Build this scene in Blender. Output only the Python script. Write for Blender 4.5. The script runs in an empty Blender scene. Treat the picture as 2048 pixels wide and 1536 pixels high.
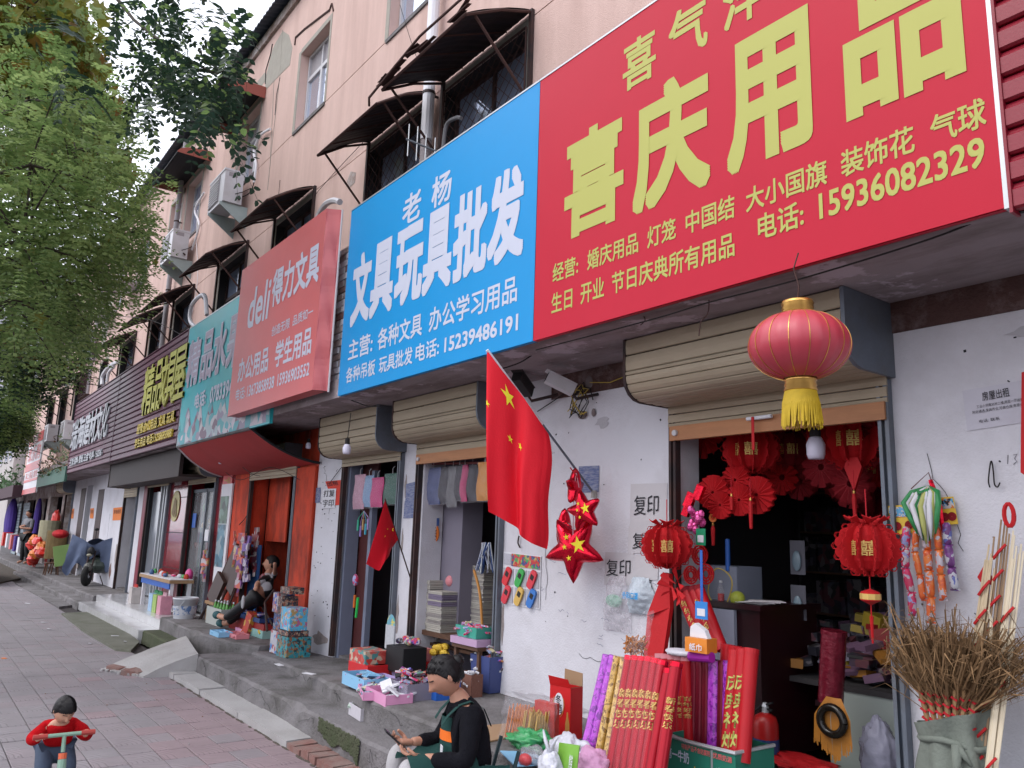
import bpy,bmesh,math,random
from mathutils import Vector,Matrix,noise
PI=math.pi
R=math.radians
random.seed(7)
sc=bpy.context.scene
C=sc.collection
# ---------------------------------------------------------------- camera
CAMH=1.55
FPX=1590.0
_u=Vector((-1212,-268,FPX)).normalized()
_z=Vector((272,8200,FPX));_z=(_z-_u*_z.dot(_u)).normalized()
_x=-_u
_y=_x.cross(_z);_y=_y if _y.z>0 else-_y
RX=Matrix((_x,_y,_z)) # rows: world axes seen in camera coordinates (right, up, forward)
cam=bpy.data.cameras.new('camera')
camo=bpy.data.objects.new('camera',cam);C.objects.link(camo)
cam.sensor_width=36;cam.lens=FPX/2048*36
cam.clip_start=0.05;cam.clip_end=600
m=Matrix.Identity(4)
for i in range(3):
 m[i][0]=RX[i][0];m[i][1]=RX[i][1];m[i][2]=-RX[i][2]
m[0][3]=0;m[1][3]=0;m[2][3]=CAMH
camo.matrix_world=m
sc.camera=camo
# ---------------------------------------------------------------- sky, sun, exposure (overcast day)
SUN_EL,SUN_AZ=R(52),R(200)
w=bpy.data.worlds.new('World');sc.world=w;w.use_nodes=True
nt=w.node_tree;nt.nodes.clear()
sky=nt.nodes.new('ShaderNodeTexSky');sky.sky_type='NISHITA';sky.sun_disc=False
sky.sun_elevation=SUN_EL;sky.sun_rotation=SUN_AZ;sky.air_density=1.2;sky.dust_density=6.0;sky.ozone_density=1.0
ms=nt.nodes.new('ShaderNodeMixRGB');ms.inputs[0].default_value=0.82 # cloud veil
ms.inputs[2].default_value=(13.0,13.3,14.8,1)
bgn=nt.nodes.new('ShaderNodeBackground');bgn.inputs[1].default_value=0.10
ow=nt.nodes.new('ShaderNodeOutputWorld')
nt.links.new(sky.outputs[0],ms.inputs[1]);nt.links.new(ms.outputs[0],bgn.inputs[0]);nt.links.new(bgn.outputs[0],ow.inputs[0])
sl=bpy.data.lights.new('sun','SUN');sl.energy=0.7;sl.angle=R(30);sl.color=(1.0,0.97,0.93)
so=bpy.data.objects.new('sun',sl);C.objects.link(so)
so.rotation_euler=(R(38),0,R(-12)) # from the street side, high
so.location=(0,-5,20)
sc.view_settings.view_transform='Standard';sc.view_settings.look='None'
sc.view_settings.exposure=0.75;sc.view_settings.gamma=1.0;sc.view_settings.use_curve_mapping=False
sc.cycles.max_bounces=6;sc.cycles.transparent_max_bounces=24
sc.cycles.use_denoising=True

# ---------------------------------------------------------------- helpers
def W(px,py,y): # the point of the vertical plane at depth y that the photograph shows at (px, py)
 r=RX@Vector((px-1024,768-py,FPX));return r*(y/r.y)+Vector((0,0,CAMH))
def G(px,py,z): # the same for the level plane at height z
 r=RX@Vector((px-1024,768-py,FPX));return r*((z-CAMH)/r.z)+Vector((0,0,CAMH))
def RPX(px,py,y,n): # length that spans n photo pixels at that depth, seen square on
 v=RX.transposed()@(W(px,py,y)-Vector((0,0,CAMH)));return n/FPX*v.z
def WX(px,py,x):
 r=RX@Vector((px-1024,768-py,FPX));return r*(x/r.x)+Vector((0,0,CAMH))

class MB:
 def __init__(s):s.v=[];s.f=[];s.mi=[];s.m=0;s.sm=[];s.smooth=False
 def _f(s,*idx):s.f.append(tuple(idx));s.mi.append(s.m);s.sm.append(s.smooth)
 def quad(s,a,b,c,d):
  n=len(s.v);s.v+=[Vector(a),Vector(b),Vector(c),Vector(d)];s._f(n,n+1,n+2,n+3);return s
 def poly(s,pts):
  n=len(s.v);s.v+=[Vector(p)for p in pts];s._f(*range(n,n+len(pts)));return s
 def box(s,x0,y0,z0,x1,y1,z1,M=None):
  if x0>x1:x0,x1=x1,x0
  if y0>y1:y0,y1=y1,y0
  if z0>z1:z0,z1=z1,z0
  n=len(s.v)
  p=[Vector((x,y,z))for z in(z0,z1)for x,y in((x0,y0),(x1,y0),(x1,y1),(x0,y1))]
  if M is not None:p=[M@q for q in p]
  s.v+=p
  for q in((0,3,2,1),(4,5,6,7),(0,1,5,4),(1,2,6,5),(2,3,7,6),(3,0,4,7)):s._f(*[n+i for i in q])
  return s
 def bbox(s,cx,cy,cz,sx,sy,sz,rz=0,rx=0,ry=0): # box about its centre, rotated
  M=Matrix.Translation((cx,cy,cz))@Matrix.Rotation(rz,4,'Z')@Matrix.Rotation(rx,4,'X')@Matrix.Rotation(ry,4,'Y')
  return s.box(-sx/2,-sy/2,-sz/2,sx/2,sy/2,sz/2,M)
 def tube(s,pts,r,n=6,cap=True):
  pts=[Vector(p)for p in pts];L=len(pts)
  rr=r if isinstance(r,(list,tuple))else[r]*L
  prev=None;base=len(s.v)
  for i in range(L):
   t=(pts[min(i+1,L-1)]-pts[max(i-1,0)]).normalized()
   if t.length<1e-6:t=Vector((0,0,1))
   a=(prev-t*prev.dot(t))if prev is not None else t.orthogonal()
   if a.length<1e-4:a=t.orthogonal()
   a.normalize();prev=a;b=t.cross(a)
   for k in range(n):
    an=2*PI*k/n;s.v.append(pts[i]+(a*math.cos(an)+b*math.sin(an))*rr[i])
  for i in range(L-1):
   for k in range(n):
    k2=(k+1)%n;s._f(base+i*n+k,base+i*n+k2,base+(i+1)*n+k2,base+(i+1)*n+k)
  if cap:s._f(*[base+k for k in reversed(range(n))]);s._f(*[base+(L-1)*n+k for k in range(n)])
  return s
 def lathe(s,c,prof,n=20,M=None,cap=True): # prof: (radius, height) pairs
  base=len(s.v);c=Vector(c)
  for r,z in prof:
   for k in range(n):
    an=2*PI*k/n;p=Vector((r*math.cos(an),r*math.sin(an),z))
    s.v.append((M@p if M is not None else p)+c)
  for i in range(len(prof)-1):
   for k in range(n):
    k2=(k+1)%n;s._f(base+i*n+k,base+i*n+k2,base+(i+1)*n+k2,base+(i+1)*n+k)
  if cap:
   s._f(*[base+k for k in reversed(range(n))]);s._f(*[base+(len(prof)-1)*n+k for k in range(n)])
  return s
 def ball(s,c,rx,ry=None,rz=None,n=14,k=9,M=None,fn=None):
  ry=rx if ry is None else ry;rz=rx if rz is None else rz
  base=len(s.v);c=Vector(c)
  for i in range(k+1):
   th=PI*i/k
   for j in range(n):
    ph=2*PI*j/n
    p=Vector((math.sin(th)*math.cos(ph),math.sin(th)*math.sin(ph),math.cos(th)))
    f=fn(p)if fn else 1.0
    p=Vector((p.x*rx*f,p.y*ry*f,p.z*rz*f))
    s.v.append((M@p if M is not None else p)+c)
  for i in range(k):
   for j in range(n):
    j2=(j+1)%n;s._f(base+i*n+j,base+(i+1)*n+j,base+(i+1)*n+j2,base+i*n+j2)
  return s
 def prism(s,pts,d): # polygon pts (3d) extruded by vector d
  n=len(s.v);k=len(pts);d=Vector(d)
  s.v+=[Vector(p)for p in pts]+[Vector(p)+d for p in pts]
  s._f(*range(n,n+k));s._f(*[n+k+i for i in reversed(range(k))])
  for i in range(k):j=(i+1)%k;s._f(n+i,n+k+i,n+k+j,n+j)
  return s
 def grid(s,fn,nu,nv):
  base=len(s.v)
  for i in range(nu+1):
   for j in range(nv+1):s.v.append(Vector(fn(i/nu,j/nv)))
  for i in range(nu):
   for j in range(nv):
    a=base+i*(nv+1)+j;s._f(a,a+nv+1,a+nv+2,a+1)
  return s
 def add(s,verts,faces):
  n=len(s.v);s.v+=[Vector(q)for q in verts]
  for f in faces:s._f(*[n+i for i in f])
  return s
 def mesh(s,name,mats,origin=(0,0,0)):
  me=bpy.data.meshes.new(name);o=Vector(origin)
  me.from_pydata([tuple(q-o)for q in s.v],[],s.f)
  if not isinstance(mats,(list,tuple)):mats=[mats]
  for mm in mats:me.materials.append(mm)
  me.polygons.foreach_set('material_index',s.mi)
  me.polygons.foreach_set('use_smooth',s.sm)
  me.update();return me

POS={}
def link(name,me,parent=None,loc=None):
 o=bpy.data.objects.new(name,me);C.objects.link(o)
 if parent is not None:
  o.parent=parent;POS[o]=POS[parent]
 else:POS[o]=Vector((0,0,0))
 return o
def empty(name,label,cat,base=(0,0,0),group=None):
 o=bpy.data.objects.new(name,None);C.objects.link(o);o.location=base;POS[o]=Vector(base)
 o.empty_display_size=0.1
 o['label']=label;o['category']=cat
 if group:o['group']=group
 return o
def part(name,mb,mats,parent,label=None,kind=None):
 o=link(name,mb.mesh(name,mats,POS[parent]),parent)
 if label:o['label']=label
 if kind:o['kind']=kind
 return o
def solo(name,mb,mats,label,cat,group=None): # a thing that is one mesh, origin at its base
 xs=[q.x for q in mb.v];ys=[q.y for q in mb.v];zs=[q.z for q in mb.v]
 b=Vector(((min(xs)+max(xs))/2,(min(ys)+max(ys))/2,min(zs)))
 o=bpy.data.objects.new(name,mb.mesh(name,mats,b));C.objects.link(o);o.location=b;POS[o]=b
 o['label']=label;o['category']=cat
 if group:o['group']=group
 return o
def struct(name,mb,mats):
 o=link(name,mb.mesh(name,mats));o['kind']='structure';return o
def copy_tree(o,parent=None):
 c=o.copy();C.objects.link(c);c.parent=parent;POS[c]=POS.get(o,Vector())
 for ch in o.children:copy_tree(ch,c)
 return c

# scratch scene in which text and skinned bodies are turned into plain meshes
TMP=bpy.data.scenes.new('scratch')
def bake(objs):
 for o in objs:TMP.collection.objects.link(o)
 TMP.view_layers[0].update();dg=TMP.view_layers[0].depsgraph;out=[]
 for o in objs:
  e=o.evaluated_get(dg);me=e.to_mesh()
  out.append(([q.co.copy()for q in me.vertices],[tuple(p.vertices)for p in me.polygons]));e.to_mesh_clear()
 for o in objs:TMP.collection.objects.unlink(o);d=o.data;bpy.data.objects.remove(o)
 return out
_glyph={}
def glyph(s,off):
 k=(s,off)
 if k not in _glyph:
  c=bpy.data.curves.new('t','FONT');c.body=s;c.offset=off;c.resolution_u=3
  o=bpy.data.objects.new('t',c)
  vs,fs=bake([o])[0]
  xs=[q.x for q in vs]or[0,1];ys=[q.y for q in vs]or[0,1]
  _glyph[k]=(vs,fs,min(xs),max(xs),min(ys),max(ys))
 return _glyph[k]
def put_text(mb,s,o,ux,uz,w,h,off=0.0,fit=True):
 """lay string s into the parallelogram with lower left corner o, unit vectors ux, uz, size w x h; off thickens the strokes"""
 vs,fs,x0,x1,y0,y1=glyph(s,0.0)
 if not vs:return
 o=Vector(o);ux=Vector(ux);uz=Vector(uz);nn=ux.cross(uz).normalized()
 sh=[(0,0)]if off<=0 else[(i*off,j*off)for i in((-1,0,1)if off<.025 else(-1,-.5,0,.5,1))for j in((-1,0,1)if off<.025 else(-1,-.5,0,.5,1))]
 X=x1-x0+2*off;Y=y1-y0+2*off
 for i,(dx,dy)in enumerate(sh):
  d=nn*(.00005*i)
  mb.add([o+d+ux*((q.x-x0+off+dx)/X*w)+uz*((q.y-y0+off+dy)/Y*h)for q in vs],fs)
def sign_text(mb,s,L,Rr,B,T,y,off=0.02):
 """text on the plane y: L, Rr, B, T are photo pixels of its left, right, bottom and top extremes"""
 x0=W(*L,y).x;x1=W(*Rr,y).x;z0=W(*B,y).z;z1=W(*T,y).z
 put_text(mb,s,(x0,y,z0),(1,0,0),(0,0,1),x1-x0,z1-z0,off)
def wtext(mb,s,x0,x1,z0,z1,y,off=0.02):
 put_text(mb,s,(x0,y,z0),(1,0,0),(0,0,1),x1-x0,z1-z0,off)

def skin(nodes,edges,sub=2):
 """nodes: name -> (position, radius); returns verts, faces of a continuous skinned body"""
 names=list(nodes);idx={n:i for i,n in enumerate(names)}
 me=bpy.data.meshes.new('s');me.from_pydata([tuple(nodes[n][0])for n in names],[(idx[a],idx[b])for a,b in edges],[])
 o=bpy.data.objects.new('s',me)
 mo=o.modifiers.new('skin','SKIN')
 if not me.skin_vertices:
  me.attributes # skin layer is created below
  bm=bmesh.new();bm.from_mesh(me);bm.verts.layers.skin.verify();bm.to_mesh(me);bm.free()
 for i,n in enumerate(names):
  r=nodes[n][1];r=r if isinstance(r,tuple)else(r,r)
  me.skin_vertices[0].data[i].radius=r
  me.skin_vertices[0].data[i].use_root=(i==0)
 mo.use_smooth_shade=True
 if sub:sm=o.modifiers.new('sub','SUBSURF');sm.levels=sub;sm.render_levels=sub
 return bake([o])[0]

# ---------------------------------------------------------------- materials
_M={}
def mat(name,col=(.5,.5,.5),rough=.75,var=.12,scale=6.0,bump=0.0,bscale=60.0,metal=0.0,spec=0.35,
stain=None,samt=0.5,sscale=1.5,sstretch=(1,1,1),sthr=0.5,swid=0.12,alpha=1.0,trans=0.0,sheen=0.0,sss=0.0,emit=None,stain2=None,s2thr=.6,s2scale=4):
 if name in _M:return _M[name]
 ma=bpy.data.materials.new(name);ma.use_nodes=True;t=ma.node_tree;N=t.nodes;K=t.links
 b=N['Principled BSDF']
 b.inputs['Roughness'].default_value=rough;b.inputs['Metallic'].default_value=metal
 b.inputs['Specular IOR Level'].default_value=spec
 b.inputs['Alpha'].default_value=alpha
 if trans:b.inputs['Transmission Weight'].default_value=trans
 if sss:b.inputs['Subsurface Weight'].default_value=sss;b.inputs['Subsurface Radius'].default_value=(.02,.008,.005)
 geo=N.new('ShaderNodeNewGeometry')
 def noi(sc_,stretch=(1,1,1),det=4,rgh=.55):
  mp=N.new('ShaderNodeMapping');mp.inputs['Scale'].default_value=stretch
  K.new(geo.outputs['Position'],mp.inputs['Vector'])
  n=N.new('ShaderNodeTexNoise');n.inputs['Scale'].default_value=sc_;n.inputs['Detail'].default_value=det
  n.inputs['Roughness'].default_value=rgh
  K.new(mp.outputs[0],n.inputs['Vector']);return n
 n1=noi(scale)
 mx=N.new('ShaderNodeMixRGB')
 mx.inputs[1].default_value=tuple(max(0,c*(1-var))for c in col)+(1,)
 mx.inputs[2].default_value=tuple(min(1,c*(1+var))for c in col)+(1,)
 K.new(n1.outputs[0],mx.inputs[0]);out=mx
 def layer(out,c2,thr,wid,amt,sc_,st):
  n2=noi(sc_,st,6,.65)
  r=N.new('ShaderNodeMapRange');r.inputs[1].default_value=thr-wid;r.inputs[2].default_value=thr+wid
  r.inputs[4].default_value=amt
  K.new(n2.outputs[0],r.inputs[0])
  m2=N.new('ShaderNodeMixRGB');m2.inputs[2].default_value=tuple(c2)+(1,)
  K.new(r.outputs[0],m2.inputs[0]);K.new(out.outputs[0],m2.inputs[1]);return m2
 if stain:out=layer(out,stain,sthr,swid,samt,sscale,sstretch)
 if stain2:out=layer(out,stain2,s2thr,.02,.9,s2scale,(1,1,1))
 K.new(out.outputs[0],b.inputs['Base Color'])
 if bump:
  nb=noi(bscale,(1,1,1),5)
  bp=N.new('ShaderNodeBump');bp.inputs['Strength'].default_value=min(1,bump);bp.inputs['Distance'].default_value=0.02*max(1,bump)
  K.new(nb.outputs[0],bp.inputs['Height']);K.new(bp.outputs[0],b.inputs['Normal'])
 if emit:b.inputs['Emission Color'].default_value=tuple(emit[:3])+(1,);b.inputs['Emission Strength'].default_value=emit[3]
 _M[name]=ma;return ma
def wmat(name,cols,scale=12,rough=.45,spec=.5,bump=0.0,var='VOR'):
 """packaging print: irregular cells of several colours"""
 if name in _M:return _M[name]
 ma=bpy.data.materials.new(name);ma.use_nodes=True;t=ma.node_tree;N=t.nodes;K=t.links
 b=N['Principled BSDF'];b.inputs['Roughness'].default_value=rough;b.inputs['Specular IOR Level'].default_value=spec
 geo=N.new('ShaderNodeNewGeometry')
 nz=N.new('ShaderNodeTexNoise');nz.inputs['Scale'].default_value=scale*.6
 K.new(geo.outputs['Position'],nz.inputs['Vector'])
 mxv=N.new('ShaderNodeMixRGB');mxv.blend_type='ADD';mxv.inputs[0].default_value=.08
 K.new(geo.outputs['Position'],mxv.inputs[1]);K.new(nz.outputs['Color'],mxv.inputs[2])
 v=N.new('ShaderNodeTexVoronoi');v.inputs['Scale'].default_value=scale
 K.new(mxv.outputs[0],v.inputs['Vector'])
 sep=N.new('ShaderNodeSeparateColor');K.new(v.outputs['Color'],sep.inputs[0])
 r=N.new('ShaderNodeValToRGB');r.color_ramp.interpolation='CONSTANT'
 e=r.color_ramp.elements
 while len(e)<len(cols):e.new(1)
 for i,c in enumerate(cols):e[i].position=i/len(cols);e[i].color=tuple(c)+(1,)
 K.new(sep.outputs[0],r.inputs[0]);K.new(r.outputs[0],b.inputs['Base Color'])
 _M[name]=ma;return ma

white_plaster=mat('white_plaster',(.60,.595,.64),.9,.05,3,.25,90,stain=(.36,.34,.36),samt=.35,sscale=2.2,sthr=.58,stain2=(.13,.11,.11),s2thr=.765,s2scale=9)
pink_stucco=mat('pink_stucco',(.62,.445,.395),.92,.05,14,.35,130,stain=(.46,.31,.27),samt=.65,sscale=1.3,sstretch=(2.2,1,.22),sthr=.54,swid=.13)
grey_patch=mat('grey_patch',(.34,.32,.28),.95,.15,9,.4,60)
concrete=mat('concrete',(.175,.165,.17),.93,.25,7,.7,45,stain=(.07,.066,.06),samt=.7,sscale=2.6,sthr=.53,swid=.1,stain2=(.05,.05,.045),s2thr=.68,s2scale=11)
concrete_light=mat('concrete_light',(.36,.35,.35),.93,.12,5,.4,50,stain=(.2,.19,.18),samt=.5,sscale=2.5,sthr=.55)
concrete_under=mat('concrete_under',(.27,.23,.24),.95,.15,3,.5,14,stain=(.10,.07,.065),samt=.75,sscale=2.6,sthr=.56,sstretch=(.5,1.6,1),stain2=(.42,.36,.40),s2thr=.60,s2scale=3)
moss=mat('moss',(.075,.08,.05),.98,.3,10,.8,40,stain=(.05,.065,.03),samt=.8,sscale=5,sthr=.5)
brick_red=mat('brick_red',(.21,.105,.09),.93,.25,9,.5,70,stain=(.25,.22,.2),samt=.5,sscale=8)
mortar=mat('mortar',(.20,.19,.18),.95,.2,12,.5,60)
peeled=mat('peeled',(.50,.46,.45),.95,.15,8,.6,50,stain=(.22,.14,.11),samt=.8,sscale=5,sthr=.5)
dark_metal=mat('dark_metal',(.025,.020,.022),.7,.3,9,.1,60,stain=(.09,.035,.025),samt=.5,sscale=6)
rust_metal=mat('rust_metal',(.06,.028,.024),.8,.35,14,.3,80)
grey_metal=mat('grey_metal',(.15,.175,.215),.55,.15,8,.1,60,.4,stain=(.12,.12,.12),samt=.5,sscale=5)
light_metal=mat('light_metal',(.50,.52,.54),.4,.1,8,metal=.6)
shutter_m=mat('shutter_slats',(.36,.30,.215),.6,.12,4,.08,50,.1,stain=(.14,.11,.085),samt=.22,sscale=1.5,sstretch=(.5,1,3),sthr=.6)
wood_bar=mat('wood_bar',(.42,.19,.085),.6,.15,5,.1,30,stain=(.22,.10,.05),samt=.5,sscale=3,sstretch=(.4,1,4))
black=mat('black',(.012,.012,.014),.6,.2,8)
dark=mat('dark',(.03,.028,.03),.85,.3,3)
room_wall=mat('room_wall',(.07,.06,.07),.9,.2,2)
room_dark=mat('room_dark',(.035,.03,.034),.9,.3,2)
white_paint=mat('white_paint',(.70,.70,.74),.45,.05,5)
white_pvc=mat('white_pvc',(.58,.58,.62),.4,.06,4,stain=(.35,.34,.33),samt=.5,sscale=2)
grey_pvc=mat('grey_pvc',(.30,.28,.30),.55,.1,4)
glass=mat('window_glass',(.30,.36,.50),.06,.1,2,spec=.9,alpha=1.0,metal=.35)
glass_sky=mat('window_glass_bright',(.62,.68,.80),.05,.05,1,spec=1,metal=.75)
clear_film=mat('clear_film',(.75,.73,.78),.18,.1,30,.9,25,spec=.9,alpha=.11)
clear_glass=mat('clear_glass',(.35,.38,.40),.05,.05,4,spec=.9,alpha=.30)
sign_red=mat('sign_red',(.47,.008,.030),.45,.035,6,.05,200,spec=.22)
sign_blue=mat('sign_blue',(.002,.26,.60),.42,.04,3,.05,200,spec=.3)
sign_red2=mat('sign_faded_red',(.58,.115,.120),.42,.08,3,.05,200,spec=.6,stain=(.50,.12,.13),samt=.4,sscale=1.2)
sign_teal=mat('sign_teal',(.015,.40,.48),.4,.12,1.5,spec=.5,stain=(.03,.38,.36),samt=.5,sscale=1.3)
fruit_print=wmat('fruit_print',[(.45,.42,.48),(.03,.30,.36),(.22,.19,.28),(.42,.42,.45),(.03,.30,.34),(.28,.36,.40),(.14,.07,.12)],8,.45)
purple_slat=mat('purple_slat',(.095,.020,.048),.45,.12,5,.05,100,spec=.6)
crimson_slat=mat('crimson_slat',(.22,.006,.02),.4,.1,5,.05,100,spec=.5)
letter_yellow=mat('letter_yellow',(.42,.42,.10),.5,.03,4)
letter_white=mat('letter_white',(.52,.55,.66),.5,.03,4)
letter_gold=mat('letter_gold',(.55,.42,.05),.45,.15,20)
letter_silver=mat('letter_silver',(.42,.44,.48),.4,.15,20)
letter_pink=mat('letter_pink',(.42,.36,.46),.5,.05,6)
ink=mat('ink',(.02,.02,.025),.8,.05,5)
blue_ink=mat('blue_ink',(.05,.075,.18),.8,.15,30)
red_cloth=mat('red_cloth',(.66,.004,.018),.7,.06,8,.1,80,sheen=.2)
red_satin=mat('red_satin',(.42,.006,.010),.65,.15,8,.1,60)
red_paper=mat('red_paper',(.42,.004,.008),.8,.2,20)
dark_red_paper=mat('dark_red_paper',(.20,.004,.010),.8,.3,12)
lantern_red=mat('lantern_red',(.43,.035,.058),.42,.08,6,.05,300,spec=.65)
gold=mat('gold',(.62,.36,.10),.28,.15,20,metal=.85)
gold_print=mat('gold_print',(.60,.40,.12),.4,.1,20,metal=.3)
yellow_star=mat('yellow_star',(.80,.68,.03),.6,.03,5)
tassel_yellow=mat('tassel_yellow',(.50,.34,.015),.6,.25,40)
tassel_gold=mat('tassel_gold',(.34,.13,.012),.55,.25,40)
foil_red=mat('foil_red',(.62,.008,.030),.16,.1,8,.2,20,metal=.75)
foil_tube=mat('foil_tube_red',(.33,.003,.014),.28,.12,12,metal=.4,spec=.4)
tube_red=mat('tube_red',(.40,.006,.012),.45,.1,12,spec=.3)
foil_purple=wmat('foil_purple',[(.40,.05,.50),(.33,.03,.45),(.17,.01,.26),(.45,.07,.56)],55,.28,.7)
foil_gold=wmat('foil_gold',[(.55,.33,.07),(.43,.25,.05),(.20,.10,.02),(.62,.42,.14)],55,.28,.7)
foil_maroon=mat('foil_maroon',(.16,.008,.022),.3,.3,30,metal=.3)
skin_m=mat('skin',(.42,.215,.145),.55,.08,30,.1,200,sss=.12)
skin_boy=mat('skin_child',(.52,.29,.20),.5,.06,30,sss=.12)
lip_m=mat('lips',(.30,.085,.07),.5,.1,30)
hair_m=mat('hair',(.008,.007,.008),.5,.4,60,.15,220,spec=.3)
sweater_m=mat('black_knit',(.008,.008,.011),.95,.3,30,.4,150,spec=.1)
apron_m=mat('green_apron',(.006,.045,.040),.8,.12,12,.2,90)
orange_cloth=mat('orange_cloth',(.75,.15,.015),.8,.08,20)
trouser_m=mat('pale_trousers',(.38,.37,.38),.9,.06,10,.3,40)
jumper_m=mat('red_jumper',(.42,.006,.010),.95,.15,30,.6,140,spec=.1)
denim_m=mat('denim',(.05,.07,.11),.9,.2,30)
eye_m=mat('eye_dark',(.02,.012,.01),.3)
blue_cloth=mat('blue_grey_cover',(.10,.13,.21),.7,.2,6,.5,12)
straw_m=mat('straw',(.26,.155,.075),.85,.35,30)
straw_dark=mat('straw_dark',(.13,.075,.035),.85,.35,30)
bamboo_m=mat('bamboo_strips',(.52,.42,.28),.6,.2,20)
sack_m=mat('grey_green_sack',(.15,.17,.145),.8,.15,8,.3,60)
orange_wall=mat('orange_red_paint',(.52,.055,.022),.85,.2,5,.3,40,stain=(.15,.025,.016),samt=.8,sscale=4.2,sthr=.56,sstretch=(1.2,1,.45))
red_awning=mat('red_tarp',(.42,.035,.038),.7,.08,3,.1,30,stain=(.25,.02,.02),samt=.4)
glossy_red=mat('glossy_red_tiles',(.20,.010,.018),.12,.1,3,.12,5,spec=.9)
tile_white=mat('white_tile',(.50,.50,.51),.18,.06,4,stain=(.32,.31,.3),samt=.4,sscale=3,spec=.6)
card_brown=mat('cardboard',(.30,.19,.11),.85,.1,12)
wood_m=mat('dark_wood',(.10,.05,.03),.7,.3,8,.2,40)
wood_light=mat('light_wood',(.32,.20,.11),.7,.2,8,.2,40)
desk_m=mat('maroon_desk',(.018,.003,.005),.35,.2,5)
paper_w=mat('white_paper',(.62,.62,.66),.85,.05,10)
paper_old=mat('aged_paper',(.50,.48,.50),.85,.08,6)
tape_m=mat('tape',(.42,.40,.36),.5,.1,20,alpha=.6)
orange_note=mat('orange_note',(.68,.20,.05),.8,.12,40)
book_edge=mat('book_pages',(.40,.38,.34),.9,.18,60)
book_edge2=mat('book_pages_grey',(.27,.25,.24),.9,.18,60)
book_cov=mat('book_cover_mauve',(.18,.15,.22),.7,.15,20)
toy_print=wmat('toy_box_print',[(.03,.10,.30),(.22,.04,.04),(.28,.25,.26),(.04,.18,.32),(.02,.02,.04),(.30,.15,.05),(.02,.04,.12),(.05,.02,.03)],48)
toy_dark=wmat('dark_toy_print',[(.05,.03,.04),(.35,.10,.05),(.10,.06,.05),(.35,.27,.2),(.03,.03,.05),(.02,.02,.03)],55)
toy_blue=wmat('sky_blue_toy_print',[(.08,.38,.60),(.10,.42,.64),(.45,.30,.12),(.08,.38,.60),(.45,.12,.25),(.10,.45,.66),(.5,.5,.5)],36)
toy_teal=wmat('teal_toy_print',[(.03,.25,.30),(.05,.30,.34),(.28,.10,.05),(.03,.22,.28),(.02,.05,.06),(.25,.2,.1)],40)
candy_print=wmat('candy_print',[(.45,.04,.10),(.50,.48,.55),(.25,.06,.30),(.60,.25,.05),(.10,.08,.35),(.55,.04,.06)],40,.3)
candy_orange=wmat('orange_candy_print',[(.70,.14,.03),(.72,.20,.05),(.50,.45,.50),(.60,.10,.03)],45,.3)
candy_pink=wmat('pink_candy_print',[(.62,.04,.14),(.50,.45,.50),(.55,.03,.10),(.28,.30,.55)],45,.3)
candy_purple=wmat('purple_candy_print',[(.18,.05,.22),(.45,.45,.50),(.12,.03,.15),(.10,.12,.35)],45,.3)
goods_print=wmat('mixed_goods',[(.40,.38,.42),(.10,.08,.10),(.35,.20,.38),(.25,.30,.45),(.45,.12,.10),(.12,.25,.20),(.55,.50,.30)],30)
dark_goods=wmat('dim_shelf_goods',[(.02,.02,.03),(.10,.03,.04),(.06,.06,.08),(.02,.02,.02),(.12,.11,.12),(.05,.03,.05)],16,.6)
light_blue=mat('light_blue_card',(.22,.45,.66),.5,.06,10)
pink_card=mat('pink_card',(.62,.28,.46),.5,.06,10)
lilac_card=mat('lilac_card',(.42,.34,.60),.5,.08,10)
salmon_card=mat('salmon_card',(.60,.22,.25),.5,.1,12)
red_box=mat('red_gloss_box',(.55,.015,.020),.3,.12,20,spec=.6)
green_plastic=mat('green_plastic',(.06,.36,.27),.4,.1,8)
teal_plastic=mat('teal_plastic',(.05,.33,.30),.4,.08,8)
green_bag=mat('green_bag',(.03,.32,.10),.28,.2,20,.9,18,spec=.8,alpha=.88)
white_bag=mat('white_bag',(.62,.63,.70),.35,.1,20,.8,18,spec=.6,alpha=.85)
blue_plastic=mat('blue_plastic',(.02,.10,.40),.4,.1,8)
navy_box=mat('navy_box',(.02,.05,.16),.4,.1,8)
yellow_card=mat('yellow_card',(.68,.45,.05),.5,.08,20)
candy_green=mat('green_wrap',(.03,.22,.07),.3,.25,30,.3,20)
cork_orange=mat('orange_backpack',(.50,.20,.02),.6,.15,20,.3,20)
car_paint=mat('silver_car',(.42,.40,.40),.3,.05,3,metal=.6)
tyre_m=mat('rubber',(.015,.015,.015),.85)
mint=mat('mint_metal',(.20,.33,.25),.4,.06,8,spec=.5)
handle_red=mat('red_grip',(.36,.05,.04),.6,.1,20)
bulb_m=mat('bulb_white',(.62,.60,.72),.35,.03,5)
cable_m=mat('cable',(.015,.013,.013),.8)
yellow_cable=mat('yellow_cable',(.45,.33,.06),.7)
red_string=mat('red_string',(.42,.01,.02),.8)
corr_m=mat('blue_roof_sheet',(.05,.07,.10),.6,.2,5,stain=(.10,.09,.10),samt=.4)
awn_metal=mat('awning_sheet',(.016,.013,.016),.7,.25,5,.1,30,stain=(.035,.018,.015),samt=.5,sscale=4)
awn_red=mat('red_brown_awning_end',(.30,.085,.065),.7,.15,6)
green_awn=mat('green_awning',(.16,.26,.22),.6,.1,5)

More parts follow.
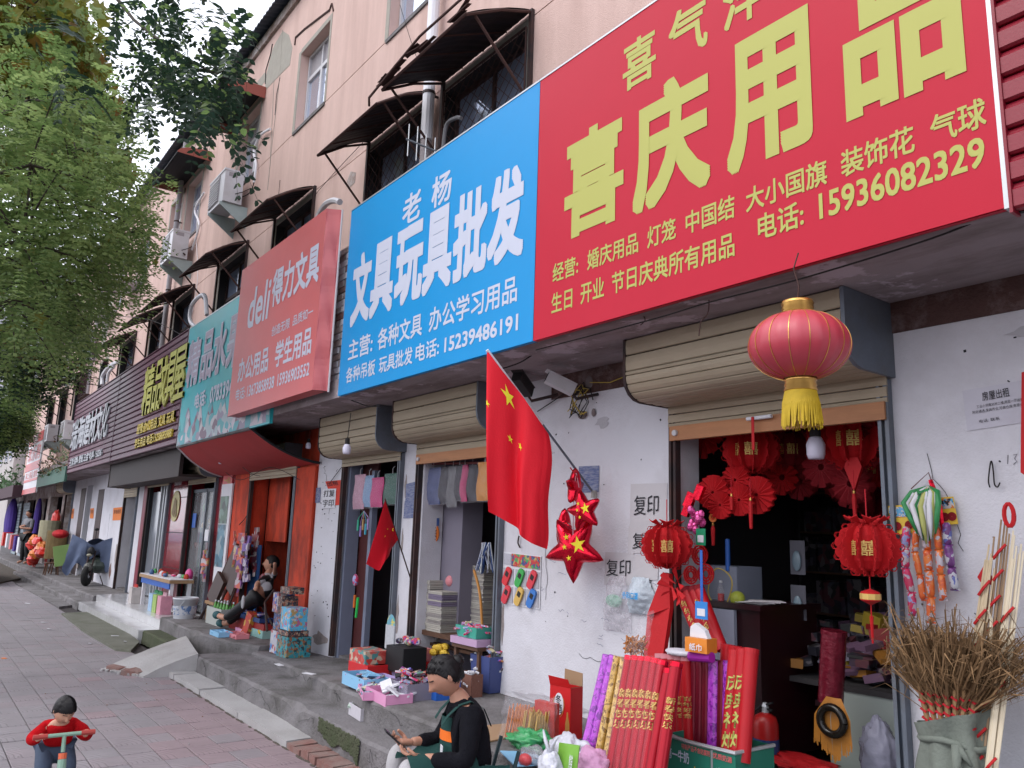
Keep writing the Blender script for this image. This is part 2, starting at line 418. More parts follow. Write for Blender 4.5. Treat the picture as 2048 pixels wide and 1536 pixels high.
# ================================================================ ground, pavement, steps
def tile_mat(name,col):
 ma=bpy.data.materials.new(name);ma.use_nodes=True;t=ma.node_tree;N=t.nodes;K=t.links
 b=N['Principled BSDF'];b.inputs['Roughness'].default_value=.72;b.inputs['Specular IOR Level'].default_value=.35
 g=N.new('ShaderNodeNewGeometry')
 n1=N.new('ShaderNodeTexNoise');n1.inputs['Scale'].default_value=2.2;n1.inputs['Detail'].default_value=6;n1.inputs['Roughness'].default_value=.65
 K.new(g.outputs['Position'],n1.inputs['Vector'])
 mx=N.new('ShaderNodeMixRGB');mx.inputs[1].default_value=tuple(c*.66 for c in col)+(1,);mx.inputs[2].default_value=tuple(c*1.28 for c in col)+(1,)
 K.new(n1.outputs[0],mx.inputs[0])
 n2=N.new('ShaderNodeTexNoise');n2.inputs['Scale'].default_value=16;n2.inputs['Detail'].default_value=4
 K.new(g.outputs['Position'],n2.inputs['Vector'])
 wv=N.new('ShaderNodeTexWave');wv.wave_type='RINGS';wv.rings_direction='Z';wv.inputs['Scale'].default_value=9;wv.inputs['Distortion'].default_value=7
 wv.inputs['Detail'].default_value=1;wv.inputs['Detail Scale'].default_value=.55
 mp=N.new('ShaderNodeMapping');mp.inputs['Scale'].default_value=(1,1,1);K.new(g.outputs['Position'],mp.inputs[0])
 vm=N.new('ShaderNodeVectorMath');vm.operation='MODULO';vm.inputs[1].default_value=(.5,.43,10);K.new(mp.outputs[0],vm.inputs[0])
 K.new(vm.outputs[0],wv.inputs['Vector'])
 r=N.new('ShaderNodeMapRange');r.inputs[1].default_value=.0;r.inputs[2].default_value=.22;r.inputs[3].default_value=.70;r.inputs[4].default_value=1
 K.new(wv.outputs['Fac'],r.inputs[0])
 m3=N.new('ShaderNodeMixRGB');m3.blend_type='MULTIPLY';m3.inputs[0].default_value=1
 K.new(mx.outputs[0],m3.inputs[1]);K.new(r.outputs[0],m3.inputs[2]);K.new(m3.outputs[0],b.inputs['Base Color'])
 ad=N.new('ShaderNodeMath');ad.operation='MULTIPLY_ADD';ad.inputs[1].default_value=.5;K.new(n2.outputs[0],ad.inputs[0]);K.new(r.outputs[0],ad.inputs[2])
 bp=N.new('ShaderNodeBump');bp.inputs['Strength'].default_value=.5;bp.inputs['Distance'].default_value=.006
 K.new(ad.outputs[0],bp.inputs['Height']);K.new(bp.outputs[0],b.inputs['Normal'])
 return ma
tm=[tile_mat('paver_grey',(.235,.216,.230)),tile_mat('paver_mauve',(.24,.210,.225)),tile_mat('paver_pink',(.262,.200,.215))]
asphalt=mat('asphalt',(.055,.055,.058),.9,.2,8,.5,120)
earth=mat('earth',(.075,.062,.05),.95,.3,6,.6,50)
grout=mat('grout',(.045,.038,.038),.95,.3,20,.4,60)
struct('ground',MB().box(-300,-300,-.6,300,300,-.16),[earth])
struct('road',MB().box(-300,-9.5,-.158,300,-2.2,-.13),[asphalt])
mb=MB()
for i in range(60):mb.box(-45+i*.9,-2.35,-.15,-45+i*.9+.885,-2.2,.004)
struct('kerb',mb,[concrete_light])
pav=struct('pavement',MB().box(-70,-2.2,-.15,6,2.75,-.018),[grout])
TX,TY=.25,.215
tiles=[]
i0=int(-48/TX)
for i in range(i0,4):
 for j in range(-10,11):
  x=(i+.5)*TX;y=(j+.5)*TY+.12
  c=RX.transposed()@Vector((x,y,-CAMH));vis=c.z>0 and-60<1024+FPX*c.x/c.z<2048 and 768-FPX*c.y/c.z<1580
  tiles.append((c.length if vis else 999,x,y))
tiles.sort()
def tile_geo(mb,x,y,sx,sy,z,t1,t2):
 a,b=sx/2-.0035,sy/2-.0035
 P=[Vector((x+u*a,y+v*b,z+u*t1+v*t2))for u,v in((-1,-1),(1,-1),(1,1),(-1,1))]
 Q=[p+Vector((-.0025*(1 if p.x>x else-1),-.0025*(1 if p.y>y else-1),0))for p in P]
 lo=[Vector((p.x,p.y,-.05))for p in P];P=[p-Vector((0,0,.003))for p in P]
 n=len(mb.v);mb.v+=Q+P+lo
 mb._f(n,n+1,n+2,n+3)
 for k in range(4):k2=(k+1)%4;mb._f(n+4+k,n+4+k2,n+k2,n+k);mb._f(n+8+k,n+8+k2,n+4+k2,n+4+k)
protos=[]
for k in range(3):
 q=MB();tile_geo(q,0,0,TX,TY,0,0,0);protos.append(q.mesh('paving_tile',tm[k]))
rest=MB()
for n,(d,x,y)in enumerate(tiles):
 pk=max(0,min(1,(y-1.0)/1.3))*max(0,min(1,(x+11)/4))+random.uniform(-.45,.45)
 k=2 if pk>.62 else 1 if pk>.22 else 0
 if n<300:
  o=bpy.data.objects.new('paving_tile',protos[k]);C.objects.link(o);o.parent=pav
  o.location=(x,y,random.uniform(-.002,.002));o.rotation_euler=(random.uniform(-.008,.008),random.uniform(-.008,.008),random.uniform(-.004,.004))
 else:
  rest.m=k;tile_geo(rest,x,y,TX,TY,random.uniform(-.002,.002),random.uniform(-.001,.001),random.uniform(-.001,.001))
part('paving_tiles',rest,tm,pav,kind='stuff');POS[pav]=Vector((0,0,0))

def lerp(tab,x):
 if x<=tab[0][0]:return tab[0][1]
 for(a,b),(c,d)in zip(tab,tab[1:]):
  if x<=c:return b+(d-b)*(x-a)/(c-a)
 return tab[-1][1]
ZT=[(-40,.22),(-19,.22),(-12.2,.25),(-8.7,.245),(-8.1,.265),(-5.1,.40),(4,.42)]
YT=[(-40,3.0),(-17,3.02),(-12,3.1),(-8.9,3.22),(-8.2,3.2),(-5.3,2.80),(-3,2.78),(4,2.78)]
Z1=[(-40,.12),(-12,.12),(-9.3,.20),(-5,.225),(4,.23)]
Y1=[(-40,2.72),(-17,2.77),(-12.2,2.81),(-9.3,2.70),(-6.4,2.65),(-5.1,2.60),(4,2.60)]
zt=lambda x:lerp(ZT,x);z1f=lambda x:lerp(Z1,x)
def rough_strip(mb,xa,xb,yf,yb,zf,zb,dx=.06,amp=.008,rnd=.02):
 """a cast concrete step: worn nosing, top and front; yf/yb front and back, zf top, zb bottom (functions of x)"""
 n=max(2,int(abs(xb-xa)/dx));base=len(mb.v)
 for i in range(n+1):
  x=xa+(xb-xa)*i/n
  e=noise.noise(Vector((x*3.1,yf(x)*7,1)))*amp*1.6+noise.noise(Vector((x*11,2,3)))*amp
  c=max(0,noise.noise(Vector((x*1.9,5.5,yf(x))))-.32)*.12
  y=yf(x);z=zf(x)+noise.noise(Vector((x*1.3,y,7)))*amp*.6
  for q in((y-.01+e*.6,zb(x)),(y+e,(z+zb(x))*.5),(y+e+c*.4,z-rnd-c),(y+rnd+e+c,z-.002),(y+.09,z),(yb(x),zf(x))):
   mb.v.append(Vector((x,q[0],q[1])))
 for i in range(n):
  for k in range(5):
   a=base+i*6+k;mb._f(a,a+6,a+7,a+1)
 for i in(0,n):
  mb.poly([mb.v[base+i*6+k]for k in range(6)]+[(mb.v[base+i*6+5].x,mb.v[base+i*6+5].y,zb(xa))])
cst=lambda v:(lambda x:v)
t_=MB();t_.smooth=False
rough_strip(t_,4,-8.92,lambda x:lerp(YT,x),cst(3.80),zt,cst(-.05))
terr=struct('terrace',t_,[concrete])
t_=MB();rough_strip(t_,-17.05,-40,lambda x:lerp(YT,x),cst(3.80),zt,cst(-.05));struct('far_terrace',t_,[concrete])
t_=MB();rough_strip(t_,4,-9.25,lambda x:lerp(Y1,x),lambda x:lerp(YT,x)+.1,z1f,cst(-.04));struct('lower_step',t_,[concrete])
t_=MB();rough_strip(t_,-17.0,-28,lambda x:lerp(Y1,x),lambda x:lerp(YT,x)+.1,z1f,cst(-.04));struct('far_step',t_,[concrete])
# raised slab before the orange shop
a=G(352,1242,.30);b_=G(419,1293,.30)
t_=MB();rough_strip(t_,-8.92,-12.25,lambda x:lerp([(-12.2,3.06),(-10.5,3.02),(-9.4,3.12),(-8.9,3.3)],x),cst(3.80),cst(.30),cst(-.05));struct('orange_shop_slab',t_,[concrete])
t_=MB();t_.smooth=False;rough_strip(t_,-11.0,-12.2,cst(2.84),cst(3.2),cst(.13),cst(-.04));struct('mossy_step',t_,[moss])
# moss growing on the nosings
for nm,(xa,xb,yf,za,zb_)in{'moss_patch':(-5.05,-5.75,lambda x:lerp(Y1,x)-.014,.02,.215)}.items():
 t_=MB()
 n=46
 for i in range(n):
  for k in range(16):
   x=xa+(xb-xa)*(i+random.random())/n;z=za+(zb_-za)*(k+random.random())/16
   if noise.noise(Vector((x*5,z*9,0)))>-.15:t_.ball((x,yf(x)+.004,z),random.uniform(.008,.02),.006,random.uniform(.006,.014),6,4)
 struct(nm,t_,[moss])
# kerb slabs along the foot of the step, each a piece
kb=bpy.data.objects.new('kerb_slabs',None);C.objects.link(kb);kb['kind']='structure';POS[kb]=Vector((0,0,0))
x=2.0;k=0
while x>-9.1:
 L=random.choice((.9,1.1,.75,.6));
 if-5.75<x<-4.4:L=random.uniform(.10,.14)
 if-4.4<x-L<-3.9 and x>-4.4:L=x+4.41
 brick=L<.2
 y0=2.44+random.uniform(-.006,.006);y1=2.68
 q=MB();z=.052+random.uniform(-.006,.006)
 q.bbox(x-L/2,(y0+y1)/2,z/2-.02,L-.012,y1-y0,z+.04+(random.uniform(-.03,.01)if brick else 0),rz=random.uniform(-.012,.012)*(9 if brick else 1),rx=random.uniform(-.015,.015),ry=random.uniform(-.008,.008))
 part('brick' if brick else 'kerb_slab',q,[brick_red if brick else concrete_light],kb)
 x-=L;k+=1
# broken ramp slab with bricks under its lip
rp=empty('ramp_slab','pale broken concrete ramp slab bridging the pavement and the step','ramp',(-9.6,2.4,0))
P0=[G(207,1336,.02),G(287,1352,.02),G(381,1312,.225),G(424,1300,.225),G(372,1272,.225)]
q=MB()
def rampfn(u,v):
 lo=P0[0].lerp(P0[1],v);hi=P0[4].lerp(P0[2].lerp(P0[3],.35),v)
 p=lo.lerp(hi,u);s=math.sin(u*PI)
 p.z+=.018*s+noise.noise(p*6)*.008;p.z=max(p.z,.012)
 return p
q.grid(rampfn,14,8)
base=len(q.v)
for i in range(14):
 a,b_=rampfn(i/14,1),rampfn((i+1)/14,1);q.quad(a,b_,(b_.x,b_.y,-.02),(a.x,a.y,-.02))
 a,b_=rampfn(i/14,0),rampfn((i+1)/14,0);q.quad(a,(a.x,a.y,-.02),(b_.x,b_.y,-.02),b_)
for i in range(8):
 a,b_=rampfn(0,i/8),rampfn(0,(i+1)/8);q.quad(a,b_,(b_.x,b_.y,-.02),(a.x,a.y,-.02))
part('slab',q,[concrete_light],rp)
for px,py,rz,s in((236,1336,.5,1),(262,1343,.9,.7),(277,1343,.3,1.05)):
 c=G(px,py,.03);q=MB().bbox(c.x+.02,c.y-.02,.025,.20*s,.09,.055,rz,.1,.06);part('brick',q,[brick_red],rp)
for k in range(9):
 c=G(205+k*9+random.random()*6,1342+k*1.4,.0);q=MB().bbox(c.x,c.y-.02,.012,random.uniform(.02,.06),.03,.025,random.random()*3,.2);part('rubble',q,[concrete_light],rp)
# tiled platform and step
tp=bpy.data.objects.new('tiled_steps',None);C.objects.link(tp);tp['kind']='structure';POS[tp]=Vector((0,0,0))
k=0;x=-12.22
while x>-17.0:
 L=.60
 for y0,y1,z in((3.085,3.42,.255),(3.425,3.77,.255),(2.80,3.08,.13)):
  part('floor_tile',MB().box(x-L+.004,y0,z-.03,x-.002,y1,z),[tile_white],tp)
 part('riser_tile',MB().box(x-L+.004,3.068,.131,x-.002,3.083,.252),[tile_white],tp)
 part('riser_tile',MB().box(x-L+.004,2.783,-.01,x-.002,2.798,.128),[tile_white],tp)
 x-=L
part('tile_bed',MB().box(-17.0,3.07,-.05,-12.23,3.79,.222).box(-17.0,2.80,-.05,-12.23,3.06,.098),[concrete],tp)
q=MB().box(-12.228,3.07,-.05,-12.21,3.79,.25).box(-12.228,2.79,-.05,-12.21,3.066,.127);part('end_tile',q,[tile_white],tp)
# mossy aprons on the pavement
q=MB()
P=[G(123,1226,.03),G(202,1222,.03),G(279,1283,.03),G(262,1300,.03),G(231,1297,.03),G(170,1262,.03)]
q.prism([(p.x,p.y,-.02)for p in P],(0,0,.05));struct('mossy_apron',q,[mat('mossy_concrete',(.15,.15,.125),.97,.25,6,.6,40,stain=(.07,.08,.05),samt=.7,sscale=3,sthr=.52)])
q=MB();q.prism([(a.x,a.y,-.02)for a in(G(30,1168,0),G(95,1166,0),G(150,1212,0),G(118,1216,0))],(0,0,.045));struct('cracked_apron',q,[concrete])
q=MB();q.prism([(a.x,a.y,-.02)for a in(G(-40,1140,0),G(20,1118,0),G(70,1140,0),G(45,1158,0),G(-20,1172,0))],(0,0,.06));struct('dirt_path',q,[earth])
# ================================================================ building
D=3.76
bl=empty('shop_building','long three storey pink stucco building with shops along the ground floor','building',(-18,D,0))
def wall_holes(mb,x0,x1,z0,z1,y,th,holes):
 xs=sorted({x0,x1}|{min(max(v,x0),x1)for h in holes for v in(h[0],h[1])})
 zs=sorted({z0,z1}|{min(max(v,z0),z1)for h in holes for v in(h[2],h[3])})
 full={}
 for i in range(len(xs)-1):
  for j in range(len(zs)-1):
   cx,cz=(xs[i]+xs[i+1])/2,(zs[j]+zs[j+1])/2
   full[i,j]=not any(h[0]<cx<h[1]and h[2]<cz<h[3]for h in holes)
 for(i,j),f in full.items():
  if not f:continue
  a,b,c,d=xs[i],xs[i+1],zs[j],zs[j+1]
  mb.quad((a,y,c),(b,y,c),(b,y,d),(a,y,d));mb.quad((b,y+th,c),(a,y+th,c),(a,y+th,d),(b,y+th,d))
  if not full.get((i-1,j)):mb.quad((a,y+th,c),(a,y,c),(a,y,d),(a,y+th,d))
  if not full.get((i+1,j)):mb.quad((b,y,c),(b,y+th,c),(b,y+th,d),(b,y,d))
  if not full.get((i,j-1)):mb.quad((a,y+th,c),(b,y+th,c),(b,y,c),(a,y,c))
  if not full.get((i,j+1)):mb.quad((a,y,d),(b,y,d),(b,y+th,d),(a,y+th,d))
 return mb
TOPW=[(-7.74,-6.35),(-4.6,-3.4),(-1.6,-.4),(-10.62,-9.58),(-13.28,-12.32),(-16.62,-15.58),(-17.98,-17.02),(-20.95,-19.85),(-23.6,-22.6),(-25.9,-24.9),(-28.6,-27.6),(-31.6,-30.6),(-34.4,-33.4)]
SECW=[(-6.36,-5.0),(-8.02,-6.75),(-11.0,-9.68),(-13.66,-12.34),(-16.55,-15.35),(-18.55,-17.3),(-21.6,-20.15),(-24.4,-23.3),(-28.4,-26.4),(-31.5,-30.2),(-34.5,-33.2),(-3.4,-2.0),(-.6,.8)]
TZ=(7.29,8.56);SZ=(4.25,5.95)
bands=[(2.95,3.46),(3.472,7.276),(7.288,9.72)]
bands=[(2.95,4.18),(4.195,6.02),(6.032,7.276),(7.288,9.62)]
for z0,z1 in bands:
 hs=[(a,b,*TZ)for a,b in TOPW]+[(a,b,*SZ)for a,b in SECW]
 part('wall_panel',wall_holes(MB(),-40,3,z0,z1,D,.25,[h for h in hs if h[2]<z1 and h[3]>z0]),[pink_stucco],bl)
hs=[(a,b,*TZ)for a,b in TOPW]+[(a,b,*SZ)for a,b in SECW]
part('joint_backing',wall_holes(MB(),-40,3,2.9,9.7,D+.02,.2,[(h[0]-.01,h[1]+.01,h[2]-.01,h[3]+.01)for h in hs]),[concrete],bl)
# plaster patches and cracks
def patch(px,y,m_,name='plaster_patch',dy=.004):
 P=[W(a,b,y)for a,b in px];q=MB().prism([(p.x,y-dy,p.z)for p in P],(0,dy-.0005,0));return part(name,q,[m_],bl)
patch([(566,62),(578,70),(585,95),(580,130),(560,150),(530,182),(533,150),(545,100),(552,85)],D,grey_patch)
patch([(530,145),(533,160),(520,175),(514,165)],D,grey_patch)
patch([(702,343),(712,345),(710,365),(700,375),(694,365)],D,peeled)
patch([(205,640),(213,600),(222,580),(227,600),(218,650),(210,690),(202,700)],D,grey_patch)
patch([(352,405),(365,385),(372,375),(371,384),(355,412)],D,straw_dark)
def crack(pts,y=D,r=.006,m_=None,name='crack'):
 part(name,MB().tube([W(a,b,y-.004)for a,b in pts],r,4),[m_ or dark],bl)
crack([(545,88),(541,110),(532,140),(531,168)],r=.012)
crack([(560,155),(553,190),(550,230)],r=.006);crack([(565,60),(560,150),(545,280),(535,380)],r=.004,m_=grey_patch)
crack([(548,160),(540,330)],r=.004,m_=grey_patch)
crack([(590,90),(592,75),(610,58),(660,20),(664,8),(667,22)],r=.018,m_=rust_metal)
# windows
def window(x0,x1,z0,z1,y,style):
 fr=MB();t=.05
 fm=white_pvc if style!='wood' else dark_metal
 yy=y+.12
 fr.box(x0+.004,yy,z0+.003,x0+t,yy+.06,z1-.003).box(x1-t,yy,z0+.003,x1-.004,yy+.06,z1-.003)
 fr.box(x0+t,yy,z0+.003,x1-t,yy+.06,z0+t).box(x0+t,yy,z1-t,x1-t,yy+.06,z1-.003)
 zt_=z0+(z1-z0)*.68;fr.box(x0+t,yy+.002,zt_-.03,x1-t,yy+.058,zt_+.03)
 xm=(x0+x1)/2;fr.box(xm-.03,yy+.002,z0+t,xm+.03,yy+.058,zt_-.03).box(xm-.02,yy+.002,zt_+.03,xm+.02,yy+.058,z1-t)
 f=part('window',fr,[fm],bl)
 rows=[(x0+t,xm-.03,z0+t,zt_-.03),(xm+.03,x1-t,z0+t,zt_-.03),(x0+t,xm-.02,zt_+.03,z1-t),(xm+.02,x1-t,zt_+.03,z1-t)]
 for n,(a,b,c,d)in enumerate(rows):
  g=glass_sky if(style=='bright' and n in(0,1))else glass
  if style=='wood':g=glass
  if style=='bright' and n>1:g=grey_pvc
  o=MB().box(a,yy+.03,c,b,yy+.036,d)
  part('pane',o,[g],f)
 s=MB().box(x0-.04,y-.02,z0-.05,x1+.04,y+.119,z0-.001)
 part('sill',s,[concrete],f)
 rv=MB().box(x0-.09,y-.006,z0+.002,x0-.001,y-.001,z1+.05).box(x0,y-.006,z1+.002,x1+.06,y-.001,z1+.08).box(x1+.001,y-.006,z0+.002,x1+.06,y-.001,z1)
 part('surround',rv,[grey_patch],f)
 if style=='wood':part('reveal_shade',MB().box(x0+.001,y+.002,z0+.001,x0+.006,y+.119,z1-.001).box(x1-.006,y+.002,z0+.001,x1-.001,y+.119,z1-.001).box(x0+.007,y+.002,z1-.006,x1-.007,y+.119,z1-.001),[dark],f)  # shade under the awnings painted onto the reveals as dark strips
 return f
for n,(a,b)in enumerate(TOPW):window(a,b,*TZ,D,'bright' if n in(0,3,4,6,8)else 'plain')
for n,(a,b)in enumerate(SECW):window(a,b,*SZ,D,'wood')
# roof, eave, cornice, back, floors
q=MB().box(-40,D-.05,9.625,3,D+.25,9.80);part('cornice',q,[peeled],bl)
q=MB()
def corr(u,v):
 x=-40+43*u;return Vector((x,3.50+5*v,9.80+1.3*v+.022*math.sin(u*43/.09)))
q=MB();n=1400
base=0
for i in range(n+1):
 x=-40+43*i/n;s=.02*math.sin(i*1.45)
 q.v+=[Vector((x,3.52,9.78+s)),Vector((x,3.52,9.80+s)),Vector((x,8.6,11.6+s)),Vector((x,8.6,11.58+s))]
for i in range(n):
 a=i*4;q._f(a,a+4,a+5,a+1);q._f(a+1,a+5,a+6,a+2);q._f(a+3,a+7,a+4,a)
part('roof',q,[corr_m],bl)
q=MB().box(-40,8.5,-.1,3,8.7,11.5).box(-40.2,D,-.1,-40,8.7,9.7).box(3,D,-.1,3.2,8.7,9.7)
q.box(-40,D+.26,6.0,3,8.5,6.12).box(-40,D+.26,9.3,3,8.5,9.42)
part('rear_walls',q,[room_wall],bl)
# canopy slab over the shops with an edge beam
q=MB()
q.box(-40,2.99,2.755,3,D+.25,2.93)
q.box(-40,3.02,2.932,-22.1,3.12,3.1)
part('canopy_slab',q,[concrete_under],bl)
q=MB().box(-22,3.02,2.934,-8.9,3.12,4.2).box(-6.05,3.02,2.934,3,3.12,4.2);part('parapet',q,[peeled],bl)
pr=part('parapet',MB().box(-8.88,3.04,2.934,-6.07,3.12,4.26),[concrete_light],bl)
for r_ in range(20):
 x=-7.3-(r_%2)*.12
 while x<-6.1:
  x1=min(x+.23,-6.07)
  if random.random()<.94:
   dz=random.uniform(-.004,.004);part('brick',MB().box(x+.006,3.018+random.uniform(0,.012),2.94+r_*.066,x1-.004,3.038,2.94+r_*.066+.056),[brick_red if random.random()<.15 else peeled if random.random()<.45 else white_plaster],pr)
  x+=.24
# ground floor wall, with openings (x0, x1, top)
OP=[(-3.34,-2.03,2.39),(-6.37,-5.12,2.39),(-8.03,-6.76,2.39),(-10.98,-9.34,2.35),(-14.02,-12.56,2.38),(-16.85,-15.3,2.38),(-18.95,-17.75,2.38),(-23.9+.0,-23.1,2.55),(-27.1,-25.9,2.5),(-30.6,-28.0,2.4),(-33.6,-31.2,2.4),(-37,-34.4,2.4)]
segs=[(-40,-27.0,peeled),(-27.0,-17.2,white_plaster),(-17.2,-11.75,glossy_red),(-11.75,-8.78,orange_wall),(-8.78,3,white_plaster)]
for a,b,m_ in segs:
 part('shop_wall',wall_holes(MB(),a,b,-.1,2.757,D,.22,[(max(o[0],a-1),min(o[1],b+1),-.2,o[2])for o in OP if o[1]>a and o[0]<b]),[m_],bl)
# rooms
xs=[3,-4.2,-6.56,-8.5,-11.4,-14.6,-17.25,-20.5,-24.6,-27.6,-31,-34,-40]
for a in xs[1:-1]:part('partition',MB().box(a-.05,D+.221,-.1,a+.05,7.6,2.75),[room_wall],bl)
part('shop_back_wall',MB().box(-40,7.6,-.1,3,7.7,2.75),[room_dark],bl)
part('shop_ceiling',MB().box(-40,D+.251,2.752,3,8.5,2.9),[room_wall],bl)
part('shop_floor',MB().box(-8.5,D+.03,-.1,3,7.6,.30).box(-40,D+.03,-.1,-8.51,7.6,.25),[concrete],bl)
part('inner_wall_lining',MB().box(-10.975,D+.23,.3,-10.93,6.5,2.7),[orange_wall],bl)
# dark gap under the wall/canopy joint where the plaster is gone
part('bare_beam',MB().box(-1.93,D-.012,2.60,3,D-.001,2.754).box(-4.55,D-.010,2.58,-3.72,D-.001,2.754),[mat('bare_plaster_band',(.085,.045,.04),.95,.4,8,.8,40,stain=(.25,.2,.2),samt=.6,sscale=9,sthr=.6)],bl)
# wall stains (scratches, nail holes) on the white wall
q=MB();random.seed(3)
for k in range(40):
 x=random.choice((random.uniform(-5.05,-3.4),random.uniform(-1.9,-.4)));z=random.uniform(.9,2.55);L=random.uniform(.003,.012)
 q.bbox(x,D-.0015,z,L,.003,random.uniform(.003,.012),0,0,random.uniform(-1,1))
for k in range(46):
 x=random.uniform(-8.7,-8.1);z=random.uniform(.6,2.3);q.bbox(x,D-.0015,z,random.uniform(.004,.03),.003,random.uniform(.003,.016))
o=part('wall_mark',q,[ink],bl,kind='stuff')
q=MB()
for k in range(22):
 x=random.uniform(-4.9,-3.5);z=random.uniform(.85,1.5)
 pts=[(x+i*.02,D-.002,z+random.uniform(-.012,.012))for i in range(random.randint(2,5))];q.tube(pts,.0011,3)
part('pen_scribble',q,[blue_ink],bl,kind='stuff')

# worn patches, cracks and splashed dirt on the shop fronts and steps
random.seed(83)
def blob(cx,cz,w_,h_,y,m_,nm,par=bl,n=14):
 q=MB();q.prism([(cx+math.cos(2*PI*k/n)*w_*random.uniform(.45,1),y-.004,cz+math.sin(2*PI*k/n)*h_*random.uniform(.5,1))for k in range(n)],(0,.003,0));part(nm,q,[m_],par)
bare=mat('bare_render',(.30,.26,.25),.95,.35,12,.7,50);soft=mat('old_paint',(.42,.41,.44),.9,.12,9,.3,60)
for(x,z,w_,h_,m_)in((-5.06,1.9,.03,.16,bare),(-5.08,.9,.02,.20,bare),(-3.40,1.15,.04,.10,bare),(-3.39,.75,.05,.18,bare),(-6.42,1.3,.025,.2,bare),(-6.70,2.0,.03,.12,bare),(-6.72,.8,.03,.22,bare),(-6.71,1.5,.02,.14,bare),(-8.10,2.2,.03,.1,bare),(-4.0,2.36,.09,.05,soft),(-1.3,2.5,.16,.04,soft),(-4.45,.44,.5,.04,soft),(-3.8,.44,.2,.05,soft),(-19.3,.9,.10,.35,bare),(-19.7,.55,.14,.20,brick_red),(-21.0,.5,.3,.14,bare),(-24,.5,.3,.15,bare),(-6.6,.42,.12,.08,bare),(-8.4,.42,.25,.08,bare)):blob(x,z,w_,h_,D,m_,'worn_patch')
def crackline(p,d,L,y,par,up=False):
 pts=[Vector(p)]
 for k in range(int(L/.04)):
  s_=Vector((d[0],0,d[1]))+Vector((random.gauss(0,.3),0,random.gauss(0,.3)));pts.append(pts[-1]+s_.normalized()*.04)
 for q_ in pts:q_.y=y(q_.x)
 part('crack',MB().tube(pts,.0016,3),[dark],par)
for(x,z,dx,dz,L)in((-8.65,2.28,.6,-.5,.4),(-8.3,2.0,-.4,-1,.3),(-4.95,2.3,1,-.3,.5),(-4.6,1.7,.2,-1,.6),(-3.7,1.5,-.5,-1,.4),(-1.8,2.0,.3,-1,.5),(-20.5,1.8,.1,-1,.9),(-4.2,.8,1,.1,.5)):crackline((x,D,z),(dx,dz),L,lambda x:D-.003,bl)
stp=[o for o in C.objects if o.name=='lower_step'][0];trr=[o for o in C.objects if o.name=='terrace'][0]
POS[stp]=POS[trr]=Vector((0,0,0))
for k in range(16):
 x=random.uniform(-9,-3.6);crackline((x,0,.19),(random.choice((-1,1,.3)),-.35),random.uniform(.12,.4),lambda x:lerp(Y1,x)-.012,stp)
for k in range(12):
 x=random.uniform(-8.6,-3.6);crackline((x,0,zt(x)-.03),(random.choice((-1,1)),-.25),random.uniform(.12,.3),lambda x:lerp(YT,x)-.012,trr)
q=MB()
for k in range(60): # soil gathered along the foot of the kerb and steps
 x=random.uniform(-9,-3.6);q.ball((x,2.432+random.uniform(-.01,.004),0),random.uniform(.02,.09),.012,.006,6,4)
o=part('soil',q,[earth],pav,kind='stuff')

# ================================================================ signs
SY=2.955
def sign_box(root,mb_mat,x0,x1,z0,z1,y,th=.035,name='panel'):
 q=MB().box(x0,y,z0,x1,y+th,z1);return part(name,q,[mb_mat],root)
ZB,ZTOP=2.755,4.53
# --- red sign
rs=empty('shop_sign','huge red banner sign with yellow lettering for festive goods, above the lantern shop','sign',(-2.4,SY,ZB))
q=MB();
q.grid(lambda u,v:(-3.775+2.685*u,SY+.001*noise.noise(Vector((u*9,v*5,0))),ZB+(ZTOP-ZB)*v),60,30)
q.box(-3.775,SY+.012,ZB,-1.09,SY+.04,ZTOP);q.smooth=False
part('banner',q,[sign_red],rs)
part('frame',MB().box(-3.775,SY-.004,ZTOP,-1.085,SY+.045,ZTOP+.012).box(-1.09,SY+.0,ZB-.004,-1.07,SY+.05,ZTOP+.01),[light_metal],rs)
s=1000/2048
zp=lambda x,y:(1048+x*s,y*s)
ty=SY-.002
def line(root,text,L,Rr,B,T,y=ty,m_=None,off=.02,name='lettering'):
 q=MB();sign_text(q,text,L,Rr,B,T,y,off);return part(name,q,[m_ or letter_yellow],root)
line(rs,'喜',zp(165,860),zp(408,700),zp(195,978),zp(285,514),off=.035)
zb1=W(*zp(195,978),ty).z;zt1=W(*zp(285,514),ty).z
def cline(root,ch,xa,xb,z0,z1,y=ty,m_=None,off=.035,name='lettering'):
 q=MB();wtext(q,ch,xa,xb,z0,z1,y,off);return part(name,q,[m_ or letter_yellow],root)
cline(rs,'庆',W(*zp(445,840),ty).x,W(*zp(762,600),ty).x,zb1-.02,zt1+.02)
cline(rs,'用',W(*zp(832,660),ty).x,W(*zp(1182,480),ty).x,zb1-.02,zt1)
cline(rs,'品',W(*zp(1318,440),ty).x,W(*zp(1808,230),ty).x,zb1+.005,zt1+.02)
zs0=W(*zp(430,370),ty).z;zs1=W(*zp(500,130),ty).z
for ch,xa,xb,ya,yb in(('喜',405,540,260,240),('气',592,752,130,130),('洋',815,985,30,20)):
 cline(rs,ch,W(*zp(xa,ya),ty).x,W(*zp(xb,yb),ty).x,zs0,zs1,off=.02)
xa_,xb_=W(*zp(815,30),ty).x,W(*zp(985,20),ty).x
cline(rs,'洋',xb_+.13,xb_+.13+(xb_-xa_),zs0,zs1,off=.02)
lz0=W(*zp(118,1160),ty).z;lz1=W(*zp(140,1075),ty).z
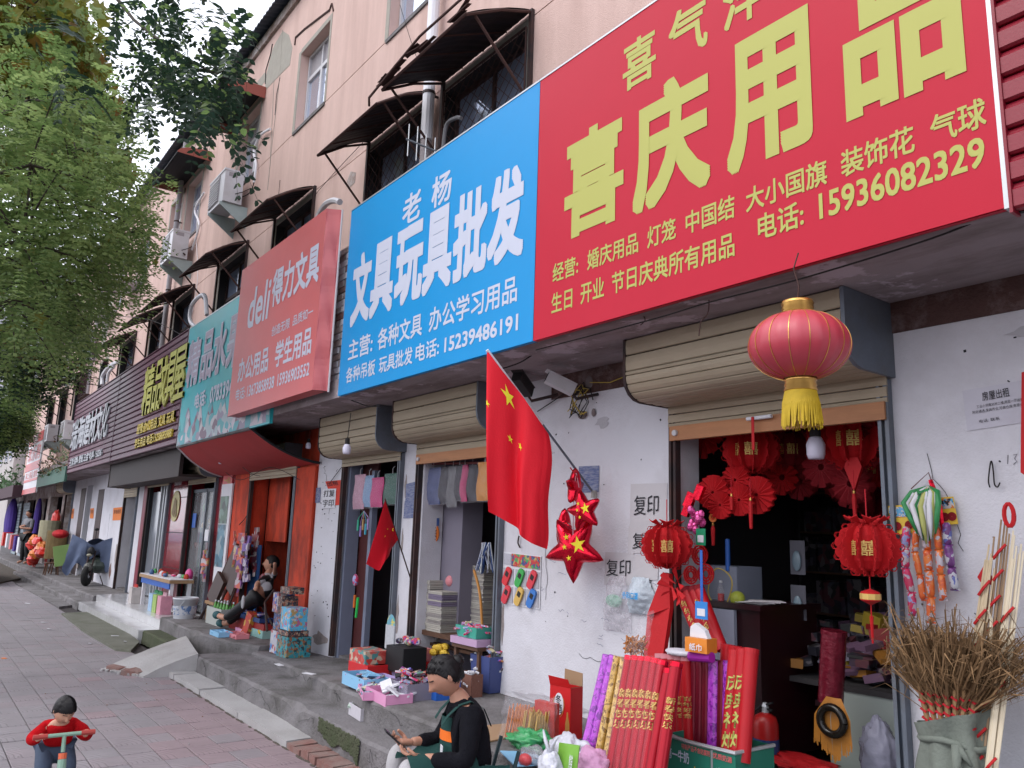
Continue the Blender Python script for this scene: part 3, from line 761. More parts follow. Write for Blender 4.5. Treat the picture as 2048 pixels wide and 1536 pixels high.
for tx,xa,ya,xb,yb in(('经营:',118,1110,222,1090),('婚庆用品',260,1030,468,970),('灯笼',505,950,622,920),('中国结',662,890,862,830),('大小国旗',908,780,1240,690),('装饰花',1296,630,1598,560),('气球',1660,480,1888,420)):
 cline(rs,tx,W(*zp(xa,ya),ty).x,W(*zp(xb,yb),ty).x,lz0,lz1,off=.016)
lz0=W(*zp(115,1285),ty).z;lz1=W(*zp(140,1195),ty).z
for tx,xa,ya,xb,yb in(('生日',113,1240,198,1215),('开业',232,1205,328,1170),('节日庆典所有用品',360,1140,862,1000)):
 cline(rs,tx,W(*zp(xa,ya),ty).x,W(*zp(xb,yb),ty).x,lz0,lz1,off=.016)
lz0=W(*zp(965,985),ty).z;lz1=W(*zp(985,872),ty).z
cline(rs,'电话:',W(*zp(958,930),ty).x,W(*zp(1145,880),ty).x,lz0,lz1,off=.016)
cline(rs,'15936082329',W(*zp(1208,840),ty).x,W(*zp(1888,630),ty).x,W(*zp(1225,895),ty).z,W(*zp(1225,792),ty).z+.005,off=.02)
# --- blue sign
bs=empty('shop_sign','bright blue banner sign with white lettering for stationery and toys','sign',(-5.2,SY,ZB))
q=MB();q.grid(lambda u,v:(-6.61+2.83*u,SY+.001*noise.noise(Vector((u*9,v*5,4))),ZB+(ZTOP-ZB)*v),60,30)
q.box(-6.61,SY+.012,ZB,-3.781,SY+.04,ZTOP)
part('banner',q,[sign_blue],bs)
part('frame',MB().box(-6.61,SY-.004,ZTOP,-3.78,SY+.045,ZTOP+.012),[light_metal],bs)
s2=600/2048;za=lambda x,y:(400+x*s2,400+y*s2) # zoom window of the left signs
zf=lambda x,y:(x,y)
def bl_(tx,L,Rr,z0,z1,off=.02):cline(bs,tx,W(*L,ty).x,W(*Rr,ty).x,z0,z1,ty,letter_white,off)
Z0=W(*za(1020,910),ty).z;Z1=W(*za(1100,380),ty).z
for ch,l,r_ in(('文',(703,600),(742,560)),('具',(741,580),(788,540)),('玩',(790,555),(846,520)),('具',(845,545),(905,480)),('批',(907,480),(975,450)),('发',(975,470),(1048,440))):
 bl_(ch,l,r_,Z0+.05,Z1+.02,.04)
zz0=W(*za(1390,1505),(ty)).z if False else W(820,445,ty).z;zz1=W(835,378,ty).z
bl_('老',(806,415),(842,405),zz0,zz1,.02);bl_('杨',(864,385),(903,370),zz0,zz1,.02)
z0_,z1_=W(697,722,ty).z,W(703,680,ty).z
for tx,l,r_ in(('主营:',(697,700),(745,688)),('各种文具',(755,690),(844,655)),('办公学习用品',(858,650),(1034,590))):
 bl_(tx,l,r_,z0_,z1_,.016)
z0_,z1_=W(693,767,ty).z,W(698,737,ty).z
for tx,l,r_ in(('各种吊板',(692,755),(750,740)),('玩具批发',(758,735),(825,712)),('电话:',(831,712),(878,695))):
 bl_(tx,l,r_,z0_,z1_+.01,.016)
bl_('15239486191',(889,690),(1036,650),W(890,705,ty).z,W(892,680,ty).z+.02,.022)
# --- faded red sign standing proud
ds=empty('shop_sign','faded red banner sign with white lettering, sticking out beside the blue sign','sign',(-7.4,2.62,2.70))
dy=2.80
dx0,dx1,dz0,dz1=W(455,833,dy).x,W(628,790,dy).x,W(455,833,dy).z,W(649,420,dy).z
dx1=(dx1+W(649,420,dy).x)/2
q=MB();q.grid(lambda u,v:(dx0+(dx1-dx0)*u,dy,dz0+(dz1-dz0)*v),20,12)
def side(u,v):
 fold=(.012*math.sin(v*17+u*4)*u+.006*math.sin(v*31))*(1 if 0<u<1 else.3)
 return(dx1+.05*u+fold,dy+.13*u,dz0+(dz1-dz0)*v)
q.grid(side,8,30)
q.grid(lambda u,v:(dx0+(dx1-dx0)*u,dy+.13*v,dz0-.001),6,3)
q.grid(lambda u,v:(dx0+(dx1-dx0)*u,dy+.13*v,dz1-.001),6,3)
q.grid(lambda u,v:(dx0,dy+.13*u,dz0+(dz1-dz0)*v),3,6)
part('banner',q,[sign_red2],ds)
part('frame',MB().tube([(dx1+.055,dy+.135,dz0-.01),(dx1+.055,dy+.135,dz1)],.010,6).tube([(dx0,dy+.135,dz1),(dx1+.055,dy+.135,dz1)],.01,6),[white_pvc],ds)
dt=dy-.002
def dl(tx,L,Rr,z0,z1,off=.016,shear=0):
 q=MB();x0,x1=W(*L,dt).x,W(*Rr,dt).x
 put_text(q,tx,(x0,dt,z0),(1,0,0),Vector((shear,0,1)),x1-x0,z1-z0,off);part('lettering',q,[letter_white],ds)
zd0,zd1=W(*za(335,880),dt).z,W(*za(370,590),dt).z
dl('deli',za(325,800),za(472,680),zd0+.0,zd1-.02,.018,.06)
dl('得力文具',za(492,640),za(812,470),zd0+.10,W(*za(775,290),dt).z-.02,.03)
zq0,zq1=W(*za(495,930),dt).z,W(*za(500,862),dt).z
dl('创造无限',za(490,890),za(612,850),zq0,zq1,.01);dl('品质如一',za(633,840),za(770,780),zq0,zq1,.01)
zq0,zq1=W(*za(270,1245),dt).z,W(*za(300,1075),dt).z
dl('办公用品',za(262,1170),za(468,1080),zq0,zq1,.024);dl('学生用品',za(512,1080),za(760,980),zq0,zq1,.024)
zq0,zq1=W(*za(247,1372),dt).z,W(*za(255,1290),dt).z
dl('电话:',za(245,1330),za(308,1310),zq0,zq1,.014);dl('13673858938',za(322,1310),za(505,1250),zq0,zq1-.01,.02);dl('15936903552',za(528,1240),za(745,1170),zq0,zq1-.01,.02)
# --- teal fruit sign
fs=empty('shop_sign','teal fruit shop sign with pink outlined lettering and a printed heap of fruit below','sign',(-10,SY,2.67))
sign_box(fs,sign_teal,-11.98,-8.3,2.67,4.42,SY)
part('frame',MB().box(-11.98,SY-.004,4.42,-8.3,SY+.04,4.435).box(-11.995,SY-.004,2.67,-11.981,SY+.04,4.43),[light_metal],fs)
q=MB();n=40
pts=[(-11.96,SY-.003,2.69)]+[(-8.32,SY-.003,2.69)]+[(-8.32-3.64*i/n,SY-.003,3.05+.13*math.sin(i*1.1)+.16*noise.noise(Vector((i*.4,0,0))))for i in range(n+1)]
q.poly(pts);part('fruit_picture',q,[fruit_print],fs)
fty=SY-.008
def fl(tx,L,Rr,z0,z1,off,m_,y):q=MB();wtext(q,tx,W(*L,y).x,W(*Rr,y).x,z0,z1,y,off);part('lettering',q,[m_],fs)
for tx,l,r_ in(('精',(376,720),(402,700)),('品',(404,705),(428,690)),('水',(428,690),(455,680)),('果',(455,680),(488,660))):
 fl(tx,l,r_,3.50,4.20,.045,letter_white,fty);fl(tx,l,r_,3.515,4.185,.01,letter_pink,fty-.004)
fl('电话:',(387,825),(410,815),3.14,3.36,.03,letter_white,fty);fl('07833947',(418,812),(470,790),3.14,3.36,.03,letter_white,fty)
# --- slatted signs
def slat_sign(label,x0,x1,z0,z1,m_,n,y=SY,group=None):
 r_=empty('slatted_sign',label,'sign',((x0+x1)/2,y,z0),group)
 h=(z1-z0)/n
 for i in range(n):
  a=z0+i*h;q=MB()
  q.prism([(x0,y+.012,a+.004),(x0,y,a+.012),(x0,y,a+h*.72),(x0,y+.010,a+h*.80),(x0,y+.02,a+h-.002),(x0,y+.04,a+h-.002),(x0,y+.04,a+.004)],(x1-x0,0,0))
  part('slat',q,[m_],r_)
 part('backing_board',MB().box(x0+.001,y+.041,z0,x1-.001,y+.06,z1),[dark],r_)
 part('edge_trim',MB().box(x0-.012,y-.006,z0-.01,x0-.001,y+.06,z1+.01).box(x1+.001,y-.006,z0-.01,x1+.012,y+.06,z1+.01).box(x0,y-.006,z1,x1,y+.06,z1+.012),[m_],r_)
 return r_
ps=slat_sign('purple slatted sign with yellow raised lettering',-16.75,-12.04,2.73,4.43,purple_slat,17)
psy=SY-.03
def raised(root,tx,x0,x1,z0,z1,m_,off=.02,y=psy,th=.028):
 q=MB();wtext(q,tx,x0,x1,z0,z1,y,off);nf=list(q.f);vs=list(q.v);n=len(vs)
 # sides: extrude the boundary edges back to the slats
 cnt={}
 for f in nf:
  for i in range(len(f)):e=(f[i],f[(i+1)%len(f)]);cnt[e]=1
 q.v+=[v+Vector((0,th,0))for v in vs]
 for(a,b)in list(cnt):
  if(b,a)not in cnt:q._f(b,a,a+n,b+n)
 part('lettering',q,[m_],root)
px_=lambda x,y:(140+x*260/1248,640+y*260/1248)
for ch,l,r_ in(('精',(700,700),(795,650)),('品',(800,650),(880,600)),('文',(860,600),(935,560)),('具',(920,580),(1015,520)),('屋',(995,520),(1110,440))):
 raised(ps,ch,W(*px_(*l),psy).x,W(*px_(*r_),psy).x,3.36,4.20,letter_yellow,.015)
raised(ps,'经营:办公用品 文具 玩具',W(*px_(645,1030),psy).x,W(*px_(1000,920),psy).x,3.06,3.24,letter_gold,.02)
raised(ps,'学生用品 电话:15238695988',W(*px_(620,1190),psy).x,W(*px_(972,1090),psy).x,2.83,2.99,letter_gold,.02)
gs=slat_sign('purple slatted sign with silver raised lettering',-21.9,-16.77,2.73,4.43,purple_slat,17)
for ch,l,r_ in(('瑞',(30,1000),(85,990)),('海',(88,980),(150,950)),('建',(150,950),(200,930)),('材',(200,920),(262,900)),('文',(262,900),(318,870)),('化',(318,870),(380,830))):
 raised(gs,ch,W(*px_(*l),psy).x,W(*px_(*r_),psy).x,3.25,3.98,letter_silver,.02)
raised(gs,'主营:涂料 壁纸 五金 电料 15036',W(*px_(0,1340),psy).x,W(*px_(300,1270),psy).x,2.88,3.06,letter_silver,.02)
cs=slat_sign('dark red slatted facing at the right end of the huge red sign',-1.06,.6,2.74,4.9,crimson_slat,21)
# far red and white sign
fr=empty('shop_sign','distant red and white panel sign above the open shopfront past the purple signs','sign',(-29,SY,2.4))
sign_box(fr,white_paint,-30.9,-27.45,2.42,4.3,SY)
for z0,z1 in((4.0,4.3),(3.15,3.4),(2.42,2.58),(2.8,2.88)):part('red_band',MB().box(-30.9,SY-.012,z0,-27.45,SY-.001,z1),[sign_red2],fr)
q=MB();wtext(q,'欢乐购',-30.7,-27.7,3.45,3.95,SY-.004,.03);part('lettering',q,[sign_red2],fr)
q=MB();wtext(q,'床上用品 窗帘',-30.6,-27.7,2.9,3.12,SY-.004,.02);part('lettering',q,[sign_red2],fr)
# ================================================================ awnings
def awning(label,x0,x1,m_=awn_metal,drop=.36,reach=.62,zt_=6.08,ribs=4):
 r_=empty('window_awning',label,'awning',((x0+x1)/2,D,zt_),'rusty metal awnings over the second floor windows')
 def f(u,v):
  zz=zt_-drop*(v**1.25)+.012*math.sin(v*PI)+.0025*math.sin(u*(x1-x0)*60)+.010*noise.noise(Vector((u*3+x0,v*3,0)))
  return Vector((x0+(x1-x0)*u,D-.01-reach*v,zz))
 q=MB();N_=max(20,int((x1-x0)*36))
 q.grid(f,N_,8);q.grid(lambda u,v:f(u,v)+Vector((0,0,-.008)),N_,8)
 part('sheet',q,[m_],r_)
 q=MB()
 for u in(0.0,1.0):q.tube([f(u,.0)+Vector((0,0,-.02)),f(u,.5)+Vector((0,0,-.02)),f(u,1)+Vector((0,0,-.02))],.014,5)
 q.tube([f(0,1)+Vector((0,0,-.012)),f(1,1)+Vector((0,0,-.012))],.014,5)
 for k in range(1,ribs):q.tube([f(k/ribs,.02)+Vector((0,0,-.025)),f(k/ribs,1)+Vector((0,0,-.02))],.008,4)
 part('frame',q,[rust_metal],r_)
 for u in(.01,.99):
  a=f(u,.88);q=MB().tube([a+Vector((0,0,-.02)),(a.x,D-.03,zt_-.85)],.014,5);part('brace',q,[rust_metal],r_)
 for x in(x0,x1):part('side_rail',MB().box(x-.02,D-.035,zt_-1.15,x+.02,D-.003,zt_),[dark_metal],r_)
 return r_
awning('large dark awning, highest above the blue sign, with a torn edge',-6.38,-4.93,reach=.68,drop=.34)
awning('dark awning beside the white drainpipe above the blue sign',-8.03,-6.60)
awning('dark awning above the faded red sign',-11.06,-9.60)
awning('ribbed awning above the teal fruit sign',-13.77,-12.23,ribs=6)
awning('ribbed awning left of the grey pipe above the purple sign',-16.7,-15.24,ribs=7)
awning('small ribbed awning tucked under its neighbour above the purple sign',-18.75,-17.2,ribs=6)
awning('distant ribbed awning above the silver lettered sign',-21.75,-20.02,ribs=7)
awning('dark distant awning above the green plant trough',-28.7,-26.2,ribs=5)
awning('green awning at the far end of the building',-31.7,-30.0,green_awn,drop=.5)
awning('last green awning, farthest down the street',-34.7,-33.0,green_awn,drop=.5)
def torn():
 q=MB();random.seed(11)
 for k in range(14):
  t=random.random();p=Vector((-6.45+1.45*t,3.06+random.uniform(-.03,.02),5.78+random.uniform(.0,.06)))
  q.bbox(p.x,p.y,p.z,random.uniform(.15,.35),random.uniform(.03,.07),.006,random.uniform(-.15,.15),random.uniform(-.4,.4),random.uniform(-.12,.12))
 q.tube([(-6.62,3.06,5.66),(-6.55,3.02,5.7),(-5.6,3.02,5.86),(-4.95,3.06,5.9)],.012,6)
 solo('torn_roofing',q,[rust_metal],'strip of torn rusty roofing lying along the highest awning','roofing strip')
torn()
def curved_awning(x0,x1,z0,label):
 r_=empty('curved_awning',label,'awning',((x0+x1)/2,D,z0),'curved awnings with red ends under the eave')
 def f(u,v):
  a=v*PI*.5;return Vector((x0+(x1-x0)*u,D-.62*math.sin(a),z0+.20*math.cos(a)))
 q=MB();q.grid(f,10,10);q.grid(lambda u,v:f(u,v)*1+Vector((0,.012,-.012)),10,10);part('hood',q,[black],r_)
 for x in(x0,x1):
  pts=[(x,D-.01,z0)]+[tuple(f(0,i/10)+Vector((x-x0,0,0)))for i in range(11)]
  part('end_panel',MB().prism(pts,(.012 if x==x1 else-.012,0,0)),[awn_red],r_)
curved_awning(-13.75,-12.14,8.52,'curved awning with a red end, nearer one behind the leafy branch')
curved_awning(-17.1,-15.12,8.54,'curved awning with a red end, farther one above the drainpipe')
# ---------- window grilles
def grille(x0,x1,z0,z1,label,cage=False,m_=dark_metal):
 q=MB();y=D-.02
 if cage:
  y=D-.45
  for z in(z0,(z0+z1)/2,z1):q.tube([(x0,D,z),(x0,y,z),(x1,y,z),(x1,D,z)],.012,4)
  for k in range(8):x=x0+(x1-x0)*k/7;q.tube([(x,y,z0),(x,y,z1)],.008,4)
  q.box(x0,y,z0-.01,x1,D,z0)
 else:
  s_=.14;n=int((x1-x0+z1-z0)/s_)
  for k in range(-int((z1-z0)/s_),int((x1-x0)/s_)+1):
   a=Vector((x0+k*s_,y,z0));b=a+Vector((z1-z0,0,z1-z0));t0=max(0,(x0-a.x)/(z1-z0));t1=min(1,(x1-a.x)/(z1-z0))
   if t1>t0:q.tube([a.lerp(b,t0),a.lerp(b,t1)],.0035,3,False)
   a=Vector((x0+k*s_,y+.006,z1));b=a+Vector((z1-z0,0,-(z1-z0)))
   if t1>t0:q.tube([a.lerp(b,t0),a.lerp(b,t1)],.0035,3,False)
  q.tube([(x0,y,z0),(x1,y,z0),(x1,y,z1),(x0,y,z1),(x0,y,z0)],.012,4)
 solo('window_grille',q,[m_],label,'window grille')
grille(-6.36,-5.0,4.26,5.95,'dark diamond mesh over the window under the highest awning',m_=rust_metal)
grille(-8.02,-6.75,4.26,5.95,'dark diamond mesh over the window left of the white drainpipe',m_=rust_metal)
grille(-24.6,-23.0,7.2,8.3,'white protruding window cage on the top floor, partly behind leaves',True,white_pvc)
grille(-24.4,-23.2,4.9,5.8,'red-brown empty cage frame above the silver lettered sign',True,rust_metal)
grille(-21.6,-20.15,7.3,8.4,'white window cage beside the top floor window, behind leaf tips',True,white_pvc)
# ---------- drain pipes
def pipe(x,z0,z1,m_,r_,label,y=D-.11):
 q=MB().tube([(x,y,z0),(x,y,z1)],r_,12)
 e=empty('drainpipe',label,'pipe',(x,D,z0));part('pipe',q,[m_],e)
 z=z0+.5
 while z<z1:
  part('clamp',MB().lathe((x,y,z),[(r_+.006,0),(r_+.006,.03)],12).box(x-.01,y,z,x+.01,D,z+.02),[dark_metal],e);z+=1.5
 return e
pipe(-6.50,5.45,9.6,white_paint,.062,'white plastic drainpipe running up the wall above the blue sign')
pipe(-6.50,4.2,5.44,mat('wrapped_pipe',(.34,.30,.31),.8,.2,10,.5,30),.058,'grey taped lower pipe behind the television aerial')
pipe(-16.86,4.3,9.6,grey_pvc,.05,'grey drainpipe rising above the purple sign')
pipe(-25.3,4.0,9.6,grey_pvc,.05,'grey drainpipe at the left end of the purple signs')
# ---------- aerial
ae=empty('tv_aerial','small television aerial with short rods above the blue sign','aerial',(-6.3,3.2,4.6))
a,b=W(812,278,3.2),W(876,304,3.45)
part('boom',MB().tube([a,b],.010,6),[grey_metal],ae)
for t,h in((.08,.16),(.35,.17),(.62,.13),(.9,.13)):
 p=a.lerp(b,t);part('rod',MB().tube([p+Vector((0,0,-h)),p+Vector((0,0,h))],.006,5),[light_metal],ae)
# ---------- air conditioners
def ac(px,py,label,zoff=0,yb=D-.12,h=.56,w_=.82,d=.30,bracket=True):
 p=W(px,py,yb);x1=p.x;z1=p.z;y0=yb-d;x0=x1-w_
 e=empty('air_conditioner',label,'air conditioner',((x0+x1)/2,D,z1-h),'outdoor air conditioner units on the facade')
 part('casing',MB().box(x0,y0,z1-h,x1,yb,z1).box(x0-.01,y0-.01,z1-.03,x1+.01,yb+.01,z1+.004),[white_pvc],e)
 part('louvre_panel',MB().box(x0+.05,y0-.012,z1-h+.06,x0+.56,y0-.001,z1-.05),[grey_pvc],e)
 for k in range(9):part('fan_grille_bar',MB().box(x0+.06,y0-.022,z1-h+.08+k*.045,x0+.55,y0-.013,z1-h+.095+k*.045),[white_pvc],e)
 part('label_plate',MB().box(x1+.0005,y0+.06,z1-.12,x1+.004,y0+.2,z1-.05),[grey_pvc],e)
 part('service_valve',MB().tube([(x1+.02,yb-.08,z1-h+.1),(x1+.05,yb-.05,z1-h+.06)],.016,6).tube([(x1+.02,yb-.12,z1-h+.15),(x1+.05,yb-.02,z1-h+.2),(x1+.08,D-.01,z1-h+.3)],.008,5),[dark_metal],e)
 if bracket:
  for x in(x0+.14,x1-.06):
   q=MB().prism([(x,D-.002,z1-h-.005),(x,y0-.03,z1-h-.005),(x,y0-.03,z1-h-.05),(x,D-.002,z1-h-.36)],(.02,0,0));part('bracket',q,[mat('galvanised',(.33,.40,.40),.5,.1,6,metal=.3)],e)
 return e
ac(489,346,'white outdoor air conditioner nearest the camera, above the dark awning')
ac(380,464,'white outdoor air conditioner on a bracket by the grey drainpipe')
ac(190,660,'white outdoor air conditioner seen through the leaf tips at mid height')
ac(154,842,'white outdoor air conditioner at the left edge of the silver lettered sign')
ac(118,850,'weathered outdoor air conditioner above the planted trough')
ac(68,858,'far outdoor air conditioner just behind the red and white sign')
ac(140,715,'distant outdoor air conditioner high above the green awning')
# ---------- hoses
def hose(pts,y,r_,m_,label,cat='hose',nm='hose'):
 P=[W(a,b,y)for a,b in pts];Q=[]
 for i in range(len(P)-1):
  for k in range(6):
   t=k/6;p0=P[max(i-1,0)];p1=P[i];p2=P[i+1];p3=P[min(i+2,len(P)-1)]
   Q.append(.5*((2*p1)+(p2-p0)*t+(2*p0-5*p1+4*p2-p3)*t*t+(3*p1-p0-3*p2+p3)*t**3))
 Q.append(P[-1]);return solo(nm,MB().tube(Q,r_,7),[m_],label,cat)
hose([(680,404),(668,401),(652,408),(640,425),(634,440)],3.3,.035,white_pvc,'thick white insulated hose arching over the faded red sign')
hose([(392,655),(380,640),(384,610),(408,590),(414,630)],3.4,.035,white_pvc,'white hose loop over the teal sign corner')
hose([(204,770),(206,750),(220,732),(236,724)],3.3,.045,white_pvc,'white hose arching above the silver lettered sign, larger of the pair')
hose([(214,765),(218,745),(228,733)],3.3,.035,white_pvc,'white hose arching above the silver lettered sign, smaller of the pair')
hose([(540,258),(522,270),(508,300),(512,330),(508,365)],D-.05,.02,white_paint,'white pipe running past the window to the nearer air conditioner')
hose([(508,365),(500,385),(480,395),(465,392)],D-.08,.008,cable_m,'black cables drooping from the nearer air conditioner','cable','cable')
hose([(408,385),(390,420),(398,450),(384,500)],D-.05,.02,white_paint,'white pipe beside the window above the farther air conditioner')
hose([(395,420),(393,480),(395,560),(380,650)],D-.02,.006,white_paint,'thin white wire hanging down the wall above the teal sign','cable','cable')
hose([(783,225),(640,378),(545,500)],D-.02,.004,cable_m,'thin black wire slanting down the pink wall','cable','cable')
hose([(800,10),(818,70),(835,120)],D-.05,.003,cable_m,'thin black wire hanging under the top floor window','cable','cable')
hose([(560,360),(556,400),(550,440)],D-.01,.0035,cable_m,'short black wire on the wall above the awning','cable','cable')
hose([(886,300),(893,250),(912,236),(922,236)],3.4,.018,mat('corrugated_hose',(.12,.12,.13),.7),'grey corrugated hose behind the top of the blue sign')
hose([(130,560),(200,620),(300,640),(380,680)],3.0,.006,cable_m,'black cable sagging across the facade behind the leaves','cable','cable')
hose([(0,905),(60,900),(130,930)],2.6,.01,cable_m,'black cable sagging past the distant shopfronts','cable','cable')

# ================================================================ rolling shutters over the openings
def shutter(x0,x1,label,zbot=2.17,front=3.24,hood_z=2.39,bar=True,m_=shutter_m,endr=grey_metal,endl=dark_metal,guides=True,zc=2.752):
 e=empty('roller_shutter',label,'roller shutter',((x0+x1)/2,D,zbot),'half rolled metal shutters over the shop doors')
 # profile of the coil: down the front, rounded underneath, back to the wall, then the hanging curtain
 prof=[(front,zc)]
 zr=hood_z;r_=.14
 k=0
 while zc-.10*(k+1)>zr+r_:k+=1;prof.append((front,zc-.10*k))
 for i in range(0,5):a=i/4*PI/2;prof.append((front+r_-r_*math.cos(a),zr+r_-r_*math.sin(a)))
 n=3
 for i in range(1,n+1):prof.append((front+r_+(D-.045-front-r_)*i/n,zr))
 z=zr-.0
 while z-.055>zbot+.09:z-=.055;prof.append((D-.045,z))
 prof.append((D-.045,zbot+.085))
 for a,b in zip(prof,prof[1:]):
  dy,dz=b[0]-a[0],b[1]-a[1];L=math.hypot(dy,dz)
  if L<.012:continue
  nx,nz=dz/L,-dy/L # outward normal (y, z)
  if nx>0 and abs(dz)>abs(dy):nx,nz=-nx,-nz
  if abs(dy)>=abs(dz)and nz>0:nx,nz=-nx,-nz
  pts=[]
  for t,h in((0.03,0),(.08,.007),(.5,.010),(.92,.007),(.97,0)):
   pts.append((x0,a[0]+dy*t+nx*h,a[1]+dz*t+nz*h))
  pts+=[(x0,a[0]+dy*.97-nx*.006,a[1]+dz*.97-nz*.006),(x0,a[0]+dy*.03-nx*.006,a[1]+dz*.03-nz*.006)]
  part('slat',MB().prism(pts,(x1-x0,0,0)),[m_],e)
 P=[(y,z)for y,z in prof if z>=zr-.001]
 for x,mm in((x1,endr),(x0-.02,endl)):
  pts=[(x+.003,D-.002,zc)]+[(x+.003,y-.012,z-.012 if z<zc else z)for y,z in P]+[(x+.003,D-.002,zr-.012)]
  part('end_plate',MB().prism(pts,(.02,0,0)),[mm],e)
 if bar:
  part('bottom_bar',MB().box(x0+.02,D-.065,zbot,x1-.01,D-.03,zbot+.088),[wood_bar],e)
  part('bar_screw',MB().lathe((x0+.07,D-.066,zbot+.045),[(.02,0),(.018,.014),(.008,.015)],12,Matrix.Rotation(PI/2,3,'X')),[white_pvc],e)
 if guides:
  for x,mm in((x0+.0,dark_metal),(x1-.055,grey_metal)):
   part('guide_rail',MB().box(x,D-.05,zt((x0+x1)/2)-.01,x+.018,D-.003,zr-.02).box(x+.036,D-.05,zt((x0+x1)/2)-.01,x+.055,D-.003,zr-.02).box(x+.018,D-.025,zt((x0+x1)/2)-.01,x+.036,D-.003,zr-.02),[mm],e)
 return e
shutter(-3.35,-1.95,'shutter coil of wide tan slats above the lantern shop door',front=3.34)
shutter(-6.45,-5.10,'tan shutter coil above the doorway stacked with books',zbot=2.19,front=3.45)
shutter(-8.05,-6.75,'tan shutter coil above the doorway with the small flag',zbot=2.16,front=3.43,hood_z=2.34,bar=False)
shutter(-10.98,-9.34,'narrow white shutter under the red tarp awning',zbot=2.12,front=3.55,hood_z=2.35,bar=False,zc=2.6)
shutter(-14.02,-12.52,'shutter coil over the glass-fronted shop left of the poster',zbot=2.16,front=3.45,hood_z=2.33,bar=False)
shutter(-16.9,-15.3,'shutter over the grey framed glass door',zbot=2.2,front=3.45,hood_z=2.34,bar=False)
shutter(-19.0,-17.75,'shutter over the dark doorway beside the long white wall',zbot=2.05,front=3.45,hood_z=2.34,bar=False)
shutter(-27.2,-25.9,'distant shutter coil at the end of the white wall',zbot=2.3,front=3.45,hood_z=2.42,bar=False)
# brown box beam over the glass shops
solo('brown_canopy_box',MB().box(-17.85,3.18,2.30,-12.62,3.235,2.74).box(-17.85,3.236,2.30,-12.62,3.6,2.34).box(-17.90,3.17,2.29,-17.851,3.6,2.745),[mat('brown_board',(.030,.020,.020),.6,.15,5)],'long dark brown box board hanging over the shutters left of the red tarp','canopy board')
# red tarp awning
ra=empty('tarp_awning','sagging red tarp awning over the orange-red shop','awning',(-10.5,D,2.3))
def tarp(u,v):
 x0=-11.98;x1=-8.93
 xa=x0+(x1-x0)*u;xb=-12.35+(-8.72+12.35)*u
 x=xa+(xb-xa)*v;y=2.97+(D-.02-2.97)*v;z=2.675+(2.33-2.675)*v-.07*math.sin(v*PI)-.02*math.sin(u*PI)
 return Vector((x,y,z+.008*noise.noise(Vector((u*8,v*3,0)))))
q=MB();q.smooth=True;q.grid(tarp,30,12);q.grid(lambda u,v:tarp(u,v)+Vector((0,0,.006)),30,12);part('tarp',q,[red_awning],ra)
part('side_pole',MB().tube([tarp(1,i/10)+Vector((.01,0,.0))for i in range(11)],.018,6),[black],ra)
part('side_pole',MB().tube([tarp(0,i/10)+Vector((-.01,0,.0))for i in range(11)],.018,6),[white_pvc],ra)
part('front_rail',MB().tube([tarp(0,0),tarp(1,0)],.022,6),[concrete],ra)
# ---------- light bulbs
def bulb(px,py,y,label,s_=1.0,cord=.22,group='bare white light bulbs hanging under the canopy'):
 p=W(px,py,y);e=empty('light_bulb',label,'light bulb',(p.x,p.y,p.z-.07*s_),group)
 q=MB();q.smooth=True;q.lathe((p.x,p.y,p.z-.07*s_),[(.004,0),(.03*s_,.002),(.036*s_,.02*s_),(.037*s_,.06*s_),(.026*s_,.085*s_),(.022*s_,.09*s_)],16);part('bulb',q,[bulb_m],e)
 part('socket',MB().lathe((p.x,p.y,p.z+.022*s_),[(.022*s_,0),(.021*s_,.05*s_),(.008,.055*s_)],12),[dark if s_>1.2 else cable_m],e)
 part('cord',MB().tube([(p.x,p.y,p.z+.07*s_),(p.x+.01,p.y+.01,p.z+.07*s_+cord)],.004,5),[cable_m],e)
bulb(1631,884,3.9,'large bare bulb hanging inside the lantern shop door',1.35,.12)
bulb(694,893,3.1,'bare bulb hanging by the shutter left of the small flag',1.0,.24)
bulb(443,918,3.35,'bare bulb hanging under the red tarp awning',1.0,.12)
bulb(617,888,3.6,'white lamp on the dark wall end of the red tarp awning',.8,.1)
# ---------- big lantern
p=W(1598,692,2.80)
lr=RPX(1598,692,2.80,99)
ln=empty('round_lantern','large round red silk lantern with gold ribs and yellow fringe','lantern',(p.x,p.y,p.z-.3))
q=MB();q.smooth=True
n=96
for i in range(25):
 th=.30+(PI-.60)*i/24
 for k in range(n):
  ph=2*PI*k/n;sc_=1-.022*abs(math.sin(ph*9))**.6*0-.018*abs(math.cos(ph*8))
  r_=lr*math.sin(th)**.92*sc_
  q.v.append(p+Vector((r_*math.cos(ph),r_*math.sin(ph),lr*.70*math.cos(th))))
for i in range(24):
 for k in range(n):k2=(k+1)%n;q._f(i*n+k,i*n+k2,(i+1)*n+k2,(i+1)*n+k)
part('shade',q,[lantern_red],ln)
for k in range(16):
 ph=PI/16+2*PI*k/16+.12;ph=k*PI/8
 pts=[]
 for i in range(25):
  th=.30+(PI-.60)*i/24;r_=lr*math.sin(th)**.92*(1-.018*abs(math.cos(ph*8)))+.0012
  pts.append(p+Vector((r_*math.cos(ph),r_*math.sin(ph),lr*.70*math.cos(th))))
 part('rib',MB().tube(pts,.0018,4),[gold],ln)
cr=lr*.31
for sgn,z in((1,lr*.66),(-1,-lr*.66-.055)):
 q=MB();q.smooth=True;q.lathe(p+Vector((0,0,z)),[(cr*.98,0),(cr*1.06,.004),(cr*.96,.018),(cr*1.03,.022),(cr*.95,.036),(cr*1.03,.042),(cr*.98,.055)],32);part('gold_collar',q,[gold],ln)
q=MB();random.seed(5)
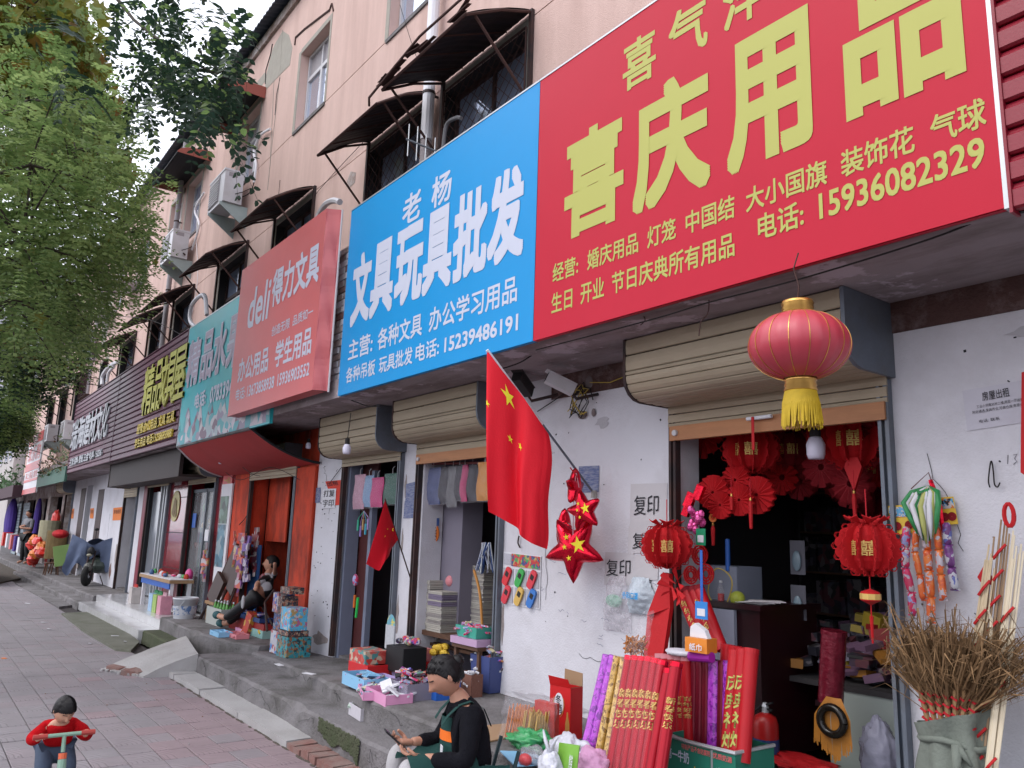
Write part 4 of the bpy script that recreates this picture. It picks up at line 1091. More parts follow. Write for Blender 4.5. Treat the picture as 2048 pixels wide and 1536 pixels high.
for k in range(150):
 a=2*PI*k/150;r0=cr*.95;L=random.uniform(.13,.155)
 c=p+Vector((r0*math.cos(a),r0*math.sin(a),-lr*.66-.052));o_=Vector((math.cos(a),math.sin(a),0))*.012
 q.tube([c,c+o_+Vector((0,0,-L*.4)),c+o_*1.3+Vector((random.uniform(-.006,.006),random.uniform(-.006,.006),-L))],.0022,3,False)
part('fringe',q,[tassel_yellow],ln,kind='stuff')
part('hanging_wire',MB().tube([p+Vector((0,0,lr*.66+.05)),p+Vector((.01,0,lr*.66+.12)),p+Vector((-.012,0,lr*.66+.2)),(p.x,p.y+.02,2.757)],.003,4),[rust_metal],ln)
# bits of wire hooks under the canopy and a cable along the sign's foot
hose([(1072,700),(1300,640),(1420,604),(1600,558),(1860,478),(1990,425)],3.02,.004,cable_m,'thin dark cable strung under the foot of the big red sign','cable','cable')
hose([(1418,600),(1416,625),(1402,645),(1398,672)],3.05,.003,rust_metal,'rusty wire hook hanging left of the big lantern','wire hook','wire_hook')
hose([(1283,625),(1290,640),(1281,650)],3.05,.003,rust_metal,'small rusty hook under the blue and red sign joint','wire hook','wire_hook')
hose([(995,740),(1040,725),(1075,702)],3.2,.005,cable_m,'black cable looping under the blue sign above the cameras','cable','cable')
hose([(640,785),(700,800),(735,812),(760,812)],3.15,.005,cable_m,'black cable looping under the canopy beside the faded red sign','cable','cable')
hose([(440,935),(480,960),(540,935),(600,960)],3.6,.004,cable_m,'thin cable under the red tarp awning','cable','cable')
hose([(445,905),(500,945),(520,952)],3.5,.004,cable_m,'cable from the bulb under the red tarp','cable','cable')
hose([(645,905),(655,912),(700,910),(690,925),(660,965)],D-.02,.004,cable_m,'black cable tacked to the top of the white pillar','cable','cable')
hose([(500,945),(498,1000),(494,1030),(478,1050)],D-.03,.006,cable_m,'black cord with a plug hanging on the orange wall','cord','cord')
# ---------- security cameras
def seccam(px,py,y,yaw,pitch,label,m_):
 p=W(px,py,y);e=empty('security_camera',label,'security camera',(p.x,p.y,p.z))
 M=Matrix.Translation(p)@Matrix.Rotation(yaw,4,'Z')@Matrix.Rotation(pitch,4,'X')
 part('housing',MB().box(-.04,-.11,-.04,.04,.10,.035,M),[m_],e)
 part('sun_hood',MB().box(-.047,-.135,.036,.047,.10,.043,M),[m_],e)
 part('lens_glass',MB().box(-.033,-.1125,-.033,.033,-.1105,.028,M),[black],e)
 part('bracket',MB().tube([M@Vector((0,.09,-.02)),M@Vector((.02,.14,-.05)),(p.x+.10,D-.004,p.z-.05)],.012,6),[dark_metal],e)
seccam(1122,768,3.50,R(-30),R(-24),'white box security camera under the canopy, right of the pair',white_pvc)
seccam(1046,770,3.50,R(25),R(-24),'dark box security camera half behind the big flag',dark)
q=MB();random.seed(9)
c=W(1160,790,D-.03)
for k in range(7):
 pts=[c+Vector((.13*math.cos(t*1.3+k)*random.uniform(.4,1),-.01*k*.4,.14*math.sin(t*1.1+k*1.7)*random.uniform(.5,1)-.04))for t in range(6)]
 P=[]
 for i in range(len(pts)-1):
  for t in range(4):P.append(pts[i].lerp(pts[i+1],t/4))
 q.m=0 if k%3 else 1;q.tube(P,.0035,4)
q.m=0;q.tube([W(1075,823,D-.02),W(1110,800,D-.03),W(1150,772,D-.02),W(1180,776,D-.02),W(1186,800,D-.02)],.004,4)
q.m=1;q.tube([W(1180,765,D-.02),W(1220,765,D-.02),W(1262,748,D-.02)],.004,4)
solo('cable_tangle',q,[cable_m,yellow_cable],'tangle of black and yellow cables on the white wall beside the cameras','cables')
q=MB();q.ball(W(1165,830,D-.01),.05,.006,.03);q.ball(W(1178,765,D-.01),.04,.006,.05);q.ball(W(1187,825,D-.01),.02,.006,.03)
solo('wall_scar',q,[mat('soot',(.16,.13,.13),.95,.4,20)],'dark worn plaster scars around the cable tangle','wall mark')
# ---------- flags
def star(mb,c,u,v,r_,rot=0,n=None):
 pts=[]
 for k in range(10):
  a=rot+PI/2+k*PI/5;rr=r_ if k%2==0 else r_*.382;pts.append(Vector(c)+Vector(u)*math.cos(a)*rr+Vector(v)*math.sin(a)*rr)
 mb.poly(pts)
# big flag: the pole runs from the wall up and out to the tip; the cloth hangs in folds from the pole
base_=W(1190,990,D-.01);tip=W(974,700,2.86)
bf=empty('flag','big red flag with yellow stars hanging in folds from a slanting pole','flag',base_)
part('pole',MB().tube([base_,base_.lerp(tip,.55)],.008,8),[grey_metal],bf)
part('pole_sleeve',MB().tube([base_.lerp(tip,.50),tip],.011,8),[white_paint],bf)
part('wall_socket',MB().lathe(base_+Vector((0,-.01,0)),[(.022,-.02),(.02,.03)],10),[tape_m],bf)
# cloth outline in the photo: left edge and right edge rows, with a free pleat
Ltab=[(974,700,2.86),(975,760,2.87),(973,800,2.88),(976,850,2.90),(980,900,2.92),(984,960,2.96),(982,1022,2.99),(1005,1052,2.93),(1022,1062,2.92),(1045,1075,2.93),(1085,1099,2.96)]
top_e=[W(974,700,2.86),W(1013,752,2.97),W(1052,802,3.08),W(1097,868,3.22)]
bot_e=[W(982,1024,2.93),W(1025,1053,3.02),W(1050,1078,3.10),W(1085,1099,3.17)]
def cub(P,t):
 n=len(P)-1;i=min(int(t*n),n-1);f=t*n-i
 p0,p1,p2,p3=P[max(i-1,0)],P[i],P[i+1],P[min(i+2,n)]
 return.5*((2*p1)+(p2-p0)*f+(2*p0-5*p1+4*p2-p3)*f*f+(3*p1-p0-3*p2+p3)*f**3)
def flagf(u,v):
 a=cub(top_e,u);b=cub(bot_e,u);p=a.lerp(b,v)
 s_=math.sin(v*PI)**.7 if 0<v<1 else 0
 d=math.sin(u*9.5+v*1.6)*.050*(.25+.75*v)+math.sin(u*21+v*3)*.014*v
 p+=Vector((.59,-.80,0))*d
 p+=Vector((.80,.59,0))*(.022*s_*(u-.4)+.012*math.sin(v*8)*u)
 if u>.9:p+=Vector((.8,.59,0))*.012*s_
 return p
q=MB();q.smooth=True;q.grid(flagf,60,60);part('cloth',q,[red_cloth],bf)
def on_flag(u,v,r_,rot):
 c=flagf(u,v);e=.02;du=(flagf(u+e,v)-flagf(u-e,v)).normalized();dv=(flagf(u,v+e)-flagf(u,v-e)).normalized();nn=du.cross(dv).normalized()
 if nn.y>0:nn=-nn
 pts=[]
 q=MB()
 for side_ in(1,):
  pts=[]
  su=1/((flagf(u+e,v)-flagf(u-e,v)).length/(2*e));sv=1/((flagf(u,v+e)-flagf(u,v-e)).length/(2*e))
  ctr=flagf(u,v)+nn*.003
  for k in range(10):
   a=rot+PI/2+k*PI/5;rr=r_ if k%2==0 else r_*.382
   pts.append(flagf(min(.999,max(.001,u+math.cos(a)*rr*su)),min(.999,max(.001,v-math.sin(a)*rr*sv)))+nn*.003)
  n0=len(q.v);q.v+=[ctr]+pts
  for k in range(10):q._f(n0,n0+1+k,n0+1+(k+1)%10)
 part('star',q,[yellow_star],bf)
on_flag(.34,.14,.072,.35);on_flag(.345,.42,.028,.1);on_flag(.55,.39,.026,-.1);on_flag(.035,.33,.024,0)
q=MB().tube([W(1140,935,D-.3),W(1148,945,D-.28),W(1155,955,D-.27)],.004,4);q.ball(W(1151,944,D-.26),.014)
part('tie_string',q,[red_string],bf)
# small flag
b0=W(822,1160,D-.01);t0=W(770,998,3.05)
sf=empty('flag','small red flag drooping from a thin pole before the white pillar','flag',b0)
part('pole',MB().tube([b0,t0],.006,7),[rust_metal],sf)
te=[W(770,1000,3.05),W(778,1025,3.14),W(788,1055,3.26),W(796,1079,3.34)];be=[W(735,1128,3.1),W(756,1141,3.18),W(775,1118,3.24),W(776,1104,3.3)]
def sff(u,v):
 p=cub(te,u).lerp(cub(be,u),v);p+=Vector((.5,-.85,0))*math.sin(u*10+v*2)*.022*v;return p
q=MB();q.smooth=True;q.grid(sff,26,26);part('cloth',q,[red_cloth],sf)
for u,v,r_ in((.62,.12,.022),(.4,.25,.01),(.35,.4,.01)):
 c=sff(u,v)+Vector((.2,-.9,.1))*.006;q=MB();star(q,c,(.8,.5,0),(0,0,1),r_,.3);part('star',q,[yellow_star],sf)
# ---------- star balloons
def star_balloon(px,py,y,rpx,rot,yaw,label,stars=True):
 p=W(px,py,y);r_=RPX(px,py,y,rpx)
 e=empty('star_balloon',label,'balloon',(p.x,p.y,p.z-r_),'red foil star balloons hanging from the flag pole')
 U=Vector((math.cos(yaw),math.sin(yaw),0));V=Vector((0,0,1));Nn=U.cross(V)
 q=MB();q.smooth=True;NA,NR=60,9
 def rad(a):
  t=((a-PI/2-rot)%(2*PI/5))/(2*PI/5);t=abs(t-.5)*2 # 1 at tips, 0 in the notches
  return r_*(.50+.50*t**1.7)
 for sgn in(1,-1):
  b_=len(q.v);q.v.append(p+Nn*sgn*r_*.34)
  for j in range(1,NR+1):
   for i in range(NA):
    a=2*PI*i/NA;s_=j/NR;rr=rad(a)*s_;th=r_*.34*math.sqrt(max(0,1-s_**2))*(1-.25*(rad(a)/r_-.5)*s_)
    wr=.012*r_*math.sin(a*20)*s_*s_*(1 if j<NR else 0)
    q.v.append(p+U*math.cos(a)*rr+V*math.sin(a)*rr+Nn*sgn*(th+wr))
  for i in range(NA):q._f(b_,b_+1+i,b_+1+(i+1)%NA)
  for j in range(NR-1):
   for i in range(NA):i2=(i+1)%NA;q._f(b_+1+j*NA+i,b_+1+(j+1)*NA+i,b_+1+(j+1)*NA+i2,b_+1+j*NA+i2)
 part('foil',q,[foil_red],e)
 if stars:
  for ux,vx,rs in((.30,.10,.26),(-.08,.30,.10),(-.12,.02,.09),(.02,-.28,.09)):
   c=p+U*ux*r_+V*vx*r_;d=Nn if Nn.y<0 else-Nn
   rr0=math.hypot(ux,vx)
   q=MB();star(q,c+d*r_*(.335*math.sqrt(1-rr0*rr0)+.012),U,V,rs*r_,.2);part('star',q,[yellow_star],e)
star_balloon(1148,1096,D-.20,70,.63,.35,'lowest and biggest red foil star balloon with yellow stars')
star_balloon(1168,1022,D-.27,46,.25,.2,'red foil star balloon at the upper right of the bunch')
star_balloon(1128,1060,D-.13,44,-.1,-.5,'red foil star balloon at the left of the bunch',False)
star_balloon(1150,975,D-.22,40,0,-1.1,'red foil star balloon on top of the bunch, seen edge-on',False)
solo('string',MB().tube([W(1152,946,D-.27),W(1148,985,D-.26),W(1146,1070,D-.3)],.003,4).tube([W(1153,946,D-.27),W(1158,975,D-.25)],.003,4),[mat('pink_string',(.5,.25,.3),.8)],'pink strings tying the star balloons to the flag pole','string')
# ---------- papers on the walls
def sheet(name,corners,y,m_,label,cat,texts=(),th=.003,group=None,tilt=None):
 """corners: photo pixels TL, TR, BR, BL on the wall plane y"""
 P=[W(a,b,y)for a,b in corners]
 e=empty(name,label,cat,P[3],group)
 q=MB()
 def f(u,v):
  p=P[3].lerp(P[2],u).lerp(P[0].lerp(P[1],u),v);p.y-=.002+.004*abs(noise.noise(Vector((u*3+P[0].x*5,v*3,1))));return p
 q.grid(f,8,8);q.grid(lambda u,v:f(u,v)+Vector((0,.0015,0)),2,2)if False else None
 part('paper',q,[m_],e)
 for tx,u0,u1,v0,v1,mm,off in texts:
  q=MB();a=f(u0,v0);b=f(u1,v0);c=f(u0,v1);d=Vector((0,-.005,0))
  ux=(P[2]-P[3]).normalized();uz=(P[0]-P[3]).normalized()
  put_text(q,tx,a+d,ux,uz,(b-a).length,(c-a).length,off);part('lettering',q,[mm],e)
 return e
sheet('notice',[(1262,968),(1335,966),(1333,1052),(1260,1053)],D-.002,paper_old,'upper taped paper notice reading copying','notice',[('复印',.12,.80,.26,.72,ink,.0)])
sheet('notice',[(1258,1052),(1322,1052),(1318,1108),(1256,1106)],D-.002,paper_old,'middle paper notice reading copying, half behind the paper lantern','notice',[('复',.16,.55,.16,.75,ink,.0)])
sheet('notice',[(1211,1104),(1268,1106),(1266,1172),(1209,1170)],D-.002,paper_old,'lowest paper notice reading copying, above the plastic bag','notice',[('复印',.08,.92,.28,.78,ink,.0)])
for cs_,lab in(([(1268,1110),(1318,1110),(1316,1160),(1266,1160)],'blank strip of paper right of the lowest copying notice'),):
 sheet('blank_notice',cs_,D-.003,paper_old,lab,'notice')
sheet('blue_notice',[(1158,933),(1199,931),(1198,984),(1160,986)],D-.002,mat('blue_print',(.07,.10,.24),.8,.35,120,stain=(.35,.36,.42),samt=.7,sscale=60,sstretch=(.3,1,3)),'small dark blue printed notice beside the balloons','notice')
sheet('blue_notice',[(813,968),(836,962),(834,1000),(811,1002)],D-.002,mat('blue_print'),'upper blue notice on the narrow white pillar','notice')
sheet('blue_notice',[(810,1002),(834,1000),(831,1036),(807,1037)],D-.003,mat('blue_print'),'lower blue notice on the narrow white pillar','notice')
sheet('blue_notice',[(622,977),(642,975),(640,1005),(620,1007)],D-.003,mat('blue_print'),'blue notice on the edge of the orange-red wall','notice')
sheet('red_notice',[(651,963),(682,960),(679,1010),(668,1011)],D-.003,orange_note if 0 else mat('red_notice_m',(.60,.05,.03),.8,.1,30),'red paper behind the white typing notice on the pillar','notice',[('出租',.1,.9,.78,.98,ink,.0)])
sheet('typing_notice',[(646,978),(673,977),(670,1016),(643,1017)],D-.007,paper_w,'white notice reading typing and copying on the left white pillar','notice',[('打复',.12,.92,.58,.92,ink,.0),('字印',.12,.92,.08,.44,ink,.0)])
sheet('rent_notice',[(1925,782),(2049,760),(2048,845),(1935,862)],D-.002,mat('thin_paper',(.52,.51,.57),.85,.05,6),'thin white house-to-let notice on the right wall','notice',
[('房屋出租',.33,.78,.66,.88,ink,.004),('工业小学南30米二楼,两室一厅出租',.22,1.0,.50,.58,ink,0),('附近通透,家具齐全,可做仓库,有意者',.14,1.0,.38,.46,ink,0),('电话: 联系',.24,.6,.14,.22,ink,0)])
for(a,b,c,d),lab in(((275,0,0,0),''),):pass
for cs_,lab,tx in(([(227,1016),(245,1014),(243,1040),(225,1041)],'orange wall note nearest the dark doorway','家电维修'),([(181,1017),(188,1016),(187,1037),(180,1037)],'middle orange note on the long white wall','换锁'),([(142,1018),(149,1017),(147,1037),(141,1037)],'farthest orange note on the white wall past the narrow door','开锁')):
 sheet('orange_note',cs_,D-.003,orange_note,lab,'notice',[(tx,.1,.9,.5,.85,rust_metal,0)])
gp=sheet('toy_poster',[(1008,1103),(1083,1112),(1080,1219),(1003,1206)],D-.004,paper_w,'game console toy card with six coloured toys on the white wall','toy card')
def gpq(u0,v0,u1,v1,m_,nm,dy=.008,th=.004):
 P=[W(a,b,D-.004)for a,b in((1008,1103),(1083,1112),(1080,1219),(1003,1206))]
 f=lambda u,v:P[3].lerp(P[2],u).lerp(P[0].lerp(P[1],u),v)+Vector((0,-dy,0))
 pts=[f(u0,v0),f(u1,v0),f(u1,v1),f(u0,v1)]
 return part(nm,MB().prism(pts,(0,th,0)),[m_],gp),f
gpq(.24,.74,.98,.98,wmat('poster_head',[(.45,.03,.03),(.05,.06,.2),(.5,.05,.05),(.4,.35,.1),(.05,.3,.1)],40),'picture')
gpq(.02,.76,.22,.97,mat('small_print',(.4,.4,.45),.8,.3,150),'picture')
for i,(c,u,v)in enumerate((((.60,.02,.03),.02,.38),((.03,.35,.06),.36,.38),((.60,.03,.05),.68,.38),((.58,.03,.05),.02,.03),((.60,.38,.08),.36,.03),((.03,.16,.50),.68,.03))):
 gpq(u,v,u+.29,v+.31,mat('grey_card',(.38,.38,.42),.7,.1,30),'card')
 P=[W(a,b,D-.004)for a,b in((1008,1103),(1083,1112),(1080,1219),(1003,1206))]
 f=lambda uu,vv:P[3].lerp(P[2],uu).lerp(P[0].lerp(P[1],uu),vv)
 c0=f(u+.145,v+.155);w_=(P[2]-P[3]).length
 q=MB();pts=[]
 for k in range(12):
  a=2*PI*k/12;x_=abs(math.cos(a))**.5*math.copysign(1,math.cos(a))*w_*.075;z_=abs(math.sin(a))**.5*math.copysign(1,math.sin(a))*w_*.155
  ca,sa=math.cos(.5),-math.sin(.5)*-1;pts.append(c0+Vector((x_*ca+z_*sa,-.026,-x_*sa+z_*ca)))
 q.prism(pts,(0,.014,0));t=part('toy_console',q,[mat('toy_%d'%i,c,.35,.05,10,spec=.6)],gp)
 q=MB();ca,sa=math.cos(.5),-math.sin(.5)*-1;R_=lambda x_,z_:c0+Vector((x_*ca+z_*sa,-.028,-x_*sa+z_*ca))
 q.prism([R_(-.04*w_,-.0*w_),R_(.04*w_,0),R_(.04*w_,.08*w_),R_(-.04*w_,.08*w_)],(0,.002,0));part('screen',q,[dark],t)
# red strip hanging at the right edge of the picture
q=MB();P=[W(2043,745,3.55),W(2062,738,3.55),W(2064,960,3.55),W(2041,945,3.55)];q.prism(P,(0,.01,0));q.tube([W(2052,745,3.56),W(2052,560,3.56)],.003,4)
solo('red_banner',q,[red_satin],'red hanging banner strip at the right edge of the picture','banner')
# hook on the right wall
hose([(1980,975),(1977,960),(1981,926),(1984,925),(1987,945),(1989,968),(1995,974),(2000,965)],D-.02,.003,cable_m,'bent black wire hook on a nail on the right wall','wire hook','wire_hook')
q=MB();q.tube([W(2016,910,D-.002),W(2015,928,D-.002)],.0016,3);q.tube([W(2026,910,D-.002),W(2034,908,D-.002),W(2029,917,D-.002),W(2034,923,D-.002),W(2027,929,D-.002)],.0016,3);part('pencil_writing',q,[mat('pencil',(.12,.12,.14),.8)],bl)
hose([(1038,1072),(1036,1085),(1040,1095)],D-.02,.006,dark_metal,'bunch of keys hanging on a nail under the big flag','keys','keys')

# ================================================================ goods and furniture
def pbox(name,px,py,y,w_,d_,h_,mats,label,cat,z=None,rz=0,group=None,faces=None,lid=None):
 """a carton whose lower front middle stands at the photo point (px, py); z is the height it stands on"""
 p=G(px,py,z)if z is not None else W(px,py,y)
 c,s_=math.cos(rz),math.sin(rz);cx,cy=p.x-s_*d_/2*-1*0+(-s_)*d_/2*-1*0,p.y+d_/2
 M=Matrix.Translation((p.x,p.y+d_/2*c,p.z))@Matrix.Rotation(rz,4,'Z')
 e=empty(name,label,cat,p,group)
 q=MB()
 t=.0
 def bx(x0,y0,z0,x1,y1,z1):q.box(x0,y0,z0,x1,y1,z1,M)
 bx(-w_/2,-d_/2,0,w_/2,d_/2,h_);part('carton',q,[mats],e)
 q=MB();q.box(-w_/2+.004,-d_/2-.0015,h_*.08,w_/2-.004,-d_/2-.0002,h_*.92,M);
 if faces:part('printed_panel',q,[faces],e)
 if lid:part('lid',MB().box(-w_/2-.003,-d_/2-.003,h_-.018,w_/2+.003,d_/2+.003,h_+.004,M),[lid],e)
 return e,M
def tray(px,py,z,w_,d_,h_,m_,label,rz=0,fill=None,nfill=0,group=None,name='shallow_tray',cat='tray',taper=1.0,fillh=.02,fmat=None,fs=.05):
 p=G(px,py,z);M=Matrix.Translation((p.x,p.y+d_/2,p.z))@Matrix.Rotation(rz,4,'Z')
 e=empty(name,label,cat,p,group);q=MB();t=.004
 for sgn in(-1,1):
  for(x0,y0,x1,y1)in((-w_/2,sgn*d_/2-t/2,w_/2,sgn*d_/2+t/2),(sgn*w_/2-t/2,-d_/2+t,sgn*w_/2+t/2,d_/2-t)):
   n=len(q.v);q.box(x0,y0,0,x1,y1,h_,M)
   if taper!=1:
    for k in range(n,n+4):
     l=M.inverted()@q.v[k];q.v[k]=M@Vector((l.x*taper,l.y*taper,l.z))
 q.box(-w_/2*taper,-d_/2*taper,.001,w_/2*taper,d_/2*taper,.006,M);part('tray',q,[m_],e)
 if nfill:
  fm=fill if isinstance(fill,list)else[fill];q=MB()
  for k in range(nfill):
   q.m=random.randrange(len(fm));x=random.uniform(-w_/2*.8,w_/2*.8);y_=random.uniform(-d_/2*.75,d_/2*.75)
   T=M@Matrix.Translation((x,y_,h_*.5+random.uniform(0,fillh)))@Matrix.Rotation(random.uniform(0,6),4,'Z')@Matrix.Rotation(random.uniform(-.6,.6),4,'X')@Matrix.Rotation(random.uniform(-.4,.4),4,'Y')
   a=fs*random.uniform(.6,1.2);q.box(-a,-a*.55,-.006,a,a*.55,.006,T)
  part('packets',q,fm,e,kind='stuff')
 return e,M
random.seed(21)
TZ_=zt
# ---------- toy box stack by the white pillar (X about -8.6)
def stack_box(x0,x1,y0,y1,z0,z1,m_,label,panel=None,top=None):
 e=empty('toy_box',label,'toy box',((x0+x1)/2,(y0+y1)/2,z0),'stacked toy boxes beside the orange-red wall')
 part('carton',MB().box(x0,y0,z0,x1,y1,z1),[m_],e)
 part('front_print',MB().box(x0+.006,y0-.0016,z0+.006,x1-.006,y0-.0003,z1-.006),[panel or toy_print],e)
 part('side_print',MB().box(x1+.0003,y0+.006,z0+.006,x1+.0016,y1-.006,z1-.006),[panel or toy_print],e)
 return e
g0=zt(-8.4)
sx,sy=-8.62,3.34
stack_box(sx-.12,sx+.12,sy,sy+.20,g0,g0+.24,toy_print,'tall toy box on the floor at the left of the stack, blue and white print',wmat('blue_white_print',[(.05,.2,.5),(.5,.5,.55),(.4,.1,.1),(.45,.45,.5)],22))
stack_box(sx+.125,sx+.42,sy-.02,sy+.24,g0,g0+.21,toy_teal,'teal toy box on the floor at the right of the stack',toy_teal)
stack_box(sx+.12,sx+.40,sy-.01,sy+.21,g0+.212,g0+.27,dark,'flat black tray of toys in the middle of the stack',toy_dark)
stack_box(sx-.10,sx+.11,sy+.01,sy+.19,g0+.242,g0+.42,toy_dark,'dark printed toy box in the middle left of the stack',toy_print)
stack_box(sx+.13,sx+.39,sy,sy+.19,g0+.272,g0+.50,toy_blue,'sky blue toy box at the right of the stack',toy_blue)
stack_box(sx-.14,sx+.02,sy,sy+.18,g0+.422,g0+.63,toy_print,'topmost left toy box with blue print',wmat('blue_red_print',[(.05,.1,.4),(.35,.1,.1),(.1,.1,.2),(.4,.35,.35)],25))
stack_box(sx+.025,sx+.13,sy,sy+.18,g0+.422,g0+.60,toy_dark,'narrow dark toy box below the top lid',toy_dark)
stack_box(sx+.0,sx+.27,sy+.02,sy+.18,g0+.632,g0+.70,toy_dark,'black toy box lying on top of the stack',toy_dark)
# ---------- goods at the foot of shop C and B
z_=zt(-7)
def gz(px,py,X):return G(px,py,zt(X))
e,M=pbox('gift_box',600+620/4.55,1200+715/4.55,0,.22,.20,.12,red_box,'left glossy red gift box on the step by the doorway','gift box',z=zt(-6.3),faces=mat('red_print',(.5,.03,.03),.3,.6,60))
e,M=pbox('gift_box',600+520/4.55,1200+712/4.55,0,.36,.20,.12,red_box,'long glossy red gift box in front of the colourful carton','gift box',z=zt(-6.3))
e,M=pbox('gift_box',600+680/4.55,1200+700/4.55,0,.28,.20,.11,mat('dull_red_box',(.35,.04,.02),.4),'dull red gift box under the black carton','gift box',z=zt(-6.2))
p=G(600+500/4.55,1200+705/4.55,zt(-6.3))
def on(pz,dx,dy,z,w_,d_,h_,m_,name,label,cat,rz=0,faces=None):
 e=empty(name,label,cat,(pz.x+dx,pz.y+dy,z));M=Matrix.Translation((pz.x+dx,pz.y+dy,z))@Matrix.Rotation(rz,4,'Z')
 part('carton',MB().box(-w_/2,-d_/2,0,w_/2,d_/2,h_,M),[m_],e)
 part('front_print',MB().box(-w_/2+.008,-d_/2-.002,.008,w_/2-.008,-d_/2-.0003,h_-.008,M),[faces or m_],e);return e,M
on(p,.0,.12,z_+.125,.30,.22,.13,wmat('snack_print',[(.45,.05,.04),(.5,.4,.3),(.08,.25,.25),(.5,.1,.08)],25),'snack_box','colourful snack carton on top of the red gift boxes','snack box')
e,M=on(p,.10,.26,z_+.26,.16,.012,.20,mat('display_card',(.40,.42,.45),.6,.2,50),'display_card','grey and teal display card with a rounded top standing on the snack carton','display card')
part('card_top',MB().ball((p.x+.10,p.y+.26,z_+.46),.075,.005,.09),[wmat('yellow_teal_print',[(.1,.35,.35),(.5,.45,.1),(.1,.3,.4)],30)],e)
on(p,.32,.30,z_+.11,.30,.22,.20,black,'black_box','black carton with a red mark by the doorway','carton')
q=MB();random.seed(2)
for k in range(14):q.m=k%2;q.ball((p.x+.25+random.uniform(-.12,.2),p.y+.33,z_+.33+random.uniform(0,.04)),.045,.03,.025,8,5)
solo('sweets_pile',q,[candy_print,goods_print],'pile of wrapped sweets on the black carton','sweets')
# trays in front
zz=zt(-5.9)
tray(600+480/4.55,1200+800/4.55,zt(-6.0)+.03,.42,.20,.09,light_blue,'light blue open box of picture cards',-.05,[goods_print,light_blue],16,fillh=.05)
tray(600+700/4.55,1200+800/4.55,zt(-6)+.02,.40,.16,.07,lilac_card,'lilac open box behind the pink trays',0,[goods_print],8)
tray(600+560/4.55,1200+880/4.55,zt(-5.7)+.02,.34,.16,.055,pink_card,'pink open tray hanging over the step edge, behind the nearer one',-.35,[paper_w,goods_print],8)
tray(600+690/4.55,1200+930/4.55,zt(-5.5)+.005,.38,.20,.075,pink_card,'nearer pink open tray with a bow print and a white packet',-.1,[paper_w],5,fillh=.06,fs=.09)
tray(600+500/4.55,1200+1075/4.55,.225,.26,.18,.085,mat('white_card',(.5,.48,.52),.6,.1,40),'small white box with cards, on the lower step',-.12,[paper_w,mat('pale_green_paper',(.4,.5,.42),.8)],8,fs=.06)
tray(600+890/4.55,1200+905/4.55,zt(-5.2),.26,.20,.12,mat('clear_tub',(.30,.28,.36),.25,.1,10,alpha=.55),'clear plastic tub heaped with small packets',0,[goods_print,candy_print,black,candy_pink],60,fillh=.13,name='plastic_tub',cat='tub',fs=.035)
tray(600+1050/4.55,1200+900/4.55,zt(-5.2),.18,.20,.12,mat('clear_tub'),'second clear plastic tub with packets beside the blue tub',0,[goods_print,candy_pink,black],34,fillh=.09,name='plastic_tub',cat='tub',fs=.035)
tray(600+1180/4.55,1200+900/4.55,zt(-5.1),.18,.20,.14,blue_plastic,'blue boxes of sweets behind the seated woman',0,[blue_plastic,toy_blue],14,fillh=.06,name='sweets_box',cat='sweets box',fs=.04)
on(gz(600+810/4.55,1200+700/4.55,-5.8),0,.1,zt(-5.8),.14,.14,.14,lilac_card,'lilac_box','lilac carton of snacks by the narrow white pillar','snack box')
p=gz(600+950/4.55,1200+690/4.55,-5.6)
on(p,0,.1,zt(-5.6),.26,.18,.12,red_box,'biscuit_box','dark red biscuit carton by the narrow white pillar','snack box',faces=mat('brown_red',(.25,.03,.02),.5,.5,40))
on(p,-.0,.12,zt(-5.6)+.122,.20,.14,.10,salmon_card,'biscuit_box','open pink and white snack carton with packets on top of the dark red one','snack box',.2,faces=paper_w)
q=MB()
for k in range(10):q.ball((p.x+.14+random.uniform(-.1,.1),p.y+.25+random.uniform(-.05,.05),zt(-5.6)+.18+random.uniform(0,.06)),.05,.03,.03,8,5)
solo('snack_packets',q,[yellow_card],'yellow snack packets behind the narrow white pillar foot','snack packets')
# ---------- shop B interior : table with stacks of books, shelf, basket
fz=.385
tb=empty('book_table','dark worn wooden table inside the doorway carrying stacks of books','table',(-5.75,4.3,fz))
tz=W(900,1262,4.0).z
bx0=W(833,1240,D+.10).x;bx1=W(935,1275,D+.12).x
part('tabletop',MB().box(bx0,D+.06,tz-.04,bx1+.55,4.9,tz),[wood_m],tb)
for x,y in((bx0+.05,D+.1),(bx1+.48,D+.12),(bx0+.05,4.8),(bx1+.48,4.8)):part('leg',MB().box(x-.03,y-.03,fz-.01,x+.03,y+.03,tz-.041),[wood_m],tb)
part('lower_shelf',MB().box(bx0+.03,D+.15,fz+.20,bx1+.45,4.8,fz+.225),[wood_m],tb)
random.seed(31)
def books(x0,y0,z0,n,w_,d_,t,label,cov=None,grp='stacks of exercise books on the table'):
 e=empty('book_stack',label,'books',(x0+w_/2,y0+d_/2,z0),grp)
 z=z0
 for k in range(n):
  tt=t*random.uniform(.7,1.25);dx,dy=random.uniform(-.006,.006),random.uniform(-.006,.006)
  mm=book_cov if(cov and k in cov)else(book_edge2 if random.random()<.3 else book_edge)
  part('book',MB().bbox(x0+w_/2+dx,y0+d_/2+dy,z+tt/2,w_,d_,tt-.0025,random.uniform(-.02,.02)),[mm],e);z+=tt
 return e
wb=.19
books(bx0+.02,D+.09,tz,28,.20,.26,.0165,'front left stack of pale books in the doorway')
books(bx0+.235,D+.07,tz,22,.23,.26,.0165,'shorter front stack of books topped by mauve covers',(14,15,17,18,19))
books(bx0+.20,D+.42,tz,34,.22,.26,.017,'tall stack of books behind the mauve topped one')
books(bx0+.45,D+.36,tz,36,.22,.27,.0165,'tallest grey stack of books beside the broom handle')
